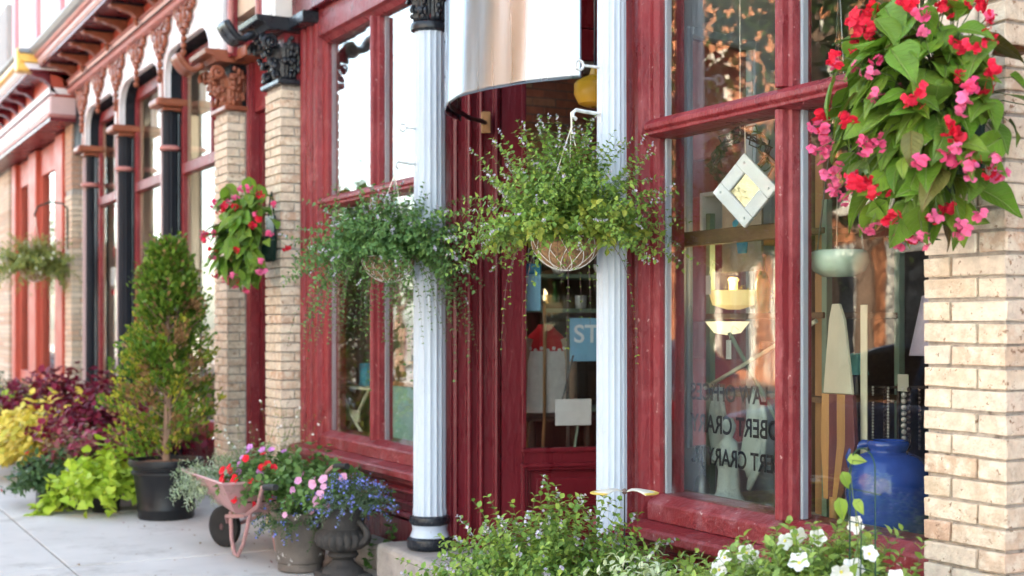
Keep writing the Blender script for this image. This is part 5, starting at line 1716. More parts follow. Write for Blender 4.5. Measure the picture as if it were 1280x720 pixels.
def bush(root, x, y, z, rx, h, n, leaf, mat, stem='stem_green', shape=(LEAF_V, LEAF_F), droop=0.5, width=1.0, spacing=0.7, lean=0.75, taper=0.75, out=0.9, base=0.3, name='foliage', wob=0.3):
    pl = Plant()
    for k in range(n):
        a = rng.uniform(0, 2 * PI)
        e = math.sqrt(rng.uniform(0, 1))
        d = (math.cos(a) * e * lean * rx / h * 1.6, math.sin(a) * e * lean * rx / h * 1.6, 1.0 - 0.45 * e)
        L = math.hypot(h * (1 - 0.4 * e), rx * e) * rng.uniform(0.7, 1.1)
        pl.stem((x + rx * base * e * math.cos(a), y + rx * base * e * math.sin(a), z), d, L, (0, 0, -droop * e), 0.002, leaf * spacing, leaf, n=7, wob=wob, taper=taper, begin=0.2, out=out)
    pl.build(root, mat, stem, shape=shape, width=width, leafname=name)
    return pl

def pot_plant(label, x, y, ph, r, cat='plant', **kw):
    t = thing('potted_plant', label, cat, (x, y, 0), group='pot plants along the shop fronts')
    if ph:
        pot(t, x, y, r, ph)
    return t

p = pot_plant('tall maroon coleus at the back left, beyond the golden coleus', -14.9, -0.55, 0.34, 0.17)
bush(p, -14.9, -0.55, 0.3, 0.58, 0.84, 220, 0.12, 'maroon_leaf')
p = pot_plant('maroon coleus beside the cedar, right of the other maroon one', -12.35, -0.6, 0.34, 0.17)
bush(p, -12.35, -0.6, 0.3, 0.46, 0.76, 190, 0.11, 'maroon_leaf')
p = pot_plant('rose and green coleus in front of the maroon ones', -11.78, -0.85, 0.24, 0.15)
bush(p, -11.78, -0.88, 0.2, 0.30, 0.58, 90, 0.09, 'rose_coleus_leaf')
p = pot_plant('golden yellow coleus left of the rose coleus', -13.25, -0.92, 0.26, 0.15)
bush(p, -13.25, -0.92, 0.22, 0.34, 0.66, 85, 0.125, 'gold_leaf')
p = pot_plant('pale lime coleus at the left edge', -15.9, -0.95, 0.24, 0.17)
bush(p, -15.9, -0.95, 0.2, 0.60, 0.66, 170, 0.13, 'lime_leaf')
p = pot_plant('second golden coleus low beside the lime one at the left', -14.1, -1.0, 0.18, 0.15)
bush(p, -14.1, -1.05, 0.15, 0.42, 0.62, 120, 0.13, 'gold_leaf')
p = pot_plant('grey green bush at the far left by the salmon front', -19.6, -0.45, 0.30, 0.2)
bush(p, -19.6, -0.45, 0.26, 0.40, 0.62, 90, 0.07, 'grey_green_leaf')
p = pot_plant('dark green pepper plant in a small black square pot', -11.65, -1.235, 0.0, 0.1)
MB().prism([(-11.75, -1.33), (-11.55, -1.33), (-11.55, -1.14), (-11.75, -1.14)], 'z', 0.0, 0.17).build('pot', 'black_plastic', p, bevel=0.012, bseg=2)
pl = bush(p, -11.65, -1.235, 0.14, 0.28, 0.40, 100, 0.08, 'deep_green_leaf', width=0.75, droop=1.0)
small_flowers('red_fruit', [q for q, d in pl.tips[:9]], [d for q, d in pl.tips[:9]], 0.02, 'scarlet_berry', p, 5)
p = pot_plant('low white flowered plant between the pepper plant and the lime vine', -11.33, -1.06, 0.12, 0.10)
pl = bush(p, -11.33, -1.06, 0.10, 0.15, 0.30, 60, 0.035, 'grey_green_leaf', width=0.6, wob=0.5)
flower_spikes(pl, 0.55, 4, 0.012, 'small_white_petal', p)
p = pot_plant('lime green sweet potato vine spilling on the pavement by the black tub', -11.08, -0.90, 0.22, 0.14)
bush(p, -11.08, -0.90, 0.2, 0.34, 0.40, 90, 0.10, 'lime_leaf', shape=(HEART_V, HEART_F), droop=1.6, lean=1.0, spacing=0.6)
tv = Plant()
for k in range(16):
    a = PI + rng.uniform(-0.4, 1.9)
    tv.stem((-11.08 + 0.12 * math.cos(a), -0.9 + 0.12 * math.sin(a), 0.22), (math.cos(a), math.sin(a), 0.25), rng.uniform(0.35, 0.62), (0, 0, -1.7), 0.003, 0.06, 0.095, n=9, wob=0.15, taper=0.8, out=0.6)
for q in (tv.P, *tv.st):
    for i in range(len(q)):
        q[i][2] = max(0.015, q[i][2])
tv.build(p, 'lime_leaf', shape=(HEART_V, HEART_F), leafname='trailing_vine')

# ------------------------------------------------------------------ wheelbarrow
wb = thing('wheelbarrow', 'small pink metal wheelbarrow used as a planter', 'wheelbarrow', (-8.7, -0.45, 0))
tv_, tf_ = [], []
top = [(-9.20, -0.78), (-8.08, -0.82), (-8.08, -0.20), (-9.20, -0.24)]
bot = [(-8.92, -0.62), (-8.28, -0.68), (-8.28, -0.32), (-8.92, -0.34)]
zt = [0.50, 0.52, 0.52, 0.50]
mb = MB()
vs = [(x, y, zt[i]) for i, (x, y) in enumerate(top)] + [(x, y, 0.31) for x, y in bot]
mb.add(vs, [(0, 1, 5, 4), (1, 2, 6, 5), (2, 3, 7, 6), (3, 0, 4, 7), (4, 5, 6, 7)])
mb.build('tray', 'pink_metal', wb, thick=0.006, bevel=0.01)
rim_pts = [(x, y, zt[i]) for i, (x, y) in enumerate(top)]
MB().tube(rim_pts + [rim_pts[0]], 0.009, 6).build('tray_rim', 'pink_metal', wb, smooth=True)
bx(-9.1, -8.2, -0.66, -0.34, 0.38, 0.44).build('soil', 'soil', wb)
w = MB().lathe([(0.085, -0.03), (0.115, -0.03), (0.135, -0.015), (0.138, 0), (0.135, 0.015), (0.115, 0.03), (0.085, 0.03)], 36)
WCX, WCY, WCZ = -8.93, -0.56, 0.138
rot = math.radians(28)
def whl(m):
    m.v = [(WCX + a * math.cos(rot) - c_ * math.sin(rot), WCY + a * math.sin(rot) + c_ * math.cos(rot), WCZ + b) for a, b, c_ in m.v]
    return m
tyre = whl(w).build('wheel', 'rubber', wb, smooth=True)
rm = MB().lathe([(0.001, -0.020), (0.06, -0.026), (0.088, -0.026), (0.088, 0.026), (0.06, 0.026), (0.001, 0.020)], 30)
rm.lathe([(0.0, -0.03), (0.022, -0.03), (0.022, 0.03), (0.0, 0.03)], 14)
for k in range(6):
    a = k * PI / 3
    rm.tube([(0.02 * math.cos(a), 0.02 * math.sin(a), 0), (0.087 * math.cos(a), 0.087 * math.sin(a), 0)], 0.008, 5)
whl(rm).build('rim', 'pink_metal', tyre, smooth=True)
for y0, yg, dz in ((-0.60, -0.66, -0.07), (-0.32, -0.22, 0.03)):
    yy = y0 + (yg - y0) * 0.5
    hd = MB().tube([(-8.93, -0.50 + (y0 + 0.46) * 0.25, 0.15), (-8.75, y0, 0.23), (-8.35, y0, 0.28), (-7.98, yy, 0.46 + dz), (-7.80, yg, 0.59 + dz), (-7.66, yg, 0.61 + dz)], 0.014, 8)
    h = hd.build('handle', 'pink_metal', wb, smooth=True)
    MB().tube([(-7.76, yg, 0.597 + dz), (-7.56, yg, 0.617 + dz)], 0.019, 10).build('grip', 'rubber', h, smooth=True)
    MB().tube([(-8.66, y0, 0.27), (-8.60, y0 - 0.01, 0.10), (-8.54, y0 - 0.01, 0.018), (-8.46, y0 - 0.01, 0.016), (-8.38, y0, 0.10), (-8.22, y0, 0.33)], 0.013, 8).build('leg', 'pink_metal', wb, smooth=True)

def barrow_plant(label, loc):
    return thing('planter_plant', label, 'plant', loc, group='plants in the wheelbarrow')
p = barrow_plant('silvery feathery artemisia spilling over the front of the pink wheelbarrow', (-9.1, -0.48, 0.41))
bush(p, -8.86, -0.48, 0.46, 0.32, 0.26, 230, 0.038, 'silver_leaf', width=0.45, droop=1.2, lean=1.0, spacing=0.45, wob=0.5, base=0.55)
# round five petalled flowers as objects
def disc_flower(mat, petals, k, cup=0.25, notch=0.12, wave=0.03):
    mb = MB()
    n = petals * 6
    rows = [(0.02, -0.25), (0.35, -0.02), (0.75, cup * 0.5), (1.0, cup * 0.75)]
    vs, fs = [], []
    for (r_, z_) in rows:
        for i in range(n):
            a = 2 * PI * i / n
            l = 1 - notch * (0.5 + 0.5 * math.cos(a * petals)) * (r_ ** 2)
            vs.append((r_ * l * 0.5 * math.cos(a), z_ * 0.5 + wave * math.sin(a * petals * 2 + k) * r_, r_ * l * 0.5 * math.sin(a)))
    for j in range(len(rows) - 1):
        for i in range(n):
            i2 = (i + 1) % n
            fs.append((j * n + i, j * n + i2, (j + 1) * n + i2, (j + 1) * n + i))
    mb.add(vs, fs)
    return mb.mesh('flower', mat, 'all')
FL = {m: [disc_flower(m, 5, k) for k in range(2)] for m in ('pink_petal', 'mauve_petal', 'scarlet_petal', 'white_petal')}
FL['white_petal'] = [disc_flower('white_petal', 5, k, 0.1, 0.24, 0.06) for k in range(3)]

def scatter_flowers(root, c, ext, n, mat, size, toward=(0.5, -0.8, 0.35), seed=0, up_only=True):
    r = np.random.default_rng(seed)
    for i in range(n):
        d = unit(r.normal(0, 1, 3) * np.array([1, 1, 0.7]) + np.array(toward) * 0.7)
        p_ = np.array(c) + d * np.array(ext) * r.uniform(0.92, 1.08)
        f = unit(d * 0.6 + np.array(toward) * 0.8 + r.normal(0, 0.25, 3))
        place('flower', FL[mat][r.integers(len(FL[mat]))], root, p_, f, (0.1, 0.2, 1), size * r.uniform(0.8, 1.2))

p = barrow_plant('scarlet geranium in the middle of the pink wheelbarrow', (-8.62, -0.62, 0.41))
bush(p, -8.24, -0.56, 0.45, 0.17, 0.24, 70, 0.05, 'impatiens_leaf', width=1.3, droop=0.9)
scatter_flowers(p, (-8.22, -0.60, 0.53), (0.20, 0.17, 0.16), 28, 'scarlet_petal', 0.05, seed=3)
p = barrow_plant('mauve impatiens behind the scarlet geranium in the wheelbarrow', (-8.42, -0.42, 0.41))
bush(p, -8.40, -0.42, 0.43, 0.22, 0.30, 70, 0.05, 'impatiens_leaf', width=1.2)
scatter_flowers(p, (-8.38, -0.46, 0.52), (0.24, 0.22, 0.20), 18, 'mauve_petal', 0.042, seed=4)
p = barrow_plant('leafy green plant at the handle end of the wheelbarrow', (-8.1, -0.36, 0.41))
bush(p, -8.02, -0.32, 0.43, 0.30, 0.34, 95, 0.06, 'impatiens_leaf', width=1.2, droop=0.5, lean=0.95)
p = barrow_plant('tall wispy white gaura rising from the wheelbarrow before the brick pier', (-8.75, -0.38, 0.41))
pl = Plant()
for k in range(34):
    a = rng.uniform(0, 2 * PI)
    pl.stem((-8.75 + 0.08 * math.cos(a), -0.36 + 0.08 * math.sin(a), 0.41), (0.4 * math.cos(a), 0.4 * math.sin(a), 1), rng.uniform(0.3, 0.62), (0, 0, -0.3), 0.0014, 0.05, 0.03, n=9, wob=0.25, taper=0.4, out=0.8)
pl.build(p, 'petunia_leaf', 'stem_green', width=0.5)
flower_spikes(pl, 0.6, 2, 0.012, 'small_white_petal', p, back=0.14)

# ------------------------------------------------------------------ old stone pot and cast urn
sp = thing('stone_pot', 'weathered brown stone pot with white blotches beside the urn', 'plant pot', (-7.87, -0.40, 0))
MB().lathe([(0.125, 0.0), (0.135, 0.01), (0.135, 0.05), (0.145, 0.06), (0.165, 0.30), (0.178, 0.32), (0.178, 0.36), (0.16, 0.36), (0.15, 0.33), (0.001, 0.33)], 40, (-7.87, -0.40, 0), lambda t, z: 1 + 0.012 * math.sin(3 * t + 9 * z)).build('pot_body', 'old_stone_pot', sp, smooth=True)
p = thing('lobelia', 'blue lobelia trailing over the weathered stone pot', 'plant', (-7.87, -0.40, 0.33), group='bedding plants in the pots')
pl = bush(p, -7.87, -0.41, 0.31, 0.20, 0.20, 130, 0.026, 'deep_green_leaf', width=0.6, droop=1.7, lean=1.0, wob=0.5, base=0.6)
flower_spikes(pl, 0.6, 3, 0.009, 'blue_petal', p, back=0.06)
scatter_flowers(p, (-7.88, -0.42, 0.36), (0.2, 0.2, 0.14), 4, 'pink_petal', 0.045, seed=8)

ur = thing('garden_urn', 'dark cast urn with ribbed bowl and scroll handles below the left window', 'urn', (-7.50, -0.27, 0))
UX, UY = -7.50, -0.27
def gad(t, z):
    return 0.97 + (0.085 * abs(math.sin(t * 10)) if 0.17 < z < 0.285 else 0)
bx(UX - 0.135, UX + 0.135, UY - 0.135, UY + 0.135, 0.0, 0.035).build('base_block', 'iron_urn', ur, bevel=0.008)
MB().lathe([(0.128, 0.035), (0.122, 0.055), (0.095, 0.075), (0.068, 0.10), (0.062, 0.115), (0.082, 0.123), (0.095, 0.138), (0.085, 0.155), (0.075, 0.160), (0.11, 0.175), (0.148, 0.20), (0.160, 0.235), (0.155, 0.265), (0.142, 0.285), (0.128, 0.295), (0.130, 0.33), (0.138, 0.40), (0.150, 0.445), (0.160, 0.455), (0.160, 0.475), (0.145, 0.475), (0.135, 0.43), (0.001, 0.43)], 120, (UX, UY, 0), gad).build('bowl', 'iron_urn', ur, smooth=True)
for a in (0.35, 0.35 + PI):
    ox, oy = math.cos(a), math.sin(a)
    pts = []
    for t in np.linspace(0, 1, 16):
        rr = 0.135 + 0.075 * math.sin(t * PI) ** 0.8
        pts.append((UX + ox * rr, UY + oy * rr, 0.34 - 0.13 * t))
    MB().tube(pts, [0.020 - 0.006 * abs(i / 15 - .5) for i in range(16)], 8).build('handle', 'iron_urn', ur, smooth=True)
p = thing('impatiens', 'pale pink impatiens on the left side of the cast urn', 'plant', (UX - 0.08, UY - 0.03, 0.43), group='bedding plants in the pots')
bush(p, UX - 0.09, UY - 0.03, 0.42, 0.22, 0.24, 70, 0.055, 'impatiens_leaf', width=1.2, droop=0.9)
scatter_flowers(p, (UX - 0.11, UY - 0.05, 0.50), (0.23, 0.21, 0.17), 17, 'pink_petal', 0.055, seed=9)
p = thing('lobelia', 'cloud of blue lobelia on the right side of the cast urn', 'plant', (UX + 0.09, UY + 0.02, 0.43), group='bedding plants in the pots')
pl = bush(p, UX + 0.10, UY + 0.02, 0.44, 0.20, 0.22, 190, 0.024, 'grey_green_leaf', width=0.5, droop=0.9, lean=1.0, wob=0.5, base=0.4)
flower_spikes(pl, 0.75, 4, 0.0085, 'blue_petal', p, back=0.07)

iv = thing('ivy_sprig', 'thin ivy sprig climbing the red panel right of the urn', 'plant', (-7.62, 0.05, 0.17))
pl = Plant()
pl.stem((-7.60, 0.06, 0.17), (0.1, -0.05, 1), 0.36, (-0.25, 0, 0.2), 0.002, 0.05, 0.055, n=9, wob=0.25, out=0.9, taper=0.8)
pl.stem((-7.56, 0.05, 0.17), (0.5, -0.15, 0.4), 0.25, (0, 0, -0.3), 0.002, 0.05, 0.06, n=9, wob=0.25, out=0.9)
pl.stem((-7.55, -0.10, 0.02), (0.5, -0.15, 0.6), 0.22, (0, 0, -0.3), 0.002, 0.045, 0.06, n=9, wob=0.25, out=0.9)
pl.build(iv, 'ivy_leaf', shape=(HEART_V, HEART_F))

# ------------------------------------------------------------------ foreground bed: catmint, butterfly, petunias
cm = thing('catmint_bush', 'wide bush of flowering catmint in a pot before the door', 'plant', (-4.62, -0.52, 0))
pot(cm, -4.62, -0.52, 0.20, 0.34, 'terracotta')
pl = Plant()
for k in range(640):
    a = rng.uniform(0, 2 * PI)
    e = math.sqrt(rng.uniform(0, 1))
    d = (math.cos(a) * e * 1.25, math.sin(a) * e * 1.25, 1.0 - 0.55 * e)
    L = (0.53 - 0.03 * e) * rng.uniform(0.62, 1.08)
    pl.stem((-4.62 + 0.16 * e * math.cos(a), -0.52 + 0.16 * e * math.sin(a), 0.33), d, L, (0, 0, -0.75 * e), 0.0017, 0.026, 0.046, n=8, wob=0.3, taper=0.6, begin=0.2)
pl.build(cm, 'mint_leaf', 'stem_green')
flower_spikes(pl, 0.3, 7, 0.008, 'lilac_petal', cm, back=0.05)
sn = thing('burgundy_snapdragon', 'dark red snapdragon flowering among the catmint', 'plant', (-4.78, -0.25, 0.0))
pot(sn, -4.86, -0.17, 0.10, 0.25, 'terracotta')
pl = bush(sn, -4.86, -0.17, 0.24, 0.20, 0.50, 28, 0.04, 'petunia_leaf', width=0.5, lean=0.8)
flower_spikes(pl, 0.9, 7, 0.022, 'burgundy_petal', sn, back=0.07)

bf = thing('butterfly_stake', 'cream and yellow butterfly ornament on a stake beside the catmint', 'ornament', (-4.50, -0.25, 0.3))
BX, BY, BZ = -4.50, -0.25, 0.825
MB().tube([(BX, BY, 0.0), (BX, BY, BZ)], 0.003, 5).build('stake', 'steel_dark', bf)
for sgn in (-1, 1):
    def wing(u, v, sgn=sgn):
        a = (u - 0.5) * 1.5
        r_ = 0.115 * v * (1 + 0.15 * math.cos(3 * a))
        o = np.array([0.47, 0.88, 0]) * sgn
        f = np.array([0.88, -0.47, 0])
        q = np.array([BX, BY, BZ]) + o * r_ * math.cos(a) + f * r_ * math.sin(a) * 1.0 + np.array([0, 0, 0.012 * math.sin(v * PI) - 0.004 * v * v])
        return tuple(q)
    wg = MB().grid(wing, 8, 5).build('wing', 'butterfly_cream', bf, smooth=True, thick=0.003)
    def edge(u, v, sgn=sgn):
        q = wing(u, 0.93 + 0.1 * v)
        return (q[0], q[1], q[2] + 0.003)
    MB().grid(edge, 8, 1).build('wing_edge', 'butterfly_yellow', wg, thick=0.004)
MB().ball((BX, BY, BZ + 0.004), (0.012, 0.012, 0.012), 8, 6).build('body', 'bead_dark', bf)

tg = thing('planter_trough', 'terracotta trough under the right shop window holding the petunias', 'planter', (-3.45, -0.45, 0))
MB().prism([(-0.60, 0.0), (-0.30, 0.0), (-0.26, 0.42), (-0.31, 0.42), (-0.33, 0.38), (-0.57, 0.38), (-0.59, 0.42), (-0.64, 0.42)], 'x', -4.0, -2.72).build('trough', 'terracotta', tg, bevel=0.01)
bx(-3.98, -2.74, -0.565, -0.335, 0.3, 0.385).build('soil', 'soil', tg)

vg = thing('variegated_plant', 'cream variegated plant between the catmint and the white petunias', 'plant', (-3.85, -0.5, 0.38))
bush(vg, -3.88, -0.52, 0.38, 0.26, 0.36, 150, 0.045, 'variegated_leaf', width=0.7, droop=0.3, wob=0.35)
place('flower', disc_flower('magenta_petal', 5, 1), vg, (-3.62, -0.56, 0.635), (0.6, -0.7, 0.3), (0, 0, 1), 0.05)

pt = thing('petunia', 'white petunias with lime leaves in front of the right window sill', 'plant', (-3.15, -0.48, 0.38))
pl = Plant()
for k in range(620):
    cx_ = rng.uniform(-3.75, -2.93)
    a = rng.uniform(0, 2 * PI)
    e = rng.uniform(0, 1)
    hgt = 0.30 + 0.22 * max(0, min(1, (cx_ + 3.7) / 0.55))
    pl.stem((cx_, -0.46 + rng.uniform(-0.08, 0.08), 0.38), (0.6 * e * math.cos(a), 0.6 * e * math.sin(a), 1), hgt * rng.uniform(0.65, 1.05), (0, 0, -0.3 * e), 0.0018, 0.022, 0.046, n=8, wob=0.35, taper=0.7)
pl.build(pt, 'petunia_leaf', 'stem_green', width=0.8)
pet_spots = [(-2.951, -0.47, 0.913), (-3.103, -0.52, 0.811), (-3.043, -0.60, 0.804), (-2.776, -0.58, 0.866), (-3.168, -0.50, 0.856), (-3.079, -0.5, 0.861), (-3.486, -0.53, 0.745), (-3.321, -0.57, 0.785), (-3.333, -0.54, 0.765), (-3.372, -0.54, 0.725), (-2.762, -0.5, 0.795), (-3.127, -0.58, 0.85), (-3.475, -0.56, 0.71), (-2.911, -0.56, 0.79), (-3.312, -0.52, 0.72), (-2.929, -0.5, 0.795)]
for i, q in enumerate(pet_spots):
    f = unit(np.array([0.72, -0.6, 0.25]) + rng.normal(0, 0.32, 3))
    o = place('flower', FL['white_petal'][i % 3], pt, q, f, (0.1, 0.1, 1), 0.060 * rng.uniform(0.85, 1.15))
    MB().ball(tuple(np.array(q) - f * 0.004), 0.005, 8, 5).build('flower_eye', 'flower_eye', pt)

tl = thing('wire_trellis', 'dark green arched wire trellis standing in the petunia trough', 'trellis', (-2.9, -0.5, 0.38))
mb = MB()
arch = [(-2.955, -0.49, 0.38), (-2.953, -0.49, 1.07)] + [(-2.902 - 0.05 * math.cos(t), -0.49 - 0.0 * t, 1.08 + 0.055 * math.sin(t)) for t in np.linspace(0.15, PI - 0.15, 10)] + [(-2.852, -0.49, 1.07), (-2.85, -0.49, 0.38)]
mb.tube(arch, 0.0022, 5)
for z in (0.62, 0.80, 0.925, 1.018):
    mb.tube([(-2.975, -0.49, z), (-2.83, -0.488, z - 0.006)], 0.0017, 5)
mb.tube([(-2.902, -0.50, 0.38), (-2.902, -0.495, 0.93)], 0.0018, 5)
mb.build('wire_frame', 'green_wire', tl, smooth=True)
vn = thing('climbing_vine', 'pale green heart leaved vine climbing the wire trellis', 'plant', (-2.9, -0.5, 0.38))
st = [np.array([(-2.93, -0.5, 0.38), (-2.94, -0.52, 0.7), (-2.90, -0.50, 0.9), (-2.93, -0.5, 1.0), (-2.95, -0.49, 1.06), (-2.93, -0.50, 1.10), (-2.87, -0.51, 1.10)]), np.array([(-2.88, -0.5, 0.38), (-2.86, -0.53, 0.7), (-2.90, -0.52, 0.98), (-2.87, -0.52, 1.0)])]
stems_to_mesh('stems', st, [0.0024, 0.002], 'stem_green', vn)
vm = wing_leaf_mesh(3, 'vine_leaf')
for (q, d, s_) in (((-2.965, -0.52, 0.985), (0.25, 0.1, -1), 0.06), ((-2.90, -0.52, 0.99), (0.5, 0.3, -0.75), 0.045), ((-2.945, -0.50, 1.10), (0.6, 0.75, 0.02), 0.05), ((-2.96, -0.51, 1.06), (0.2, 0.3, -0.8), 0.05), ((-2.93, -0.53, 0.76), (0.5, 0.1, 0.75), 0.065)):
    place('leaf', vm, vn, q, d, (0.75, -0.6, 0.5), s_)

# ------------------------------------------------------------------ things in the right window
DZ = 0.69
jug = thing('blue_jug', 'squat glossy cobalt blue ceramic jug in the right window', 'jug', (-3.86, 0.52, DZ))
JX, JY = -3.86, 0.52
MB().lathe([(0.125, 0.0), (0.135, 0.012), (0.152, 0.08), (0.160, 0.15), (0.157, 0.21), (0.142, 0.262), (0.115, 0.295), (0.085, 0.310), (0.072, 0.313), (0.068, 0.318), (0.078, 0.330), (0.080, 0.345), (0.074, 0.357), (0.062, 0.357), (0.056, 0.33), (0.001, 0.32)], 56, (JX, JY, DZ)).build('body', 'blue_glaze', jug, smooth='all')
hp = [(-0.062, 0.0, 0.336), (-0.10, -0.03, 0.338), (-0.135, -0.055, 0.318), (-0.145, -0.065, 0.285), (-0.138, -0.062, 0.245)]
MB().tube([(JX + a, JY + b, DZ + c_) for a, b, c_ in hp], [0.014, 0.016, 0.016, 0.015, 0.013], 10).build('handle', 'blue_glaze', jug, smooth='all')

pad = thing('wooden_paddle', 'tall striped wooden canoe paddle with cream blade standing in the right window', 'paddle', (-4.085, 0.47, DZ))
def slab(name, mat, pts, y0, y1, parent, bevel=0.003):
    return MB().prism(pts, 'y', y0, y1).build(name, mat, parent, bevel=bevel)
slab('cream_blade', 'paddle_cream', [(-4.150, 1.215), (-3.985, 1.215), (-4.030, 1.50), (-4.060, 1.565), (-4.10, 1.565), (-4.118, 1.50)], 0.452, 0.468, pad)
xs_ = [-4.155, -4.113, -4.068, -4.022, -3.980]
xb_ = [-4.145, -4.12, -4.095, -4.07, -4.045]
for k in range(4):
    a0, a1, b0, b1 = xs_[k], xs_[k + 1], xb_[k], xb_[k + 1]
    slab('blade_strip', 'walnut' if k % 2 else 'maple', [(b0, 0.80), (b1, 0.80), (a1 + (0.012 if k == 3 else 0), 1.02), (a1, 1.213), (a0, 1.213), (a0 - (0.004 if k == 0 else 0), 1.02)], 0.450, 0.470, pad, 0.001)
MB().tube([(-4.095, 0.46, 0.69), (-4.095, 0.46, 0.81)], 0.018, 10).build('shaft', 'maple', pad, smooth=True)
yard = tag(bx(-3.99, -3.955, 0.50, 0.505, DZ, 1.56).build('yard_stick', 'paddle_cream'), 'thin pale measuring stick leaning behind the wooden paddle', 'measuring stick')

gp = thing('hanging_pot', 'pale green ceramic pot hanging on thin chains in the right window', 'hanging pot', (-4.02, 0.42, 1.65))
MB().lathe([(0.001, 0.0), (0.06, 0.003), (0.098, 0.025), (0.112, 0.06), (0.108, 0.095), (0.098, 0.105), (0.090, 0.105), (0.085, 0.06), (0.001, 0.05)], 40, (-4.02, 0.42, 1.665), lambda t, z: 1 + 0.018 * math.sin(8 * t) * (1 if z < 0.09 else 0)).build('bowl', 'green_glaze', gp, smooth='all')
mb = MB()
for k in range(3):
    a = k * 2.1 + 0.4
    mb.tube([(-4.02 + 0.1 * math.cos(a), 0.42 + 0.1 * math.sin(a), 1.765), (-4.02 + 0.03 * math.cos(a), 0.42 + 0.03 * math.sin(a), 2.25), (-4.02, 0.42, 2.8), (-4.02, 0.42, 3.44)], 0.0035, 5)
mb.build('chain', 'pewter', gp)

ws = thing('lamp_shade', 'white paper shade hung behind the begonia in the right window', 'lamp shade', (-3.55, 0.42, 1.79))
MB().lathe([(0.115, 0.0), (0.075, 0.14)], 32, (-3.60, 0.42, 1.80)).build('shade', 'paper_white', ws, smooth=True, thick=0.002)
MB().tube([(-3.60, 0.42, 1.93), (-3.60, 0.42, 3.44)], 0.003, 5).build('cord', 'cord', ws)

ls = thing('lamp_shade', 'lilac fabric shade at the right edge of the right window', 'lamp shade', (-3.98, 0.95, DZ))
MB().lathe([(0.12, 0.0), (0.07, 0.24)], 32, (-4.02, 0.95, 1.36)).build('shade', 'lilac_shade', ls, smooth=True, thick=0.002)
MB().lathe([(0.06, 0), (0.05, 0.02), (0.012, 0.05), (0.012, 0.70)], 18, (-4.02, 0.95, DZ)).build('stand', 'dark_wood', ls, smooth=True)

dm = thing('diamond_mirror', 'small mirror in a white diamond shaped wooden frame hung in the window', 'mirror', (-4.425, 0.285, 1.88))
DC = Vector((-4.425, 0.285, 2.029))
# facing the camera side: tilted a little towards the light
DM = Matrix.Translation(DC) @ Matrix.Rotation(math.radians(20), 4, 'Z') @ Matrix.Rotation(math.radians(45), 4, 'Y')
def dmb(mb, name, mat, **kw):
    mb.v = [tuple(DM @ Vector(p_)) for p_ in mb.v]
    return mb.build(name, mat, dm, **kw)
o_, i_ = 0.108, 0.050
for (x0, x1, z0, z1) in ((-o_, o_, i_ + 0.001, o_), (-o_, o_, -o_, -i_ - 0.001), (-o_, -i_, -i_, i_), (i_, o_, -i_, i_)):
    dmb(MB().box(x0, x1, -0.012, 0.008, z0, z1), 'frame_board', 'white_wood', bevel=0.003)
dmb(MB().box(-i_ - .002, i_ + .002, -0.002, 0.004, -i_ - .002, i_ + .002), 'glass', 'mirror', bevel=0.004)
for a, b in ((0.08, 0.08), (-0.08, -0.08), (0.08, -0.08), (-0.08, 0.08)):
    dmb(MB().ball((a, -0.012, b), 0.006, 8, 5), 'nail_head', 'frosted_card')
MB().tube([(-4.425, 0.285, 2.175), (-4.43, 0.285, 2.292)], 0.0025, 5).build('string', 'cord', dm)

# old office door: wooden frame with lettered glass, seen from behind so the words run backwards
od = thing('office_door', 'old brown wooden door frame with reversed black lettering on its glass', 'door', (-4.6, 0.42, DZ))
Y0, Y1 = 0.405, 0.445
bx(-5.17, -5.085, Y0, Y1, DZ, 1.90).build('stile', 'old_wood', od, bevel=0.004)
bx(-4.285, -4.205, Y0, Y1, DZ, 1.90).build('stile', 'old_wood', od, bevel=0.004)
bx(-5.084, -4.286, Y0, Y1, 1.835, 1.90).build('top_rail', 'old_wood', od, bevel=0.004)
bx(-5.084, -4.286, Y0, Y1, DZ, 0.735).build('bottom_rail', 'old_wood', od, bevel=0.004)
bx(-5.084, -4.286, 0.422, 0.426, 0.735, 1.835).build('door_glass', 'shop_glass', od)
bx(-5.084, -5.068, 0.412, 0.421, 0.735, 1.835).build('glazing_bead', 'white_wood', od)
mirrorM = Matrix(((-1, 0, 0, 0), (0, 1, 0, 0), (0, 0, 1, 0), (0, 0, 0, 1)))
for body, z, size in (('LAW OFFICES', 1.184, 0.105), ('ROBERT CRARY', 1.045, 0.112), ('ROBERT CRARY JR.', 0.905, 0.105)):
    M_ = Matrix.Translation((-4.99, 0.420, z)) @ Matrix.Rotation(PI / 2, 4, 'X') @ mirrorM @ Matrix.Scale(0.84, 4, (1, 0, 0))
    text_mesh(body, size, 'lettering', 'ink', od, M_, 0.0006, 0.0016, 'RIGHT')

# shelf unit behind, with its things
su = thing('shelf_unit', 'green metal shelf rack with brown boards behind the lettered door', 'shelf', (-4.8, 0.85, DZ))
for x in (-5.15, -4.35):
    for y in (0.62, 1.02):
        bx(x, x + 0.03, y, y + 0.03, DZ, 2.0).build('upright', 'shelf_green', su)
for z in (1.16, 1.51):
    bx(-5.14, -4.33, 0.61, 1.06, z, z + 0.025).build('board', 'old_wood', su, bevel=0.003)
bx(-5.14, -4.33, 0.61, 1.06, 1.86, 1.885).build('board', 'old_wood', su, bevel=0.003)
MB().tube([(-5.13, 0.60, 1.19), (-4.36, 0.60, 1.50)], 0.010, 5).build('brace', 'paddle_cream', su)
MB().tube([(-5.0, 0.605, 1.50), (-4.55, 0.605, 1.0)], 0.010, 5).build('brace', 'shelf_green', su)
lp = thing('glass_lamp', 'lit cream lamp with flared shades glowing on the shelf', 'lamp', (-5.0, 0.66, 1.536))
LX, LY = -5.02, 0.68
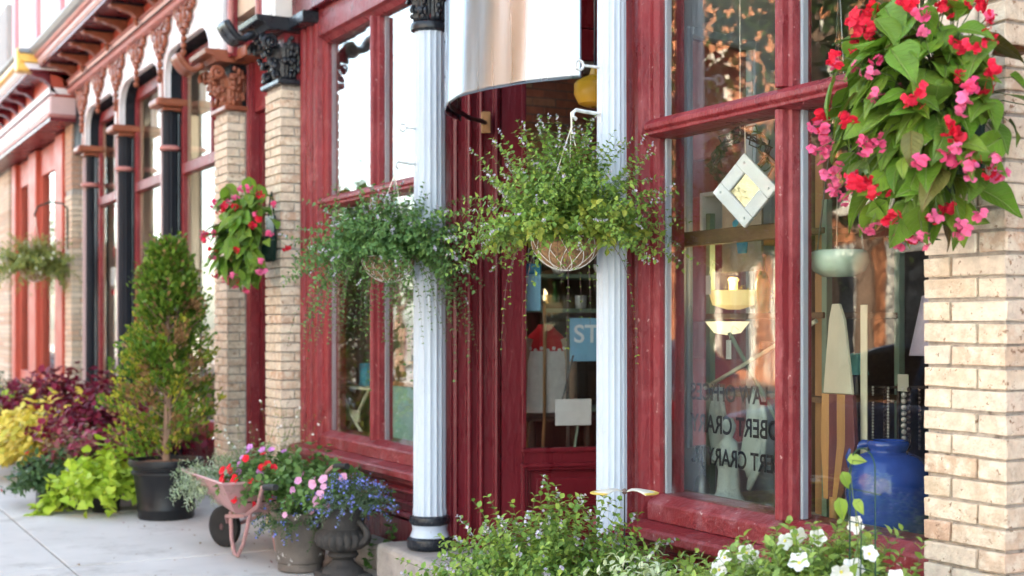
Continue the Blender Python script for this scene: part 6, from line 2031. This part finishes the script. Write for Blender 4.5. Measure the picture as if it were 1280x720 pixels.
MB().lathe([(0.115, 0.085), (0.095, 0.02), (0.03, 0.0)], 32, (LX, LY, 1.555)).build('upper_shade', 'lamp_lit', lp, smooth=True, thick=0.003)
MB().lathe([(0.002, 0.0), (0.06, 0.01), (0.10, 0.06)], 32, (LX + 0.02, LY - 0.05, 1.438)).build('lower_shade', 'bulb_lit', lp, smooth=True, thick=0.003)
MB().lathe([(0.022, 0.0), (0.02, 0.08), (0.028, 0.09), (0.02, 0.10)], 16, (LX, LY, 1.60)).build('stem', 'lamp_lit', lp, smooth=True)
ll = bpy.data.lights.new('lamp_light', 'POINT')
ll.energy = 0.45
ll.color = (1.0, 0.72, 0.38)
ll.shadow_soft_size = 0.05
lo = bpy.data.objects.new('lamp_light', ll)
COL.objects.link(lo)
lo.location = (LX + 0.02, LY - 0.06, 1.70)
lo.parent = lp
lo.matrix_parent_inverse = lp.matrix_basis.inverted()

bt = tag(MB().lathe([(0.034, 0.0), (0.036, 0.01), (0.036, 0.13), (0.028, 0.16), (0.013, 0.19), (0.013, 0.245), (0.016, 0.25), (0.016, 0.262)], 24, (-4.86, 0.72, 1.536)).build('bottle', 'green_bottle_glass', smooth='all'), 'tall green glass bottle on the shelf right of the lit lamp', 'bottle')
for k, (x, y, h, r_, lab) in enumerate(((-4.74, 0.74, 0.22, 0.04, 'pewter jug standing right of the green bottle'), (-4.66, 0.70, 0.14, 0.045, 'small brown tin right of the pewter jug'))):
    tag(MB().lathe([(r_, 0), (r_ * 1.05, h * 0.5), (r_ * 0.6, h * 0.8), (r_ * 0.7, h)], 24, (x, y, 1.536)).build(('jug', 'tin')[k], ('pewter', 'oak')[k], smooth='all'), lab, ('jug', 'tin')[k])
dp = thing('dried_stems', 'spray of dried yellow stems behind the lit lamp', 'dried flowers', (-5.05, 0.9, 1.536))
pl = Plant()
for k in range(22):
    a = rng.uniform(0, 2 * PI)
    pl.stem((-5.05, 0.85, 1.54), (0.7 * math.cos(a), 0.5 * math.sin(a), 1), rng.uniform(0.15, 0.3), (0, 0, -0.9), 0.002, 0.02, 0.03, n=7, wob=0.2)
pl.build(dp, 'gold_leaf', 'stem_purple', width=0.35)
for k, (x, y, lab) in enumerate(((-4.78, 0.70, 'left glass jar with dark lid under the lit lamp'), (-4.64, 0.70, 'right glass jar with dark lid under the lit lamp'))):
    j = thing('glass_jar', lab, 'jar', (x, y, 1.186))
    MB().lathe([(0.05, 0), (0.055, 0.01), (0.055, 0.15), (0.04, 0.175), (0.04, 0.19)], 24, (x, y, 1.186)).build('jar_glass', 'pewter', j, smooth='all')
    MB().lathe([(0.046, 0.0), (0.046, 0.03), (0.001, 0.032)], 24, (x, y, 1.377)).build('lid', 'dark_wood', j, smooth=True)
cr = thing('open_crate', 'small whitewashed wooden box standing open on the top shelf', 'box', (-5.08, 0.7, 1.887))
for a in ((-5.20, -5.18, 0.62, 0.86, 1.887, 2.10), (-4.99, -4.97, 0.62, 0.86, 1.887, 2.10), (-5.179, -4.991, 0.62, 0.86, 1.887, 1.905), (-5.179, -4.991, 0.62, 0.86, 2.082, 2.10), (-5.179, -4.991, 0.845, 0.86, 1.906, 2.081)):
    bx(*a).build('board', 'white_wood', cr, bevel=0.002)
cb = thing('vase_picture', 'unframed picture of a blue vase leaning on the rack', 'picture', (-4.86, 0.6, 1.70))
bx(-4.98, -4.70, 0.585, 0.597, 1.72, 2.06).build('canvas', 'canvas_print', cb)
MB().prism([(-4.86, 1.80), (-4.80, 1.80), (-4.785, 1.90), (-4.80, 1.92), (-4.87, 1.92), (-4.88, 1.90)], 'y', 0.581, 0.584).build('painted_vase', 'vase_blue', cb)
for k in range(9):
    MB().ball((-4.83 + random.uniform(-.06, .06), 0.583, 1.95 + random.uniform(-.02, .06)), (0.018, 0.002, 0.016), 8, 5).build('painted_flower', 'vase_blue', cb)
go = thing('letter_sign', 'white cut-out letters standing above the crate', 'letters', (-4.93, 0.62, 1.90))
text_mesh('go', 0.17, 'letters', 'white_wood', go, Matrix.Translation((-4.88, 0.60, 2.09)) @ Matrix.Rotation(PI / 2, 4, 'X'), 0.006, 0.002)
tw = thing('twig_wreath', 'loose dark twig wreath hung behind the diamond mirror', 'wreath', (-4.75, 0.45, 2.1))
mb = MB()
rr_ = random.Random(4)
for k in range(16):
    a0 = rr_.uniform(0, 2 * PI)
    pts = []
    for i in range(12):
        a = a0 + i * 0.32
        r_ = 0.16 + rr_.uniform(-0.02, 0.02) + 0.03 * math.sin(i + k)
        pts.append((-4.70 + r_ * 1.1 * math.cos(a), 0.47 + rr_.uniform(-.03, .03), 2.19 + r_ * 0.75 * math.sin(a)))
    mb.tube(pts, 0.0035, 4)
mb.build('twigs', 'twig', tw)
MB().tube([(-4.70, 0.47, 2.30), (-4.70, 0.47, 3.44)], 0.002, 4).build('string', 'cord', tw)
for k, (x, y, z, lab) in enumerate(((-4.97, 0.50, 1.62, 'white price tag hanging left of the lit lamp'), (-4.90, 0.56, 1.33, 'white price tag hanging under the lit lamp'))):
    t = thing('price_tag', lab, 'tag', (x, y, z))
    bx(x - 0.018, x + 0.018, y, y + 0.002, z, z + 0.085).build('card', 'paper_white', t)
    MB().tube([(x, y + 0.001, z + 0.083), (x + 0.02, y + 0.01, z + 0.15), (x + 0.05, y + 0.02, z + 0.13)], 0.0015, 4).build('string', 'cord', t)
# winged angel figure
an = thing('angel_figure', 'weathered white angel figure with raised wings standing behind the lettered glass', 'statue', (-4.90, 0.58, DZ))
def wingf(sx):
    def fn(u, v):
        w_ = 0.13 * math.sin(PI * (0.1 + 0.85 * v)) ** 0.8
        return (-4.90 + sx * (0.03 + 0.09 * v + u * w_), 0.60 + 0.03 * math.sin(u * 3), 0.86 + 0.34 * v - 0.11 * u * (1 - v) + 0.012 * math.cos(u * 24))
    return fn
for sx in (-1, 1):
    MB().grid(wingf(sx), 10, 8).build('wing', 'angel_white', an, smooth=True, thick=0.02)
MB().lathe([(0.075, 0.0), (0.07, 0.02), (0.055, 0.05), (0.045, 0.15), (0.05, 0.22), (0.04, 0.27), (0.018, 0.29), (0.03, 0.32), (0.034, 0.345), (0.02, 0.375), (0.001, 0.38)], 24, (-4.90, 0.56, DZ), lambda t, z: 1 + 0.06 * math.sin(6 * t) * (1 if z < 0.2 else 0)).build('robed_body', 'angel_white', an, smooth='all')
for sx in (-1, 1):
    MB().tube([(-4.90 + sx * 0.045, 0.55, DZ + 0.25), (-4.90 + sx * 0.06, 0.52, DZ + 0.18), (-4.90 + sx * 0.01, 0.49, DZ + 0.20)], [0.016, 0.014, 0.01], 8).build('arm', 'angel_white', an, smooth=True)
bell = tag(MB().lathe([(0.04, 0.0), (0.038, 0.05), (0.028, 0.09), (0.02, 0.11), (0.01, 0.115), (0.01, 0.16), (0.014, 0.17), (0.001, 0.18)], 24, (-5.02, 0.50, DZ)).build('hand_bell', 'pewter', smooth='all'), 'small metal hand bell standing left of the angel figure', 'bell')
# timber posts and jewellery stand in the right pane
for k, (x, w_, lab) in enumerate(((-4.56, 0.085, 'broad dark brown timber board behind the mullion'), (-4.44, 0.05, 'narrow brown timber board beside the broad one'))):
    tag(bx(x, x + w_, 0.66, 0.70, DZ, 2.2).build('timber_board', ('old_wood', 'oak')[k], bevel=0.003), lab, 'board')
js = thing('jewellery_stand', 'bead necklaces draped on a dark stand behind the blue jug', 'jewellery', (-4.2, 0.9, DZ))
mb = MB().tube([(-4.2, 0.9, DZ), (-4.2, 0.9, 1.24)], 0.008, 6)
mb.tube([(-4.36, 0.9, 1.22), (-4.04, 0.9, 1.23)], 0.006, 6)
mb.lathe([(0.09, 0), (0.08, 0.02)], 20, (-4.2, 0.9, DZ))
mb.build('stand', 'twig', js)
for x, m_, r_ in ((-4.34, 'pearl', 0.006), (-4.27, 'bead_dark', 0.007), (-4.25, 'pearl', 0.006), (-4.16, 'pearl', 0.012), (-4.13, 'bead_dark', 0.011), (-4.07, 'bead_dark', 0.008)):
    mb = MB()
    z = 1.22
    while z > 0.98:
        mb.ball((x, 0.89, z), r_, 7, 5)
        z -= r_ * 2.1
    mb.build('bead_strand', m_, js, smooth='all')
bx(-4.19, -4.13, 0.885, 0.888, 1.21, 1.28).build('card', 'paper_cream', js)
tl2 = thing('teal_lamp', 'little teal glass lamp shade behind the paddle', 'lamp', (-4.47, 0.92, DZ))
MB().lathe([(0.05, 0), (0.028, 0.085), (0.02, 0.09)], 24, (-4.47, 0.92, 1.27)).build('shade', 'teal_shade', tl2, smooth=True, thick=0.003)
MB().lathe([(0.05, 0), (0.012, 0.03), (0.012, 0.58)], 16, (-4.47, 0.92, DZ)).build('stand', 'pewter', tl2, smooth=True)

# yellow enamel lamps: one in the entry, one deep in the shop
for loc, lab in (((-6.02, 0.55, 2.62), 'yellow enamel pendant lamp hanging in the entry beside the metal hood'), ((-7.4, 2.0, 2.75), 'yellow enamel pendant lamp deep inside the shop')):
    t = thing('pendant_lamp', lab, 'lamp', loc, group='yellow pendant lamps')
    MB().lathe([(0.06, 0.0), (0.085, 0.012), (0.108, 0.06), (0.108, 0.115), (0.095, 0.13), (0.03, 0.16), (0.02, 0.2)], 36, loc).build('shade', 'yellow_enamel', t, smooth=True)
    MB().tube([(loc[0], loc[1], loc[2] + 0.19), (loc[0], loc[1], 3.455 if loc[1] < 1 else 3.52)], 0.006, 6).build('cord', 'steel_dark', t)

# ------------------------------------------------------------------ things behind the door glass (in the entry frame: x along the wall, +y into the shop)
def ent_root(name, label, cat, s, d, z):
    return thing(name, label, cat, tuple(EN @ Vector((s, d, z))))
t = ent_root('paper_bag', 'blue paper bag hung high inside the door glass', 'bag', 0.51, 0.1, 1.56)
entry(MB().box(0.452, 0.566, 0.10, 0.13, 1.565, 1.78), 'bag_body', 'blue_paper', t, bevel=0.004)
entry(MB().box(0.452, 0.566, 0.099, 0.131, 1.781, 1.84), 'bag_top', 'deep_blue_paper', t, bevel=0.004)
entry(MB().tube([(0.49, 0.11, 1.84), (0.495, 0.11, 1.93), (0.52, 0.11, 1.93), (0.525, 0.11, 1.84)], 0.003, 5), 'bag_handle', 'cord', t)

sw_ = ent_root('wool_sweater', 'white sweater with red patterned yoke on a hanger behind the door', 'sweater', 0.70, 0.5, 0.95)
def torso(z):
    return float(np.interp(z, [0.95, 1.1, 1.3, 1.36, 1.42, 1.46, 1.485], [0.135, 0.14, 0.15, 0.145, 0.105, 0.06, 0.042]))
def sweater_band(z0, z1, name, mat, grow=0.0):
    prof = []
    mb = MB()
    def fn(u, v):
        a = u * 2 * PI
        z = z0 + (z1 - z0) * v
        w_ = torso(z) + grow
        return (0.69 + w_ * math.cos(a) * (1 + 0.02 * math.sin(9 * a + z * 20)), 0.5 + (0.06 + grow) * math.sin(a), z)
    mb.grid(fn, 36, 10)
    return entry(mb, name, mat, sw_, smooth='all')
sweater_band(0.95, 1.325, 'body', 'wool_white')
sweater_band(1.325, 1.487, 'yoke', 'wool_red')
mb = MB()
for k in range(13):
    a = PI + k * PI / 12
    z = 1.33 + (0.012 if k % 2 else 0)
    w_ = torso(z) + 0.003
    mb.ball((0.69 + w_ * math.cos(a), 0.5 + 0.063 * math.sin(a), z), (0.012, 0.004, 0.012), 6, 4)
entry(mb, 'yoke_pattern', 'wool_white', sw_)
for k, sx in enumerate((-1, 1)):
    entry(MB().tube([(0.69 + sx * 0.11, 0.5, 1.40), (0.69 + sx * 0.155, 0.49, 1.25), (0.69 + sx * 0.16, 0.48, 1.0)], [0.05, 0.045, 0.036], 12), 'sleeve', 'wool_tan', sw_, smooth='all')
entry(MB().tube([(0.69, 0.5, 1.48), (0.69, 0.5, 1.53), (0.705, 0.5, 1.56), (0.73, 0.5, 1.555), (0.735, 0.5, 1.53)], 0.004, 6), 'hanger_hook', 'pewter', sw_)
cs = ent_root('coat_stand', 'slim bentwood stand in front of the sweater', 'stand', 0.66, 0.36, 0.24)
entry(MB().tube([(0.62, 0.40, 0.24), (0.655, 0.38, 0.9), (0.655, 0.37, 1.5), (0.65, 0.37, 1.60), (0.625, 0.37, 1.64), (0.60, 0.37, 1.62)], 0.010, 8), 'pole', 'oak', cs, smooth=True)
entry(MB().lathe([(0.14, 0), (0.13, 0.02), (0.02, 0.04)], 24, (0.63, 0.42, 0.24)), 'foot', 'dark_wood', cs)
sg = ent_root('store_sign', 'light blue board lettered STORE leaning behind the door glass', 'sign', 0.97, 0.3, 0.24)
entry(MB().box(0.79, 1.26, 0.30, 0.315, 1.265, 1.525), 'board', 'sky_sign', sg, bevel=0.003)
entry(MB().box(0.775, 0.789, 0.295, 0.32, 0.24, 1.535), 'edge_strip', 'pewter', sg)
M_ = EN @ Matrix.Translation((0.815, 0.2985, 1.425)) @ Matrix.Rotation(PI / 2, 4, 'X')
text_mesh('STORE', 0.15, 'lettering', 'pale_letter', sg, M_, 0.0008, 0.002, 'LEFT')
cd_ = ent_root('frosted_card', 'square frosted white card standing inside the door glass', 'card', 0.76, 0.12, 0.24)
entry(MB().box(0.655, 0.875, 0.115, 0.121, 0.895, 1.05), 'card_sheet', 'frosted_card', cd_, bevel=0.003)
entry(MB().tube([(0.70, 0.13, 1.04), (0.78, 0.2, 1.28), (0.80, 0.25, 1.30)], 0.006, 5), 'prop', 'pewter', cd_)
entry(MB().tube([(0.80, 0.14, 0.90), (0.72, 0.22, 0.24)], 0.008, 5), 'prop', 'shelf_green', cd_)
bk = ent_root('wall_cabinet', 'dark green shelves of crockery at the back of the shop', 'cabinet', 1.1, 1.25, 0.24)
for z in (0.5, 0.9, 1.57, 1.80, 2.2):
    entry(MB().box(0.55, 1.9, 1.25, 1.6, z, z + 0.025), 'shelf', 'shelf_green', bk)
entry(MB().box(0.53, 0.549, 1.22, 1.62, 0.24, 2.3), 'side_panel', 'dark_wood', bk)
entry(MB().box(1.901, 1.92, 1.22, 1.62, 0.24, 2.3), 'side_panel', 'dark_wood', bk)
entry(MB().box(0.55, 1.9, 1.601, 1.62, 0.24, 2.3), 'back_panel', 'dark_wood', bk)
for k in range(8):
    s_ = 0.7 + k * 0.15
    zz = (1.825, 1.595)[k % 2]
    nm_, mt, lb = (('bowl', 'paper_white', 'white bowl on the green shelf, number %s from the door edge'), ('mug', 'frosted_card', 'pale mug on the lower green shelf, number %s from the door edge'))[k % 2]
    pr_ = [(0.03, 0), (0.05, 0.03), (0.062, 0.07)] if k % 2 == 0 else [(0.035, 0), (0.038, 0.05), (0.038, 0.09)]
    loc = EN @ Vector((s_, 1.35, zz))
    ordn = ('first', 'second', 'third', 'fourth')[k // 2]
    tag(MB().lathe(pr_, 24, tuple(loc)).build(nm_, mt, smooth='all'), ('%s white bowl from the door edge on the green shelf' if k % 2 == 0 else '%s pale mug from the door edge on the lower green shelf') % ordn, nm_, 'crockery on the green shelves')
tbl = ent_root('side_table', 'dark wooden side table with turned legs under the sweater', 'table', 0.75, 0.6, 0.24)
entry(MB().box(0.55, 1.0, 0.42, 0.8, 0.90, 0.925), 'table_top', 'dark_wood', tbl, bevel=0.004)
for a in (0.6, 0.95):
    for b in (0.47, 0.75):
        entry(MB().lathe([(0.02, 0), (0.028, 0.1), (0.014, 0.2), (0.03, 0.3), (0.016, 0.42), (0.028, 0.55), (0.02, 0.66)], 12, (a, b, 0.24)), 'leg', 'dark_wood', tbl, smooth=True)

# ------------------------------------------------------------------ things in the left window
ft = thing('folding_table', 'cream slatted folding table standing in the left window', 'table', (-9.1, 0.6, 0.65))
for k in range(5):
    bx(-9.40, -8.72, 0.40 + k * 0.075, 0.46 + k * 0.075, 1.03, 1.047).build('slat', 'cream_slat', ft, bevel=0.003)
for y in (0.42, 0.72):
    for a, b in ((-9.34, -8.80), (-8.80, -9.34)):
        MB().tube([(a, y, 0.65), ((a + b) / 2, y + (0.02 if a < b else -0.02), 0.84), (b, y, 1.028)], 0.013, 4).build('leg', 'cream_slat', ft)
bx(-9.2, -8.95, 0.40, 0.42, 0.80, 0.88).build('cross_board', 'cream_slat', ft, bevel=0.003)
bn = tag(MB().lathe([(0.045, 0), (0.045, 0.15), (0.05, 0.16), (0.001, 0.165)], 24, (-9.10, 0.52, 1.048)).build('tin', 'vase_blue', smooth=True), 'blue tin standing on the cream folding table', 'tin')
bb = tag(MB().lathe([(0.05, 0), (0.055, 0.1), (0.02, 0.14), (0.02, 0.2)], 24, (-8.92, 0.60, 1.048)).build('bottle', 'angel_white', smooth='all'), 'pale bottle beside the blue tin on the folding table', 'bottle')
gs = thing('sage_board', 'sage green board in a pale wooden frame leaning in the left window', 'board', (-8.35, 0.5, 0.65))
bx(-8.62, -7.95, 0.52, 0.535, 0.66, 1.07).build('panel', 'sage_panel', gs)
bx(-8.65, -8.621, 0.51, 0.545, 0.65, 1.10).build('frame_side', 'oak', gs, bevel=0.002)
bx(-8.62, -7.95, 0.51, 0.545, 1.071, 1.10).build('frame_top', 'oak', gs, bevel=0.002)
ch = thing('scroll_chart', 'cream paper chart with teal circles and scrolls hung in the left window', 'chart', (-8.3, 0.45, 2.3))
bx(-8.86, -7.6, 0.455, 0.459, 1.90, 2.80).build('sheet', 'paper_cream', ch)
for k in range(3):
    z = 2.66 - k * 0.17
    for x in (-8.70, -8.45):
        MB().ball((x, 0.453, z), (0.065, 0.002, 0.055), 16, 6).build('teal_circle', 'teal_ink', ch)
    mb = MB().tube([(-8.64, 0.453, z), (-8.5, 0.453, z)], 0.008, 4)
    mb.tube([(-8.39, 0.453, z + 0.03), (-8.25, 0.453, z + 0.03), (-8.22, 0.453, z), (-8.22, 0.453, z - 0.08), (-8.32, 0.453, z - 0.09)], 0.008, 4)
    mb.build('teal_scroll', 'teal_ink', ch)
bx(-8.8, -7.7, 0.4525, 0.4545, 2.745, 2.76).build('teal_line', 'teal_ink', ch)
MB().tube([(-8.86, 0.457, 2.8), (-8.3, 0.457, 3.44), (-7.6, 0.457, 2.8)], 0.002, 4).build('string', 'cord', ch)
bs = thing('book_rack', 'low rack of old books at the back of the left window', 'rack', (-8.6, 0.95, 0.65))
bx(-9.35, -7.7, 0.85, 1.08, 1.20, 1.22).build('shelf_board', 'oak', bs)
for x in (-9.35, -7.72):
    bx(x, x + 0.02, 0.85, 1.08, 0.65, 1.199).build('side', 'oak', bs)
bk_me = [brick_mesh(0.035 + 0.008 * k, 0.15, 0.21 + 0.02 * (k % 3), 'book_mix', k + 20) for k in range(4)]
x = -9.28
adj = ['leftmost', 'second', 'third', 'fourth', 'fifth', 'sixth', 'seventh', 'eighth', 'ninth', 'tenth', 'eleventh', 'twelfth', 'thirteenth', 'fourteenth', 'fifteenth', 'sixteenth', 'seventeenth', 'eighteenth', 'nineteenth', 'twentieth', 'twenty-first', 'twenty-second', 'twenty-third', 'twenty-fourth']
i = 0
while x < -7.85 and i < 24:
    k = random.randrange(4)
    w_ = 0.035 + 0.008 * k
    o = link_obj('book', bk_me[k])
    o.location = (x + w_ / 2, 0.95, 1.221 + (0.21 + 0.02 * (k % 3)) / 2)
    tag(o, '%s book on the rack in the left window' % (adj[i] + (' from the left' if i else '')), 'book', 'books on the rack')
    x += w_ + 0.006 + (0.12 if i % 7 == 6 else 0)
    i += 1
